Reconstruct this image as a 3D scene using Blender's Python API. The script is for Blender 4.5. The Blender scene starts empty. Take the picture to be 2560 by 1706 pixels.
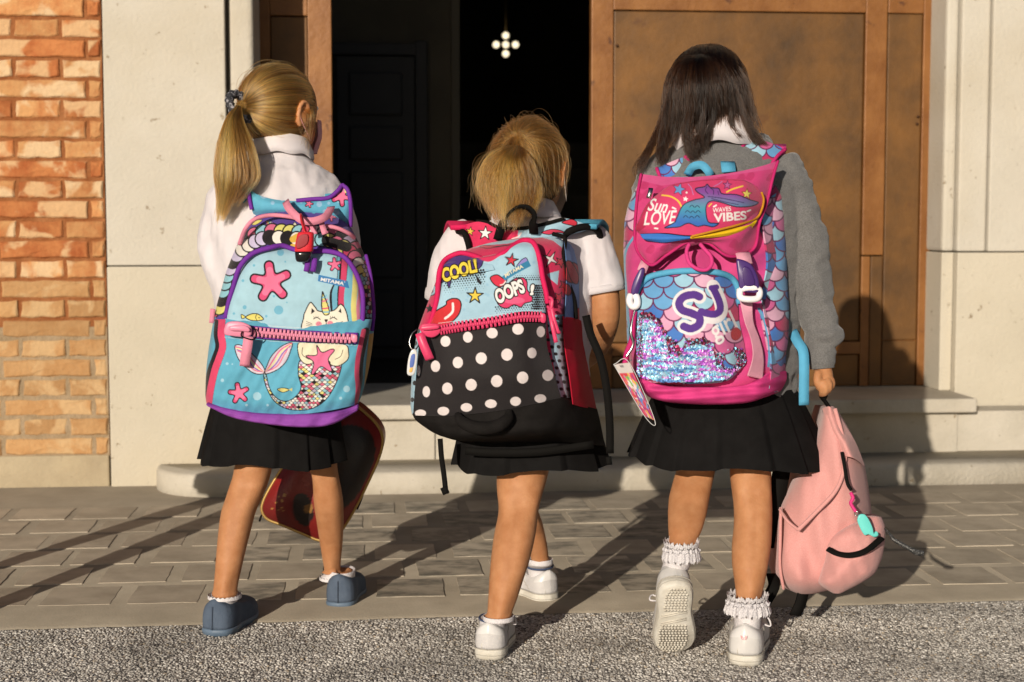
import bpy, bmesh, math, random
import numpy as np
from mathutils import Vector, Matrix, noise as mnoise

random.seed(7); RNG = np.random.default_rng(7)
rad = math.radians
sc = bpy.context.scene
COL = sc.collection

# ------------------------------------------------------------------ camera, sky, sun, exposure
PITCH, CAMH, FPX = rad(4.64), 0.85, 3971.0        # focal length in pixels of the 2560 px wide photo
cam = bpy.data.cameras.new('camera'); camo = bpy.data.objects.new('camera', cam); COL.objects.link(camo)
camo.location = (0, 0, CAMH); camo.rotation_euler = (math.pi/2 - PITCH, 0, 0)
cam.sensor_width = 36; cam.lens = FPX/2560*36; cam.clip_start = 0.05; cam.clip_end = 500
cam.dof.use_dof = True; cam.dof.focus_distance = 3.05; cam.dof.aperture_fstop = 5.6
sc.camera = camo
SUN_AZ, SUN_EL = rad(19.5), rad(13.9)             # light travels to +Y, turned towards +X
sdir = Vector((math.sin(SUN_AZ)*math.cos(SUN_EL), math.cos(SUN_AZ)*math.cos(SUN_EL), -math.sin(SUN_EL)))
world = bpy.data.worlds.new('World'); sc.world = world; world.use_nodes = True
wn = world.node_tree
sky = wn.nodes.new('ShaderNodeTexSky'); sky.sky_type = 'NISHITA'; sky.sun_disc = False; sky.air_density = .8
sky.sun_elevation = SUN_EL; sky.sun_rotation = math.pi + SUN_AZ
wn.links.new(sky.outputs[0], wn.nodes['Background'].inputs[0]); wn.nodes['Background'].inputs[1].default_value = 0.05
sl = bpy.data.lights.new('sun', 'SUN'); sl.energy = 5.0; sl.angle = rad(0.5); sl.color = (1.0, 0.895, 0.755)
so = bpy.data.objects.new('sun', sl); COL.objects.link(so); so.location = (-3, -8, 5)
so.rotation_euler = sdir.to_track_quat('-Z', 'Y').to_euler()
vs = sc.view_settings; vs.view_transform = 'Standard'; vs.look = 'None'; vs.exposure = 0.0; vs.gamma = 1.0; vs.use_curve_mapping = False
sc.render.engine = 'CYCLES'
sc.cycles.max_bounces = 5; sc.cycles.diffuse_bounces = 3; sc.cycles.use_adaptive_sampling = True; sc.cycles.adaptive_threshold = .02; sc.cycles.transparent_max_bounces = 8
sc.cycles.use_denoising = True
try: sc.cycles_curves.shape = 'RIBBONS'
except Exception: pass

# ------------------------------------------------------------------ coordinates
_f = Vector((0, math.cos(PITCH), -math.sin(PITCH))); _u = Vector((0, math.sin(PITCH), math.cos(PITCH))); _r = Vector((1, 0, 0))
CAMP = Vector((0, 0, CAMH))
def ray(x, y): return _r*((x-1280)/FPX) - _u*((y-853)/FPX) + _f
def PY(x, y, Y):
    r = ray(x, y); return CAMP + r*(Y/r.y)
def PZ(x, y, z):
    r = ray(x, y); return CAMP + r*((z-CAMH)/r.z)
CROPS = dict(P=(0,0,1), D=(0,0,2560/2353), R1=(460,100,540/1411), R2=(480,480,500/1265), R3=(440,1040,560/1463), R4=(1000,260,600/1882),
  R5=(1000,560,580/1516), R6=(1060,1060,500/1214), Z1=(1540,80,600/1882), Z2=(1520,380,600/1344), Z3=(1500,960,840/1766))
def cp(c, x, y):
    a, b, s = CROPS[c]; return a+x*s, b+y*s
def C3(c, x, y, Y): return PY(*cp(c, x, y), Y)
def C3a(c, X, Yp, W):                               # arrays
    a, b, s = CROPS[c]; x = a+np.asarray(X)*s; y = b+np.asarray(Yp)*s; W = np.asarray(W)
    rx = (x-1280)/FPX; v = -(y-853)/FPX
    ry = v*_u.y + _f.y; rz = v*_u.z + _f.z; t = W/ry
    return np.stack([rx*t, W+0*x, CAMH+rz*t], -1)
def mpx(Y, c='P'): return CROPS[c][2]*Y/FPX         # metres per crop pixel

# ------------------------------------------------------------------ materials
MATS = {}
def lin(c):
    return tuple(((v/255)/12.92 if v/255 <= .04045 else ((v/255+.055)/1.055)**2.4) for v in c[:3])
def mat(name, col, rough=.6, col2=None, scale=20, detail=5, bump=0, bscale=None, metal=0, spec=.4, sheen=0, weave=0, lo=.35, hi=.65, sss=0, coat=0, objrand=0, stretch=None):
    """noise-mixed principled material with bump; weave = fine cloth relief (threads per metre)"""
    if name in MATS: return MATS[name]
    m = bpy.data.materials.new(name); m.use_nodes = True; MATS[name] = m
    nt = m.node_tree; N, L = nt.nodes, nt.links; b = N['Principled BSDF']
    b.inputs['Roughness'].default_value = rough; b.inputs['Metallic'].default_value = metal
    b.inputs['Specular IOR Level'].default_value = spec
    if sheen: b.inputs['Sheen Weight'].default_value = sheen
    if sss:
        b.inputs['Subsurface Weight'].default_value = sss; b.inputs['Subsurface Radius'].default_value = (1, .35, .2); b.inputs['Subsurface Scale'].default_value = .006
    if coat: b.inputs['Coat Weight'].default_value = coat
    tc = N.new('ShaderNodeTexCoord'); src = tc.outputs['Object']
    if stretch:
        mp = N.new('ShaderNodeMapping'); mp.inputs['Scale'].default_value = stretch; L.new(src, mp.inputs[0]); src = mp.outputs[0]
    if col2 is None: b.inputs['Base Color'].default_value = (*col, 1); out = None
    else:
        n = N.new('ShaderNodeTexNoise'); n.inputs['Scale'].default_value = scale; n.inputs['Detail'].default_value = detail; n.inputs['Roughness'].default_value = .62
        L.new(src, n.inputs['Vector'])
        r = N.new('ShaderNodeValToRGB'); r.color_ramp.elements[0].position = lo; r.color_ramp.elements[1].position = hi
        r.color_ramp.elements[0].color = (*col, 1); r.color_ramp.elements[1].color = (*col2, 1)
        L.new(n.outputs['Fac'], r.inputs[0]); out = r.outputs[0]
        if objrand:
            oi = N.new('ShaderNodeObjectInfo'); hs = N.new('ShaderNodeHueSaturation')
            mr = N.new('ShaderNodeMapRange'); mr.inputs['To Min'].default_value = 1-objrand; mr.inputs['To Max'].default_value = 1+objrand
            L.new(oi.outputs['Random'], mr.inputs[0]); L.new(mr.outputs[0], hs.inputs['Value']); L.new(out, hs.inputs['Color']); out = hs.outputs[0]
            ad = N.new('ShaderNodeVectorMath'); ad.operation = 'ADD'
            sc_ = N.new('ShaderNodeMath'); sc_.operation = 'MULTIPLY'; sc_.inputs[1].default_value = 37.0
            L.new(oi.outputs['Random'], sc_.inputs[0]); L.new(src, ad.inputs[0]); L.new(sc_.outputs[0], ad.inputs[1]); L.new(ad.outputs[0], n.inputs['Vector'])
        L.new(out, b.inputs['Base Color'])
    if bump or weave:
        bp = N.new('ShaderNodeBump'); bp.inputs['Distance'].default_value = .01; bp.inputs['Strength'].default_value = max(bump, .001)
        n2 = N.new('ShaderNodeTexNoise'); n2.inputs['Scale'].default_value = bscale or scale*3; n2.inputs['Detail'].default_value = 6
        L.new(src, n2.inputs['Vector']); L.new(n2.outputs['Fac'], bp.inputs['Height'])
        last = bp
        if weave:
            w = N.new('ShaderNodeTexNoise'); w.inputs['Scale'].default_value = weave; w.inputs['Detail'].default_value = 2; L.new(src, w.inputs['Vector'])
            b2 = N.new('ShaderNodeBump'); b2.inputs['Distance'].default_value = .002; b2.inputs['Strength'].default_value = .35
            L.new(w.outputs['Fac'], b2.inputs['Height']); L.new(bp.outputs[0], b2.inputs['Normal']); last = b2
        L.new(last.outputs[0], b.inputs['Normal'])
    return m
def vcol_mat(name, rough=.7, weave=900, spec=.25, sheen=.15, metal=0):
    if name in MATS: return MATS[name]
    m = mat(name, (.5,.5,.5), rough, bump=.12, bscale=40, weave=weave, spec=spec, sheen=sheen, metal=metal)
    N, L = m.node_tree.nodes, m.node_tree.links
    a = N.new('ShaderNodeAttribute'); a.attribute_name = 'Col'
    tc = N.new('ShaderNodeTexCoord'); n = N.new('ShaderNodeTexNoise'); n.inputs['Scale'].default_value = 60; n.inputs['Detail'].default_value = 6; L.new(tc.outputs['Object'], n.inputs['Vector'])
    mr = N.new('ShaderNodeMapRange'); mr.inputs['To Min'].default_value = .82; mr.inputs['To Max'].default_value = 1.1; L.new(n.outputs['Fac'], mr.inputs[0])
    mu = N.new('ShaderNodeVectorMath'); mu.operation = 'SCALE'; L.new(a.outputs['Color'], mu.inputs[0]); L.new(mr.outputs[0], mu.inputs['Scale'])
    L.new(mu.outputs[0], N['Principled BSDF'].inputs['Base Color'])
    return m
def hair_mat(name, col, rough=.3, var=.25, ior=1.5):
    m = bpy.data.materials.new(name); m.use_nodes = True; N, L = m.node_tree.nodes, m.node_tree.links
    N.remove(N['Principled BSDF'])
    h = N.new('ShaderNodeBsdfHairPrincipled'); h.parametrization = 'COLOR'
    h.inputs['Color'].default_value = (*col, 1); h.inputs['Roughness'].default_value = rough; h.inputs['Radial Roughness'].default_value = .4; h.inputs['IOR'].default_value = ior
    hi = N.new('ShaderNodeHairInfo'); hs = N.new('ShaderNodeHueSaturation'); hs.inputs['Color'].default_value = (*col, 1)
    mr = N.new('ShaderNodeMapRange'); mr.inputs['To Min'].default_value = 1-var; mr.inputs['To Max'].default_value = 1+var
    ta = N.new('ShaderNodeAttribute'); ta.attribute_name = 'tone'; mm = N.new('ShaderNodeMath'); mm.operation = 'MULTIPLY'
    L.new(hi.outputs['Random'], mr.inputs[0]); L.new(mr.outputs[0], mm.inputs[0]); L.new(ta.outputs['Fac'], mm.inputs[1]); L.new(mm.outputs[0], hs.inputs['Value']); L.new(hs.outputs[0], h.inputs['Color'])
    L.new(h.outputs[0], N['Material Output'].inputs[0])
    return m

# ------------------------------------------------------------------ objects
def thing(name, label, cat, loc=(0,0,0), rotz=0, group=None):
    o = bpy.data.objects.new(name, None); COL.objects.link(o); o.location = loc; o.rotation_euler = (0,0,rotz)
    o.empty_display_size = .05; o['label'] = label; o['category'] = cat; o['kind'] = 'thing'
    if group: o['group'] = group
    return o
def tag(o, label, cat, group=None):
    o['label'] = label; o['category'] = cat; o['kind'] = 'thing'
    if group: o['group'] = group
    return o
def pmat(p):
    if p is None: return Matrix()
    m = Matrix.Translation(p.location) @ Matrix.Rotation(p.rotation_euler.z, 4, 'Z')
    return (pmat(p.parent) @ m) if p.parent else m
def mobj(name, verts, faces, m, parent=None, smooth=True, world_space=True, cols=None, kind=None, label=None):
    me = bpy.data.meshes.new(name)
    verts = np.asarray([tuple(v) for v in verts] if not isinstance(verts, np.ndarray) else verts, dtype=np.float64)
    arrs, ngons = ([faces], []) if isinstance(faces, np.ndarray) else (faces['arrays'], faces['ngons']) if isinstance(faces, dict) else ([], faces)
    ln = np.concatenate([np.full(len(q), q.shape[1], np.int32) for q in arrs]+[np.array([len(f) for f in ngons], np.int32)]).astype(np.int32)
    lp_ = np.concatenate([q.ravel() for q in arrs]+[np.array([i for f in ngons for i in f], np.int32)]).astype(np.int32)
    me.vertices.add(len(verts)); me.vertices.foreach_set('co', verts.astype(np.float32).ravel()); me.loops.add(len(lp_)); me.loops.foreach_set('vertex_index', lp_)
    me.polygons.add(len(ln)); me.polygons.foreach_set('loop_start', np.concatenate([[0],np.cumsum(ln)[:-1]]).astype(np.int32)); me.update(calc_edges=True); me.validate()
    if smooth: me.polygons.foreach_set('use_smooth', [True]*len(me.polygons))
    if cols is not None:
        a = me.color_attributes.new('Col', 'FLOAT_COLOR', 'POINT')
        c4 = np.ones((len(verts), 4), np.float32); c4[:, :3] = cols; a.data.foreach_set('color', c4.ravel())
    return link(name, me, m, parent, world_space, kind, label)
def link(name, me, m, parent=None, world_space=True, kind=None, label=None):
    o = bpy.data.objects.new(name, me); COL.objects.link(o)
    if m is not None and not me.materials: me.materials.append(m)
    if parent is not None:
        o.parent = parent
        if world_space:
            o.matrix_parent_inverse = pmat(parent).inverted() if not parent.data else pmat_any(parent).inverted()
    if kind: o['kind'] = kind
    if label: o['label'] = label
    return o
def pmat_any(p):
    # meshes made in world space sit at identity in the world
    m = p.matrix_parent_inverse @ p.matrix_basis
    if p.parent: m = (pmat(p.parent) if not p.parent.data else pmat_any(p.parent)) @ m
    return m
def ringf(nr, n, cap0=True, cap1=True, closed=True):
    F = []
    for i in range(nr-1):
        for j in range(n if closed else n-1):
            k = (j+1) % n; F.append((i*n+j, i*n+k, (i+1)*n+k, (i+1)*n+j))
    if closed and cap0: F.append(tuple(range(n-1, -1, -1)))
    if closed and cap1: F.append(tuple((nr-1)*n+j for j in range(n)))
    return F
def loft(rings, cap0=True, cap1=True):
    n = len(rings[0]); V = [tuple(p) for r in rings for p in r]; return V, ringf(len(rings), n, cap0, cap1)
def ell(c, rx, ry, n=24, tilt=0, z=0):
    return [Vector((c[0]+rx*math.cos(a), c[1]+ry*math.sin(a), c[2]+z+tilt*math.sin(a))) for a in [2*math.pi*i/n for i in range(n)]]
def smooth_path(pts, n):
    pts = np.asarray([tuple(p) for p in pts], float)
    if len(pts) == 2: t = np.linspace(0,1,n)[:,None]; return pts[0]*(1-t)+pts[1]*t
    P_ = np.vstack([2*pts[0]-pts[1], pts, 2*pts[-1]-pts[-2]]); k = len(pts)-1
    out = []
    for s in np.linspace(0, k-1e-9, n):
        i = int(s); t = s-i; p0,p1,p2,p3 = P_[i:i+4]
        out.append(.5*((2*p1)+(p2-p0)*t+(2*p0-5*p1+4*p2-p3)*t*t+(3*p1-p0-3*p2+p3)*t**3))
    return np.array(out)
def tube_vf(pts, r, n=10, flat=1.0, up=None, cap=True):
    """sweep; r scalar or list; flat scales the second axis"""
    pts = [Vector(p) for p in pts]; V = []; m = len(pts)
    rs = r if hasattr(r, '__len__') else [r]*m
    prev = None
    for i, p in enumerate(pts):
        t = (pts[min(i+1,m-1)]-pts[max(i-1,0)]); t = t.normalized() if t.length > 1e-9 else Vector((0,0,1))
        if up is not None: a = Vector(up)
        elif prev is None: a = Vector((1,0,0)) if abs(t.x) < .8 else Vector((0,1,0))
        else: a = prev
        a = (a - t*a.dot(t)); a = a.normalized() if a.length > 1e-6 else t.orthogonal().normalized()
        prev = a; b = t.cross(a)
        for j in range(n):
            th = 2*math.pi*j/n; V.append(p + a*(rs[i]*math.cos(th)) + b*(rs[i]*flat*math.sin(th)))
    return V, ringf(m, n, cap, cap)
def tube(name, pts, r, m, parent=None, n=10, res=None, flat=1.0, up=None, **k):
    if res: pts = smooth_path(pts, res)
    if hasattr(r, '__len__') and len(r) != len(pts): r = np.interp(np.linspace(0,1,len(pts)), np.linspace(0,1,len(r)), r)
    V, F = tube_vf(pts, r, n, flat, up); return mobj(name, V, F, m, parent, **k)
def ribbon(name, pts, side, w, th, m, parent=None, res=None, **k):
    """webbing strap: rectangular sweep, side = direction across"""
    if res: pts = smooth_path(pts, res)
    pts = [Vector(p) for p in pts]; V = []; n = len(pts)
    for i, p in enumerate(pts):
        t = (pts[min(i+1,n-1)]-pts[max(i-1,0)]).normalized(); a = t.cross(Vector((0,1,0))) if side is None else Vector(side(i/(n-1)) if callable(side) else side); a = (a-t*a.dot(t)).normalized(); b = t.cross(a)
        for sx, sy in ((-1,-1),(1,-1),(1,1),(-1,1)): V.append(p + a*(sx*w/2) + b*(sy*th/2))
    return mobj(name, V, ringf(n, 4), m, parent, smooth=False, **k)
def box_vf(x0,x1,y0,y1,z0,z1):
    V = [(x,y,z) for z in (z0,z1) for y in (y0,y1) for x in (x0,x1)]
    return V, [(0,2,3,1),(4,5,7,6),(0,1,5,4),(2,6,7,3),(0,4,6,2),(1,3,7,5)]
def box(name, x0,x1,y0,y1,z0,z1, m, parent=None, bev=.003, world_space=False, seg=2, jit=0, **k):
    bm = bmesh.new(); V, F = box_vf(x0,x1,y0,y1,z0,z1); vs_ = [bm.verts.new(v) for v in V]
    for f in F: bm.faces.new([vs_[i] for i in f])
    if bev: bmesh.ops.bevel(bm, geom=bm.edges[:], offset=bev, segments=seg, profile=.6, affect='EDGES')
    if jit:
        for v in bm.verts: v.co += Vector((random.uniform(-jit,jit), random.uniform(-jit,jit), random.uniform(-jit,jit)))
    me = bpy.data.meshes.new(name); bm.to_mesh(me); bm.free()
    return link(name, me, m, parent, world_space, **k)
def merge(parts):
    V, F = [], []
    for v, f in parts:
        o = len(V); V += [tuple(p) for p in v]; F += [tuple(i+o for i in q) for q in f]
    return V, F
def ellipsoid(c, R, rot=None, nu=24, nv=16):
    V = []
    for i in range(nv+1):
        th = math.pi*i/nv
        for j in range(nu):
            ph = 2*math.pi*j/nu; p = Vector((R[0]*math.sin(th)*math.cos(ph), R[1]*math.sin(th)*math.sin(ph), R[2]*math.cos(th)))
            if rot is not None: p = rot @ p
            V.append(Vector(c)+p)
    return V, ringf(nv+1, nu, False, False)
def remesh(name, parts, voxel, m, parent, iters=8):
    V, F = merge(parts); me = bpy.data.meshes.new(name); me.from_pydata(V, [], F); me.update()
    o = bpy.data.objects.new(name, me); COL.objects.link(o)
    r = o.modifiers.new('r', 'REMESH'); r.mode = 'VOXEL'; r.voxel_size = voxel; r.use_smooth_shade = True
    s = o.modifiers.new('s', 'SMOOTH'); s.factor = .5; s.iterations = iters
    dg = bpy.context.evaluated_depsgraph_get(); ev = bpy.data.meshes.new_from_object(o.evaluated_get(dg))
    bpy.data.objects.remove(o); bpy.data.meshes.remove(me); ev.name = name
    ev.polygons.foreach_set('use_smooth', [True]*len(ev.polygons)); ev.materials.clear()
    return link(name, ev, m, parent)

# ------------------------------------------------------------------ printing on cloth: a small painter, read out per vertex
def curve2(pts, n=8, closed=True):
    pts = np.asarray(pts, float); k = len(pts); out = []
    for i in range(k if closed else k-1):
        g = (lambda q: pts[q % k]) if closed else (lambda q: pts[min(max(q,0),k-1)])
        p0,p1,p2,p3 = g(i-1),g(i),g(i+1),g(i+2)
        for t in np.linspace(0,1,n,endpoint=False): out.append(.5*((2*p1)+(p2-p0)*t+(2*p0-5*p1+4*p2-p3)*t*t+(3*p1-p0-3*p2+p3)*t**3))
    if not closed: out.append(pts[-1])
    return np.array(out)
def text_tris(s, bold=0):
    cu = bpy.data.curves.new('glyphs', 'FONT'); cu.body = s; cu.offset = bold; o = bpy.data.objects.new('glyphs', cu); COL.objects.link(o)
    me = o.evaluated_get(bpy.context.evaluated_depsgraph_get()).to_mesh(); me.calc_loop_triangles()
    v = np.array([p.co[:2] for p in me.vertices]); t = [tuple(q.vertices) for q in me.loop_triangles]
    o.evaluated_get(bpy.context.evaluated_depsgraph_get()).to_mesh_clear(); bpy.data.objects.remove(o); bpy.data.curves.remove(cu)
    return v, t
PRN = .70                                            # printed inks: photo tone -> reflectance under this sun
class Cv:
    def __init__(s, w, h, bg): s.w, s.h = int(w), int(h); s.a = np.zeros((s.h, s.w, 3), np.float32); s.a[:] = lin(bg)
    def bb(s, pts, pad=2):
        x0 = int(max(0, pts[:,0].min()-pad)); x1 = int(min(s.w, pts[:,0].max()+pad+1)); y0 = int(max(0, pts[:,1].min()-pad)); y1 = int(min(s.h, pts[:,1].max()+pad+1)); return x0,x1,y0,y1
    def inside(s, pts):
        pts = np.asarray(pts, float); x0,x1,y0,y1 = s.bb(pts)
        if x1 <= x0 or y1 <= y0: return None
        gx = (np.arange(x0,x1)+.5)[None,:]; gy = (np.arange(y0,y1)+.5)[:,None]; m = np.zeros((y1-y0, x1-x0), bool)
        for (ax,ay),(bx,by) in zip(pts, np.roll(pts,-1,0)):
            if ay == by: continue
            c = (ay > gy) != (by > gy); m ^= c & (gx < (bx-ax)*(gy-ay)/(by-ay)+ax)
        return x0,x1,y0,y1,m
    def poly(s, pts, col, clip=None):
        r = s.inside(pts)
        if r is None: return s
        x0,x1,y0,y1,m = r
        if clip is not None: m = m & clip[y0:y1,x0:x1]
        s.a[y0:y1,x0:x1][m] = lin(col); return s
    def mask(s, pts):
        o = np.zeros((s.h,s.w), bool); r = s.inside(pts)
        if r: x0,x1,y0,y1,m = r; o[y0:y1,x0:x1] = m
        return o
    def shape(s, pts, col, out=None, ow=0, n=8, clip=None):
        c = curve2(pts, n); s.poly(c, col, clip)
        if out is not None: s.stroke(c, ow, out, True, clip=clip)
        return s
    def ellipse(s, x, y, rx, ry=None, col=(0,0,0), out=None, ow=0, rot=0, clip=None):
        ry = ry or rx; m = max(rx, ry)+ow; x0, x1, y0, y1 = int(max(0,x-m)), int(min(s.w,x+m+1)), int(max(0,y-m)), int(min(s.h,y+m+1))
        if x1 <= x0 or y1 <= y0: return s
        gx = (np.arange(x0,x1)+.5-x)[None,:]; gy = (np.arange(y0,y1)+.5-y)[:,None]; ca, sa = math.cos(rot), math.sin(rot); u, v = gx*ca+gy*sa, -gx*sa+gy*ca
        A = s.a[y0:y1,x0:x1]; cl = True if clip is None else clip[y0:y1,x0:x1]
        if out is not None: A[((u/(rx+ow/2))**2+(v/(ry+ow/2))**2 < 1) & cl] = lin(out)
        k = ow/2 if out is not None else 0; A[((u/max(rx-k,.1))**2+(v/max(ry-k,.1))**2 < 1) & cl] = lin(col)
        return s
    def stroke(s, pts, w, col, closed=False, clip=None):
        pts = np.asarray(pts, float); q = np.roll(pts,-1,0) if closed else pts[1:]; L = lin(col)
        for a, b in zip(pts, q):
            x0,x1,y0,y1 = s.bb(np.array([a,b]), w)
            if x1 <= x0 or y1 <= y0: continue
            gx = (np.arange(x0,x1)+.5)[None,:]; gy = (np.arange(y0,y1)+.5)[:,None]; d = b-a; l = max(d@d, 1e-9)
            t = np.clip(((gx-a[0])*d[0]+(gy-a[1])*d[1])/l, 0, 1); m = (gx-a[0]-t*d[0])**2+(gy-a[1]-t*d[1])**2 < (w/2)**2
            if clip is not None: m &= clip[y0:y1,x0:x1]
            s.a[y0:y1,x0:x1][m] = L
        return s
    def cline(s, pts, w, col, clip=None): return s.stroke(curve2(pts, 8, False), w, col, clip=clip)
    def star(s, x, y, r, col, n=5, rot=-90, inner=.42, out=None, ow=0):
        p = [(x+(r if i%2==0 else r*inner)*math.cos(rad(rot+i*180/n)), y+(r if i%2==0 else r*inner)*math.sin(rad(rot+i*180/n))) for i in range(2*n)]
        s.poly(np.array(p), col)
        if out is not None: s.stroke(p, ow, out, True)
        return s
    def starfish(s, x, y, r, rot=-95, col=(228,72,126), hi=(250,120,165), out=(20,10,20), ow=8):
        def pts(k):
            P_ = []
            for i in range(5):
                a = rad(rot+i*72); 
                for da, rr in ((-13,.93),(0,1.04),(13,.93),(36,.48)): P_.append((x+k*r*rr*math.cos(a+rad(da)), y+k*r*rr*math.sin(a+rad(da))))
            return P_
        s.shape(pts(1), col, out, ow, 5); s.shape(pts(.72), hi, n=5); return s
    def text(s, t, x, y, width, height, col, rot=0, shear=0, out=None, ow=0, bold=.02, arc=0):
        v, tr = text_tris(t, bold); v = v.copy(); mn, mx = v.min(0), v.max(0); v = (v-mn)/(mx-mn)
        u = v[:,0]; px = u*width + shear*v[:,1]*height; py = -v[:,1]*height - arc*4*u*(1-u)
        ca, sa = math.cos(rot), math.sin(rot); p = np.stack([x+px*ca-py*sa, y+px*sa+py*ca],-1); m = np.zeros((s.h,s.w), bool)
        for q in tr:
            r = s.inside(p[list(q)])
            if r: x0,x1,y0,y1,k = r; m[y0:y1,x0:x1] |= k
        if out is not None:
            k = int(ow); x0,x1,y0,y1 = s.bb(p, k+2); mm = m[y0:y1,x0:x1]; d = mm.copy()
            for dx in range(-k,k+1):
                for dy in range(-k,k+1):
                    if dx*dx+dy*dy <= k*k: d |= np.roll(np.roll(mm,dx,1),dy,0)
            s.a[y0:y1,x0:x1][d] = lin(out)
        s.a[m] = lin(col); return s
    def scales(s, x0,x1,y0,y1, r, cols, out, ow, rng, clip=None, rowk=.55, flip=False):
        row = 0; ys = np.arange(y0, y1, r*rowk*2*.9)
        for y in (ys[::-1] if not flip else ys):
            for x in np.arange(x0-(r if row%2 else 0), x1+r, 2*r*.97): s.ellipse(x, y, r, r, cols[rng.integers(len(cols))], out, ow, clip=clip)
            row += 1
        return s
    def sample(s, X, Y):
        a = s.a; b = (a+np.roll(a,1,0)+np.roll(a,-1,0)+np.roll(a,1,1)+np.roll(a,-1,1))/5
        xi = np.clip(X, 0, s.w-1).astype(int); yi = np.clip(Y, 0, s.h-1).astype(int); c = b[yi, xi]; g = (c@np.array([.3,.59,.11]))[...,None]
        return np.maximum(g+(c-g)*.93, 0)*PRN

def gridf(nv, nu):
    i = np.arange(nv-1)[:,None]*nu; j = np.arange(nu-1)[None,:]; a = (i+j).ravel()
    return np.stack([a, a+nu, a+nu+1, a+1], -1)
def sm(a, k):
    for _ in range(k): a = np.concatenate([a[:1], (a[:-2]+2*a[1:-1]+a[2:])/4, a[-1:]])
    return a
def close_back(V, F, nv, nu, dY, shrink=1.0):
    """rim + back for an open grid so that it has real depth"""
    idx = [j for j in range(nu)] + [i*nu+nu-1 for i in range(1,nv)] + [(nv-1)*nu+j for j in range(nu-2,-1,-1)] + [i*nu for i in range(nv-2,0,-1)]
    o = len(V); B = V[idx].copy(); c = B.mean(0); B = c+(B-c)*np.array([shrink,1,shrink]); B[:,1] = V[idx][:,1]+dY; n = len(idx)
    F2 = dict(arrays=[F], ngons=[(idx[k], idx[(k+1)%n], o+(k+1)%n, o+k) for k in range(n)] + [tuple(o+k for k in range(n))])
    return np.vstack([V,B]), F2, idx
def rows_sheet(name, crop, rows, m, parent, step=4, n=3.0, sag=None, extra=None, canvas=None, back=.1, smoothk=6, shrink=.95, label=None):
    """puffy panel: rows of (y, xl, xr, Yc, Ye) in crop px and metres"""
    R = np.array(rows, float); H = R[-1,0]-R[0,0]; nv = max(12, int(H/step)); nu = max(12, int((R[:,2]-R[:,1]).max()/step))
    y = np.linspace(R[0,0], R[-1,0], nv); k = int(smoothk*nv/60)+1
    g = [sm(np.interp(y, R[:,0], R[:,i]), k*2) for i in (1,2,3,4)]
    s = np.linspace(-1,1,nu); c = np.sign(s)*(1-(1-np.abs(s))**1.35); e = 1-(1-np.abs(c)**n)**(1/n)
    X = (g[0]+g[1])[:,None]/2 + (g[1]-g[0])[:,None]/2*c[None,:]; Yp = np.repeat(y[:,None], nu, 1)
    if sag is not None: Yp = Yp + sag(y)[:,None]*(1-c[None,:]**2)
    W = g[2][:,None] + (g[3]-g[2])[:,None]*e[None,:]
    if extra is not None: W = W + extra(X, Yp)
    V = C3a(crop, X, Yp, W).reshape(-1,3); F = gridf(nv, nu); cols = canvas.sample(X.ravel(), Yp.ravel()) if canvas is not None else None
    if back:
        V, F, idx = close_back(V, F, nv, nu, back, shrink)
        if cols is not None: cols = np.vstack([cols, cols[idx]])
    return mobj(name, V, F, m, parent, cols=cols, label=label)
def ctrl_sheet(name, crop, ctrl, m, parent, step=4, canvas=None, back=.02, extra=None, shrink=1.0, label=None, nuv=None):
    """smooth sheet through a grid of (x, y, Y) control points"""
    C = np.array(ctrl, float); a, b, _ = C.shape
    Hh = np.abs(np.diff(C[:,:,:2],axis=0)).sum(2).sum(0).max(); Ww = np.abs(np.diff(C[:,:,:2],axis=1)).sum(2).sum(1).max()
    nv, nu = nuv or (max(8,int(Hh/step)), max(8,int(Ww/step)))
    T = np.array([smooth_path(C[i], nu) for i in range(a)]); T = np.array([smooth_path(T[:,j], nv) for j in range(nu)]).transpose(1,0,2)
    X, Yp, W = T[:,:,0], T[:,:,1], T[:,:,2]
    if extra is not None: W = W + extra(X, Yp)
    V = C3a(crop, X, Yp, W).reshape(-1,3); F = gridf(nv, nu); cols = canvas.sample(X.ravel(), Yp.ravel()) if canvas is not None else None
    if back:
        V, F, idx = close_back(V, F, nv, nu, back, shrink)
        if cols is not None: cols = np.vstack([cols, cols[idx]])
    return mobj(name, V, F, m, parent, cols=cols, label=label)
def folds(a, f, ang, seed=0, f2=.7):
    """soft cloth folds as a depth offset in metres over crop px"""
    ca, sa = math.cos(ang), math.sin(ang)
    def fn(X, Y):
        u = X*ca+Y*sa; v = -X*sa+Y*ca
        return a*(np.sin(u*f+1.7*np.sin(v*f*.31+seed)+seed)*(.55+.45*np.sin(v*f*.23+2*seed)) + .5*np.sin(u*f*2.3+v*f*f2+seed*3))
    return fn
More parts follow.
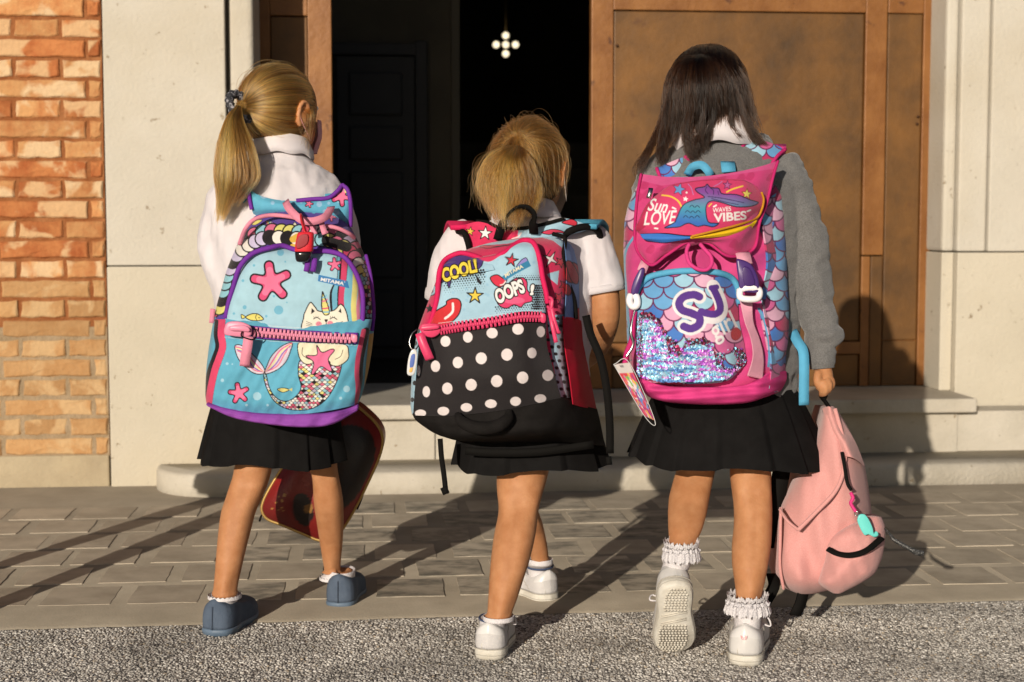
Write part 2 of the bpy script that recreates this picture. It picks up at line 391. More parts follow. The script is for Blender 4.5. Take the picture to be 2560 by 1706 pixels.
# ================================================================== THE PLACE
BO = Vector((0, 4.966, 0)); BR = rad(5.5)
BA = Vector((math.cos(BR), math.sin(BR), 0)); BN = Vector((-math.sin(BR), math.cos(BR), 0))
def BL(x, y, t, c='D'):
    r = ray(*cp(c, x, y)); k = ((BO-CAMP).dot(BN)+t)/r.dot(BN); p = CAMP+r*k-BO
    return p.dot(BA), p.z
def S(x, t=0, y=500): return BL(x, y, t)[0]
ORG = {}
def bthing(name, label, cat, s, t, z=0, group=None):
    o = thing(name, label, cat, BO+BA*s+BN*t+Vector((0,0,z)), BR, group); ORG[o.name] = (s,t,z); return o
def bb(name, p, s0,s1,t0,t1,z0,z1, m, bev=.004, jit=0, sub=None, **k):
    a, b, c = ORG[p.name]; return box(name, s0-a,s1-a,t0-b,t1-b,z0-c,z1-c, m, sub or p, bev, jit=jit, **k)
def bstruct(name, s0,s1,t0,t1,z0,z1, m, bev=0):
    o = box(name, s0,s1,t0,t1,z0,z1, m, None, bev); o.location = BO; o.rotation_euler = (0,0,BR); o['kind'] = 'structure'; return o

# ---- stone with pits
def stone_mat(name, c1, c2, pit=.5, scale=3.0, low=None):
    m = mat(name, c1, .82, c2, scale=scale, detail=5, bump=.25, bscale=90, spec=.2, lo=.3, hi=.7)
    N, L = m.node_tree.nodes, m.node_tree.links; b = N['Principled BSDF']; src = b.inputs['Base Color'].links[0].from_socket
    tc = N.new('ShaderNodeTexCoord'); cur = src
    for sc_, th, colr, amt in ((26, .30, (.22,.17,.11), pit), (60, .27, (.16,.12,.08), pit*.8)):
        v = N.new('ShaderNodeTexNoise'); v.inputs['Scale'].default_value = sc_; v.inputs['Detail'].default_value = 4; v.inputs['Roughness'].default_value = .7; L.new(tc.outputs['Object'], v.inputs['Vector'])
        r = N.new('ShaderNodeMapRange'); r.inputs['From Min'].default_value = th+.045; r.inputs['From Max'].default_value = th; r.inputs['To Max'].default_value = amt; L.new(v.outputs['Fac'], r.inputs[0])
        mx = N.new('ShaderNodeMixRGB'); mx.inputs[2].default_value = (*colr,1); L.new(r.outputs[0], mx.inputs[0]); L.new(cur, mx.inputs[1]); cur = mx.outputs[0]
    # large soft stains
    v = N.new('ShaderNodeTexNoise'); v.inputs['Scale'].default_value = 1.7; v.inputs['Detail'].default_value = 5; L.new(tc.outputs['Object'], v.inputs['Vector'])
    r = N.new('ShaderNodeMapRange'); r.inputs['From Min'].default_value = .5; r.inputs['From Max'].default_value = .78; r.inputs['To Max'].default_value = .5; L.new(v.outputs['Fac'], r.inputs[0])
    mx = N.new('ShaderNodeMixRGB'); mx.blend_type = 'MULTIPLY'; mx.inputs[2].default_value = (.78,.68,.5,1); L.new(r.outputs[0], mx.inputs[0]); L.new(cur, mx.inputs[1])
    L.new(mx.outputs[0], b.inputs['Base Color']); return m
M_STONE = stone_mat('limestone', (.455,.42,.355), (.515,.48,.415), .75)
M_STONE2 = stone_mat('limestone_warm', (.455,.412,.328), (.515,.468,.38), .95)
M_STEP = stone_mat('step_travertine', (.40,.365,.30), (.50,.46,.39), .85, 6)

# ---- asphalt
def asphalt():
    m = bpy.data.materials.new('asphalt'); m.use_nodes = True; N, L = m.node_tree.nodes, m.node_tree.links; b = N['Principled BSDF']
    tc = N.new('ShaderNodeTexCoord'); wn_ = N.new('ShaderNodeTexNoise'); wn_.inputs['Scale'].default_value = 60; L.new(tc.outputs['Object'], wn_.inputs['Vector'])
    ad = N.new('ShaderNodeMixRGB'); ad.blend_type = 'ADD'; ad.inputs[0].default_value = .02; L.new(tc.outputs['Object'], ad.inputs[1]); L.new(wn_.outputs['Color'], ad.inputs[2])
    v = N.new('ShaderNodeTexVoronoi'); v.inputs['Scale'].default_value = 130; L.new(ad.outputs[0], v.inputs['Vector'])
    v2 = N.new('ShaderNodeTexVoronoi'); v2.feature = 'DISTANCE_TO_EDGE'; v2.inputs['Scale'].default_value = 130; L.new(ad.outputs[0], v2.inputs['Vector'])
    r = N.new('ShaderNodeValToRGB'); e = r.color_ramp.elements
    e[0].position = 0; e[0].color = (.12,.11,.10,1); e[1].position = 1; e[1].color = (.86,.80,.72,1)
    for p_, c in ((.22,(.34,.31,.275,1)), (.42,(.62,.57,.50,1)), (.7,(.74,.69,.61,1))): q = r.color_ramp.elements.new(p_); q.color = c
    sx = N.new('ShaderNodeSeparateColor'); L.new(v.outputs['Color'], sx.inputs[0]); L.new(sx.outputs[0], r.inputs[0])
    ed = N.new('ShaderNodeMapRange'); ed.inputs['From Max'].default_value = .12; ed.inputs['To Min'].default_value = .30; L.new(v2.outputs['Distance'], ed.inputs[0])
    mu = N.new('ShaderNodeVectorMath'); mu.operation = 'SCALE'; L.new(r.outputs[0], mu.inputs[0]); L.new(ed.outputs[0], mu.inputs['Scale'])
    big = N.new('ShaderNodeTexNoise'); big.inputs['Scale'].default_value = 4.5; big.inputs['Detail'].default_value = 5; L.new(tc.outputs['Object'], big.inputs['Vector'])
    br = N.new('ShaderNodeMapRange'); br.inputs['From Min'].default_value = .3; br.inputs['From Max'].default_value = .7; br.inputs['To Min'].default_value = .62; br.inputs['To Max'].default_value = 1.12; L.new(big.outputs['Fac'], br.inputs[0])
    m2 = N.new('ShaderNodeVectorMath'); m2.operation = 'SCALE'; L.new(mu.outputs[0], m2.inputs[0]); L.new(br.outputs[0], m2.inputs['Scale']); L.new(m2.outputs[0], b.inputs['Base Color'])
    b.inputs['Roughness'].default_value = .85
    h = N.new('ShaderNodeMath'); h.operation = 'MULTIPLY_ADD'; h.inputs[1].default_value = .7; L.new(sx.outputs[1], h.inputs[0]); L.new(ed.outputs[0], h.inputs[2])
    bp = N.new('ShaderNodeBump'); bp.inputs['Strength'].default_value = .7; bp.inputs['Distance'].default_value = .004; L.new(h.outputs[0], bp.inputs['Height']); L.new(bp.outputs[0], b.inputs['Normal'])
    return m
M_ASPH = asphalt()
M_CEM = mat('cement', (.235,.202,.155), .9, (.345,.30,.235), scale=5, detail=5, bump=.12, bscale=160, spec=.15, lo=.3, hi=.72)
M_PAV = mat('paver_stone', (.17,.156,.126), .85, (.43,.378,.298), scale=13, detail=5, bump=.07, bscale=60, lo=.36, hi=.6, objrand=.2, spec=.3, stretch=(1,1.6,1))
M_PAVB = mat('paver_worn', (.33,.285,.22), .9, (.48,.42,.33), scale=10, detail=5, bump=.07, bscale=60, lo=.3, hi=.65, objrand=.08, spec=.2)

# road sheet and pavement sheet
road = mobj('road', [(-60,-60,0),(60,-60,0),(60,60,0),(-60,60,0)], [(0,1,2,3)], M_ASPH, smooth=False); road['kind'] = 'structure'
e0 = PZ(*cp('D',0,1450),0); e1 = PZ(*cp('D',2353,1381),0); ed_ = (e1-e0)
NB = 260; V = []
for i in range(NB):
    k = -1.2+3.4*i/(NB-1); p = e0+ed_*k; w = mnoise.noise(Vector((k*40,0,0)))*.006 + mnoise.noise(Vector((k*9,3,0)))*.008
    V += [(p.x, p.y+w, .001), (p.x, p.y+w+.006, .0065), (p.x, 5.9, .0065)]
F = [(3*i+j, 3*i+3+j, 3*i+4+j, 3*i+1+j) for i in range(NB-1) for j in (0,1)]
pavement = mobj('pavement', V, F, M_CEM, smooth=False); pavement['kind'] = 'structure'

# pavers, laid square to the building
def paver_mesh(w, d, seed):
    rs = random.Random(seed); bm = bmesh.new(); n = 5; vs_ = []
    def e(a, b): return [(a[0]+(b[0]-a[0])*i/n, a[1]+(b[1]-a[1])*i/n) for i in range(n)]
    cor = [(-w/2,-d/2),(w/2,-d/2),(w/2,d/2),(-w/2,d/2)]; loop = sum([e(cor[i], cor[(i+1)%4]) for i in range(4)], [])
    loop = [(x+rs.uniform(-.0014,.0014), y+rs.uniform(-.0018,.0018)) for x,y in loop]
    lo_ = [bm.verts.new((x,y,-.02)) for x,y in loop]; up = [bm.verts.new((x*.985,y*.985,.0)) for x,y in loop]
    k = len(loop)
    for i in range(k): bm.faces.new((lo_[i], lo_[(i+1)%k], up[(i+1)%k], up[i]))
    bm.faces.new(up); me = bpy.data.meshes.new('paver'); bm.to_mesh(me); bm.free(); return me
PMS = [[paver_mesh(.152, .166, s) for s in range(6)], [paver_mesh(.152, .166, 10+s) for s in range(6)]]
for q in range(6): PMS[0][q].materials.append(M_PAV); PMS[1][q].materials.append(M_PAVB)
row = 0; t = -1.42
while t < -.36:
    for ci in range(-13, 16):
        s = ci*.182 + (row%2)*.091 + random.uniform(-.008,.008); tt = t+random.uniform(-.006,.006)
        wp = BO+BA*s+BN*tt; px = 1280+FPX*wp.x/(wp.y+.08)
        line_y = e0.y+(e1.y-e0.y)*(wp.x-e0.x)/(e1.x-e0.x)
        if wp.y-.09 < line_y+.10 or px < -250 or px > 2900: continue
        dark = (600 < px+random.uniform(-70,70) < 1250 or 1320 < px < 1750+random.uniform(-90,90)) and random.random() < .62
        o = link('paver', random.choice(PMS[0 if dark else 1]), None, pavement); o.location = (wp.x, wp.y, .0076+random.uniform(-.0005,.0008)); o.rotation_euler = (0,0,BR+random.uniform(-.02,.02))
    row += 1; t += .196

# ---- brick wall
SB = S(243); M_MOR = mat('mortar_red', (.21,.07,.024), .95, (.31,.13,.052), scale=14, bump=.6, bscale=120, spec=.1)
M_MORG = mat('mortar_grey', (.26,.19,.115), .95, (.34,.255,.165), scale=14, bump=.6, bscale=120, spec=.1)
def brick_mat(name, a, b_, c, lo, hi):
    m = mat(name, a, .92, b_, scale=16, detail=5, bump=.5, bscale=70, spec=.12, lo=lo, hi=hi, objrand=.14)
    N, L = m.node_tree.nodes, m.node_tree.links; bs = N['Principled BSDF']; src = bs.inputs['Base Color'].links[0].from_socket
    vec = [n for n in N if n.type == 'TEX_NOISE'][0].inputs['Vector'].links[0].from_socket
    n = N.new('ShaderNodeTexNoise'); n.inputs['Scale'].default_value = 9; n.inputs['Detail'].default_value = 5; n.inputs['Distortion'].default_value = .6; L.new(vec, n.inputs['Vector'])
    r = N.new('ShaderNodeMapRange'); r.inputs['From Min'].default_value = .5; r.inputs['From Max'].default_value = .58; r.inputs['To Max'].default_value = .85; L.new(n.outputs['Fac'], r.inputs[0])
    mx = N.new('ShaderNodeMixRGB'); mx.inputs[2].default_value = (*c,1); L.new(r.outputs[0], mx.inputs[0]); L.new(src, mx.inputs[1]); L.new(mx.outputs[0], bs.inputs['Base Color']); return m
BMATS = [brick_mat('brick_red', (.30,.088,.03), (.42,.165,.06), (.56,.37,.20), .35, .62),
         brick_mat('brick_washed', (.38,.14,.05), (.49,.26,.11), (.59,.43,.26), .3, .6),
         brick_mat('brick_ochre', (.36,.19,.078), (.44,.265,.125), (.49,.33,.175), .3, .7)]
wall = bthing('brick_wall', 'orange brick wall with whitewashed patches beside the pale stone pilaster', 'wall', SB-.6, 0)
bb('mortar_bed', wall, SB-1.3, SB-.004, .0125, .4, .10, 2.7, M_MOR, bev=0)
bb('mortar_bed', wall, SB-1.3, SB-.0045, .0112, .02, .10, .50, M_MORG, bev=0)
M_PL = stone_mat('plinth_render', (.31,.25,.165), (.41,.34,.23), .6, 7)
bb('plinth', wall, SB-1.3, SB-.006, .006, .4, -.02, .104, M_PL, bev=.006)
def brick_mesh(w, seed):
    rs = random.Random(seed); bm = bmesh.new(); h = .0498; nx = 6 if w > .2 else (4 if w > .06 else 2); ny = 2
    lp = [(w*i/nx,0) for i in range(nx)]+[(w,h*i/ny) for i in range(ny)]+[(w-w*i/nx,h) for i in range(nx)]+[(0,h-h*i/ny) for i in range(ny)]
    lp = [(x+rs.uniform(-.0028,.0028), z+rs.uniform(-.0026,.0026)) for x,z in lp]; k = len(lp); cx, cz = w/2, h/2
    back = [bm.verts.new((x,.05,z)) for x,z in lp]; mid = [bm.verts.new((x,.004+rs.uniform(-.001,.002),z)) for x,z in lp]
    fr = [bm.verts.new((x-math.copysign(min(.0045,abs(x-cx)),x-cx), rs.uniform(-.0012,.0022), z-math.copysign(min(.004,abs(z-cz)),z-cz))) for x,z in lp]; c = bm.verts.new((cx,rs.uniform(-.001,.001),cz))
    for i in range(k):
        j = (i+1)%k; bm.faces.new((back[i],back[j],mid[j],mid[i])); bm.faces.new((mid[i],mid[j],fr[j],fr[i])); bm.faces.new((fr[i],fr[j],c))
    bmesh.ops.recalc_face_normals(bm, faces=bm.faces[:]); me = bpy.data.meshes.new('brick'); bm.to_mesh(me); bm.free(); return me
BW = {}
def bricks_of(w):
    k = round(w, 3)
    if k not in BW: BW[k] = [[brick_mesh(w, 100*s+int(w*999)) for s in range(3)] for _ in BMATS]; [[me.materials.append(BMATS[i]) for me in q] for i, q in enumerate(BW[k])]
    return BW[k]
z = .107; i = 0
while z < 1.74:
    s = SB-.008; seq = []
    if i % 2 == 0: seq = [.036] + [.262]*5
    else: seq = [.112] + [.128]*10
    for w in seq:
        s0 = s-w
        if s0 < SB-1.28: break
        pm = 2 if (z < .62 and random.random() < .85) or z < .45 else (0 if random.random() < .5 else 1)
        o = link('brick', random.choice(bricks_of(w)[pm]), None, wall, False); o.location = (s0-(SB-.6), .003+random.uniform(0,.006), z); s = s0-.011
    z += .0605; i += 1

# ---- left pilaster and jamb
SG = S(525); SJ = S(588, .03)
pil = bthing('stone_pilaster', 'pale limestone pilaster between the brick wall and the open doorway', 'pilaster', (SB+SG)/2, .2)
M_GROOVE = mat('groove_dark', (.16,.13,.10), .95)
bb('joint_backing', pil, SB+.004, SJ-.02, .052, .45, .0, 2.6, M_GROOVE, bev=0)
bb('stone_block', pil, SB, SG-.004, 0, .40, -.02, .684, M_STONE2, bev=.004)
bb('stone_block', pil, SB+.001, SG-.004, .002, .40, .6875, 2.75, M_STONE, bev=.004)
bb('jamb_stone', pil, SG+.004, SJ, .03, .47, .0, .70, M_STONE2, bev=.022, seg=5)
bb('jamb_stone', pil, SG+.004, SJ, .03, .47, .7025, 2.75, M_STONE, bev=.022, seg=5)

# ---- right jamb stones
SD1 = BL(2141, 0, .345)[0]; SR2 = S(2203, .18, 300); SR3 = S(2277, .16, 300)
rj = bthing('stone_jamb', 'pale limestone door surround with vertical mouldings beyond the bronze door', 'door surround', SR3+.2, .3)
bb('jamb_stone', rj, SD1, SR2, .20, .50, .2525, .716, M_STONE2, bev=.004)
bb('jamb_stone', rj, SD1, SR2, .20, .50, .7195, 2.75, M_STONE, bev=.012)
bb('moulding', rj, SR2+.002, SR3-.003, .176, .50, .7195, 2.75, M_STONE, bev=.008)
bb('stone_block', rj, SR3, SR3+1.1, .16, .50, .7195, 2.75, M_STONE, bev=.006)
bb('stone_block', rj, SR2+.002, SR3+1.1, .17, .50, .05, .716, M_STONE2, bev=.004)

# ---- steps
SL = S(357, -.05, 1090); SE = 3.2
st1 = bthing('stone_step', 'long low pale stone step with a rounded end at the pilaster', 'step', 0, -.1)
outl = [(SE, .03), (SE, -.22)]
Rr = .19
for a in np.linspace(0, 1, 14): outl.append((SL+Rr-Rr*math.sin(a*math.pi/2)*1.0, -.22+Rr*1.1*(1-math.cos(a*math.pi/2))))
outl.append((SL, .03)); outl = [(a, b) for a, b in outl]
rings = []
for zz, off in ((-.02,0),(.060,0),(.069,.004),(.074,.011)):
    rings.append([Vector((a+(off if a < SL+.4 else 0)*(1 if a < SL+.12 else 0), b+(off if b < 0 else 0)+.1, zz)) for a, b in outl])
Vv, Ff = loft(rings); o = mobj('tread', Vv, Ff, M_STEP, st1, smooth=False, world_space=False)
SLAB1 = S(2238, 0, 920); SLAB0 = S(560, 0, 920)
st2 = bthing('door_step', 'worn travertine door step slab with overhanging edge under the bronze door', 'step', .2, .1)
bb('slab', st2, SLAB0, SLAB1, -.03, .62, .206, .252, M_STEP, bev=.007, seg=3)
SRJ = S(2200, .02, 980)
xs_ = [SLAB0+.01, S(1000,.02,1000), S(1560,.02,1000), SRJ, SR3+1.1]
for a, b in zip(xs_[:-1], xs_[1:]): bb('riser_stone', st2, a+.0015, b-.0015, .014 if b < SE-2 or a < SRJ-.01 else .024, .16, .0, .2045, M_STEP, bev=.003)

# ---- bronze door
M_BRZ = mat('bronze_paint', (.062,.030,.0085), .55, (.185,.080,.015), scale=4, detail=5, bump=.12, bscale=40, metal=.15, spec=.45, lo=.3, hi=.72)
M_BRZD = mat('bronze_frame', (.15,.052,.008), .5, (.25,.105,.026), scale=8, detail=5, bump=.15, bscale=50, metal=.15, spec=.45, lo=.3, hi=.7)
def rust(m, amt=.8):
    N, L = m.node_tree.nodes, m.node_tree.links; b = N['Principled BSDF']; src = b.inputs['Base Color'].links[0].from_socket; tc = N.new('ShaderNodeTexCoord')
    n = N.new('ShaderNodeTexNoise'); n.inputs['Scale'].default_value = 14; n.inputs['Detail'].default_value = 5; n.inputs['Roughness'].default_value = .68; n.inputs['Distortion'].default_value = .3; L.new(tc.outputs['Object'], n.inputs['Vector'])
    r = N.new('ShaderNodeMapRange'); r.inputs['From Min'].default_value = .62; r.inputs['From Max'].default_value = .68; r.inputs['To Max'].default_value = amt; L.new(n.outputs['Fac'], r.inputs[0])
    mx = N.new('ShaderNodeMixRGB'); mx.inputs[2].default_value = (.07,.022,.006,1); L.new(r.outputs[0], mx.inputs[0]); L.new(src, mx.inputs[1]); L.new(mx.outputs[0], b.inputs['Base Color'])
    return m
rust(M_BRZ, .4); rust(M_BRZD, .85)
TD = .345
def SDx(x, y=450): return BL(x, y, TD)[0]
zt = BL(1700, 26, TD)[1]; ztop = 2.75; zb = .254; z590 = BL(2000, 588, TD)[1]; z783 = BL(2070, 783, TD)[1]
leaf = bthing('bronze_door', 'tall rust-streaked bronze door leaf standing closed behind the dark-haired girl', 'door', SDx(1680), TD, .25)
a0,a1,a2,a3 = SDx(1358), SDx(1408), SDx(1983), SDx(2032)
bb('stile', leaf, a0, a1, TD, TD+.05, z590+.002, ztop, M_BRZD, .003)
bb('stile', leaf, a0, a1, TD+.001, TD+.05, zb, z590-.002, M_BRZD, .003)
bb('stile', leaf, a2, a3, TD, TD+.05, z590+.002, ztop, M_BRZD, .003)
bb('stile', leaf, a2, a2+.030, TD+.001, TD+.05, zb, z590-.002, M_BRZD, .003)
bb('panel', leaf, a2+.034, a3, TD+.006, TD+.05, zb, z590-.002, M_BRZ, .003)
bb('rail', leaf, a1, a2, TD+.0015, TD+.048, zt, zt+.14, M_BRZD, .003)
bb('panel', leaf, a1+.003, a2-.003, TD+.010, TD+.045, z783, zt-.003, M_BRZ, .004)
bb('rail', leaf, a1, a2, TD+.0015, TD+.048, z783-.045, z783-.003, M_BRZD, .003)
bb('panel', leaf, a1+.003, a2-.003, TD+.010, TD+.045, zb, z783-.048, M_BRZ, .004)
bb('panel', leaf, a1+.003, a2-.003, TD+.010, TD+.045, zt+.143, ztop, M_BRZ, .004)
rp = bthing('door_side_panel', 'narrow orange-brown bronze panel between the closed door leaf and the limestone surround', 'door panel', SDx(2075), TD, .25)
b0,b1,b2 = a3+.002, SDx(2115), SD1+.02
bb('backing', rp, b0, b2, TD+.02, TD+.05, zb, ztop, M_BRZD, 0)
bb('panel', rp, b0+.004, b1-.002, TD+.009, TD+.03, z783+.002, zt-.002, M_BRZ, .003)
bb('panel', rp, b0+.004, b1-.002, TD+.009, TD+.03, zb, z783-.002, M_BRZ, .003)
bb('rail', rp, b0+.001, b1, TD+.002, TD+.03, zt, zt+.12, M_BRZD, .003)
bb('stile', rp, b1, b2, TD, TD+.03, zb, ztop, M_BRZD, .003)
lp = bthing('door_side_panel', 'narrow bronze panel half in shadow behind the ponytailed blonde girl', 'door panel', SDx(690), TD, .25)
c0,c1,c2,c3 = SJ-.06, SDx(625), SDx(711), SDx(765)
zt2 = BL(670, 36, TD)[1]
bb('stile', lp, c0, c1, TD, TD+.05, zb, ztop, M_BRZD, .003)
bb('panel', lp, c1+.002, c2-.002, TD+.010, TD+.05, zb, zt2-.003, M_BRZ, .003)
bb('rail', lp, c1, c2, TD+.0015, TD+.05, zt2, zt2+.14, M_BRZD, .003)
bb('stile', lp, c2, c3, TD, TD+.05, zb, ztop, M_BRZD, .003)
M_DOT = mat('door_bolt', (.05,.02,.008), .5, metal=.5)
for x, y in ((2110, 268), (2108, 285), (1418, 105)):
    s_, z_ = BL(x, y, TD); pr = leaf if x < 1500 else rp; og = ORG[pr.name]
    Vv, Ff = ellipsoid((s_-og[0], TD-og[1]+.002, z_-og[2]), (.005,.004,.005), None, 10, 6); mobj('bolt', Vv, Ff, M_DOT, pr, world_space=False)

# ---- the dark hall behind the door
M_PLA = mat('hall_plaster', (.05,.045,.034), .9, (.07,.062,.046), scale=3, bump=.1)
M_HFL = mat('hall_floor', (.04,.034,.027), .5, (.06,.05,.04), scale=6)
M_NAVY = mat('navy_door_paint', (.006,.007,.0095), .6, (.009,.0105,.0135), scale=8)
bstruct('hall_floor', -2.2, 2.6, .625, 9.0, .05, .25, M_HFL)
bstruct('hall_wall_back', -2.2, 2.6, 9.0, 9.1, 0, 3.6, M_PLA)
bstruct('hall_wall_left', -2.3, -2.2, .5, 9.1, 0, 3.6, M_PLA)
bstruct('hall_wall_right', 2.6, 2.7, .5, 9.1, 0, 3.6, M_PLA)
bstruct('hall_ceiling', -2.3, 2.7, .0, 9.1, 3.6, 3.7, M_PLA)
lint = bthing('stone_lintel', 'pale limestone lintel above the bronze doors', 'lintel', .4, .2, 2.75); bb('stone_block', lint, SB, SR3+1.1, .02, .52, 2.753, 3.6, M_STONE, .006)
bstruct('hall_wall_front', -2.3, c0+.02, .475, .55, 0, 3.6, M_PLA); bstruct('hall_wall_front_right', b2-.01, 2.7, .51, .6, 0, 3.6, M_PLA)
TI = 1.5; i0, i1, i2 = S(765,TI)-.5, S(1040,TI), S(1058,TI)
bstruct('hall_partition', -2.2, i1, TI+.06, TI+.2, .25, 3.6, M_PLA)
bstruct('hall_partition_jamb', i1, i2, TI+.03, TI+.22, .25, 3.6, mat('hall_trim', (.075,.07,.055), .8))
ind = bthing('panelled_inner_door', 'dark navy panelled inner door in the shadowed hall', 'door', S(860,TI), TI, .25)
d0, d1 = S(775,TI), S(955,TI); zt_ = BL(860,128,TI)[1]
bb('door_board', ind, d0, d1, TI+.02, TI+.055, .252, zt_, M_NAVY, .003)
for y0, y1 in ((165,265),(290,368),(395,640),(670,820)):
    za, zc = BL(860,y1,TI)[1], BL(860,y0,TI)[1]
    bb('panel', ind, d0+.05, d1-.05, TI+.005, TI+.03, max(za,.3), zc, M_NAVY, .008)
bb('architrave', ind, d1+.002, d1+.05, TI, TI+.058, .252, zt_+.06, M_NAVY, .004); bb('architrave', ind, d0-.06, d1+.05, TI+.002, TI+.058, zt_+.003, zt_+.05, M_NAVY, .004)
stair = bthing('staircase', 'dim stone staircase rising at the back of the dark hall', 'staircase', .6, 4.3, .25)
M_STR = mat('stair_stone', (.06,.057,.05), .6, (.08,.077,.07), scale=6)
for k in range(6):
    t0 = 4.3+.29*k; bb('stair_step', stair, .0, 2.55, t0, 7.5, .25+.178*k+.001, .25+.178*(k+1)-.0, M_STR, .01, sub=None)
hr = bthing('handrail', 'dark sloping handrail in the unlit hall', 'handrail', .1, 3.2, .25)
pa = BL(985,0,3.2); pb_ = BL(1045,262,3.2)
def bw(s,t,z): return BO+BA*s+BN*t+Vector((0,0,z))
tube('rail', [bw(pa[0]-.06,3.2,pa[1]+.3), bw(pb_[0],3.2,pb_[1])], .028, M_NAVY, hr); tube('post', [bw(pb_[0],3.2,pb_[1]), bw(pb_[0],3.2,.25)], .022, M_NAVY, hr)
M_LAMP = bpy.data.materials.new('lit_globe'); M_LAMP.use_nodes = True
_b = M_LAMP.node_tree.nodes['Principled BSDF']; _b.inputs['Emission Color'].default_value = (1,.85,.58,1); _b.inputs['Emission Strength'].default_value = 1.6; _b.inputs['Base Color'].default_value = (.9,.85,.7,1)
M_BRASS = mat('dark_brass', (.10,.07,.03), .4, metal=.8)
lamp = thing('hall_lamp', 'cluster of five small lit globe lamps glowing in the dark hall', 'lamp', PY(*cp('D',1162,103),12.2))
for dx, dy in ((0,-21),(-22,0),(0,0),(22.5,0),(0,21)):
    c = PY(*cp('D',1162+dx,103+dy), 12.2+(-.06 if dx == dy == 0 else 0)); Vv, Ff = ellipsoid(c, (.0245,.0245,.0245), None, 16, 12); mobj('globe', Vv, Ff, M_LAMP, lamp)
    tube('arm', [lamp.location+Vector((0,.05,0)), Vector(c)+Vector((0,.03,0))], .006, M_BRASS, lamp, n=6)
tube('stem', [lamp.location+Vector((0,.05,0)), lamp.location+Vector((0,.05,1.4))], .008, M_BRASS, lamp, n=6)

# ---- aggregate of the worn asphalt: low stone chips standing proud, where the camera is near enough to see them
def aggregate():
    rg = np.random.default_rng(5); step = .0056; x0, x1, y0, y1 = -1.28, 1.28, 2.62, 3.5
    gx, gy = np.meshgrid(np.arange(x0,x1,step), np.arange(y0,y1,step)); X = gx.ravel()+rg.uniform(-.42,.42,gx.size)*step; Y = gy.ravel()+rg.uniform(-.42,.42,gx.size)*step
    ln = e0.y+(e1.y-e0.y)*(X-e0.x)/(e1.x-e0.x); k = (Y < ln-.002) & (np.abs(X) < .34*Y) & (rg.random(X.size) < .80); X, Y = X[k], Y[k]; n = len(X)
    r = rg.uniform(.0021,.0040,n); h = r*rg.uniform(.35,.8,n); a0 = rg.uniform(0,6.28,n); el = rg.uniform(.7,1.3,n)
    V = np.zeros((n,11,3)); q = np.arange(5)*2*np.pi/5
    for j in range(5):
        jr = rg.uniform(.85,1.15,n); V[:,j,0] = X+r*jr*np.cos(a0+q[j])*el; V[:,j,1] = Y+r*jr*np.sin(a0+q[j]); V[:,j,2] = -.001
        V[:,5+j,0] = X+r*.72*jr*np.cos(a0+q[j])*el; V[:,5+j,1] = Y+r*.72*jr*np.sin(a0+q[j]); V[:,5+j,2] = h*rg.uniform(.7,.95,n)
    V[:,10,0] = X; V[:,10,1] = Y; V[:,10,2] = h
    f4 = np.array([(j,(j+1)%5,5+(j+1)%5,5+j) for j in range(5)]); f3 = np.array([(5+j,5+(j+1)%5,10) for j in range(5)]); o = (np.arange(n)*11)[:,None,None]
    F = dict(arrays=[(o+f4[None]).reshape(-1,4), (o+f3[None]).reshape(-1,3)], ngons=[])
    pal = np.array([(.40,.375,.34),(.34,.315,.285),(.49,.465,.425),(.25,.23,.21),(.12,.11,.10),(.56,.535,.50),(.34,.285,.22)]); pi_ = rg.choice(7,n,p=[.26,.22,.16,.14,.10,.08,.04]); big = np.array([mnoise.noise(Vector((x*5,y*7,0))) for x,y in zip(X,Y)])
    c = pal[pi_]*(1.0+.45*big)[:,None]*rg.uniform(.85,1.15,(n,1)); o_ = mobj('aggregate', V.reshape(-1,3), F, None, road, smooth=False, cols=np.repeat(c,11,0)); o_['kind'] = 'stuff'
    m = bpy.data.materials.new('stone_chips'); m.use_nodes = True; N, L = m.node_tree.nodes, m.node_tree.links; at = N.new('ShaderNodeAttribute'); at.attribute_name = 'Col'; L.new(at.outputs['Color'], N['Principled BSDF'].inputs['Base Color']); N['Principled BSDF'].inputs['Roughness'].default_value = .85; N['Principled BSDF'].inputs['Specular IOR Level'].default_value = .2; o_.data.materials.append(m)
aggregate()
# ================================================================== PEOPLE
M_SKIN = mat('skin', (.36,.155,.066), .58, (.44,.212,.10), scale=38, detail=4, bump=.08, bscale=220, spec=.22, sss=.08, lo=.3, hi=.7)
M_SHIRT = mat('white_cotton', (.53,.495,.515), .85, (.59,.555,.575), scale=9, bump=.25, bscale=22, weave=1400, spec=.15, sheen=.2)
M_GREY = mat('grey_marl', (.098,.096,.095), .95, (.155,.153,.152), scale=420, detail=3, bump=.3, bscale=26, weave=1100, spec=.1, sheen=.25)
M_BLACK = mat('black_skirt', (.0065,.006,.006), .85, (.009,.0085,.0085), scale=30, bump=.15, bscale=18, weave=1300, spec=.06)
M_SOCK = mat('white_sock', (.62,.59,.605), .95, bump=.3, bscale=300, weave=1500, spec=.1)
M_WSHOE = mat('white_leather', (.50,.485,.475), .45, (.565,.55,.535), scale=30, bump=.06, bscale=120, spec=.4)
M_WCANV = mat('white_canvas', (.47,.455,.455), .85, (.54,.525,.52), scale=25, bump=.2, bscale=60, weave=1200, spec=.2)
M_WSOLE = mat('white_rubber', (.48,.45,.385), .6, (.59,.565,.51), scale=35, bump=.1)
M_BSHOE = mat('slate_blue_canvas', (.065,.088,.128), .85, (.083,.11,.155), scale=40, weave=1200, bump=.15, spec=.2)
M_BSOLE = mat('blue_rubber', (.085,.125,.18), .55, (.105,.15,.21), scale=30)
M_STITCH = mat('stitch_dark', (.04,.055,.085), .8)
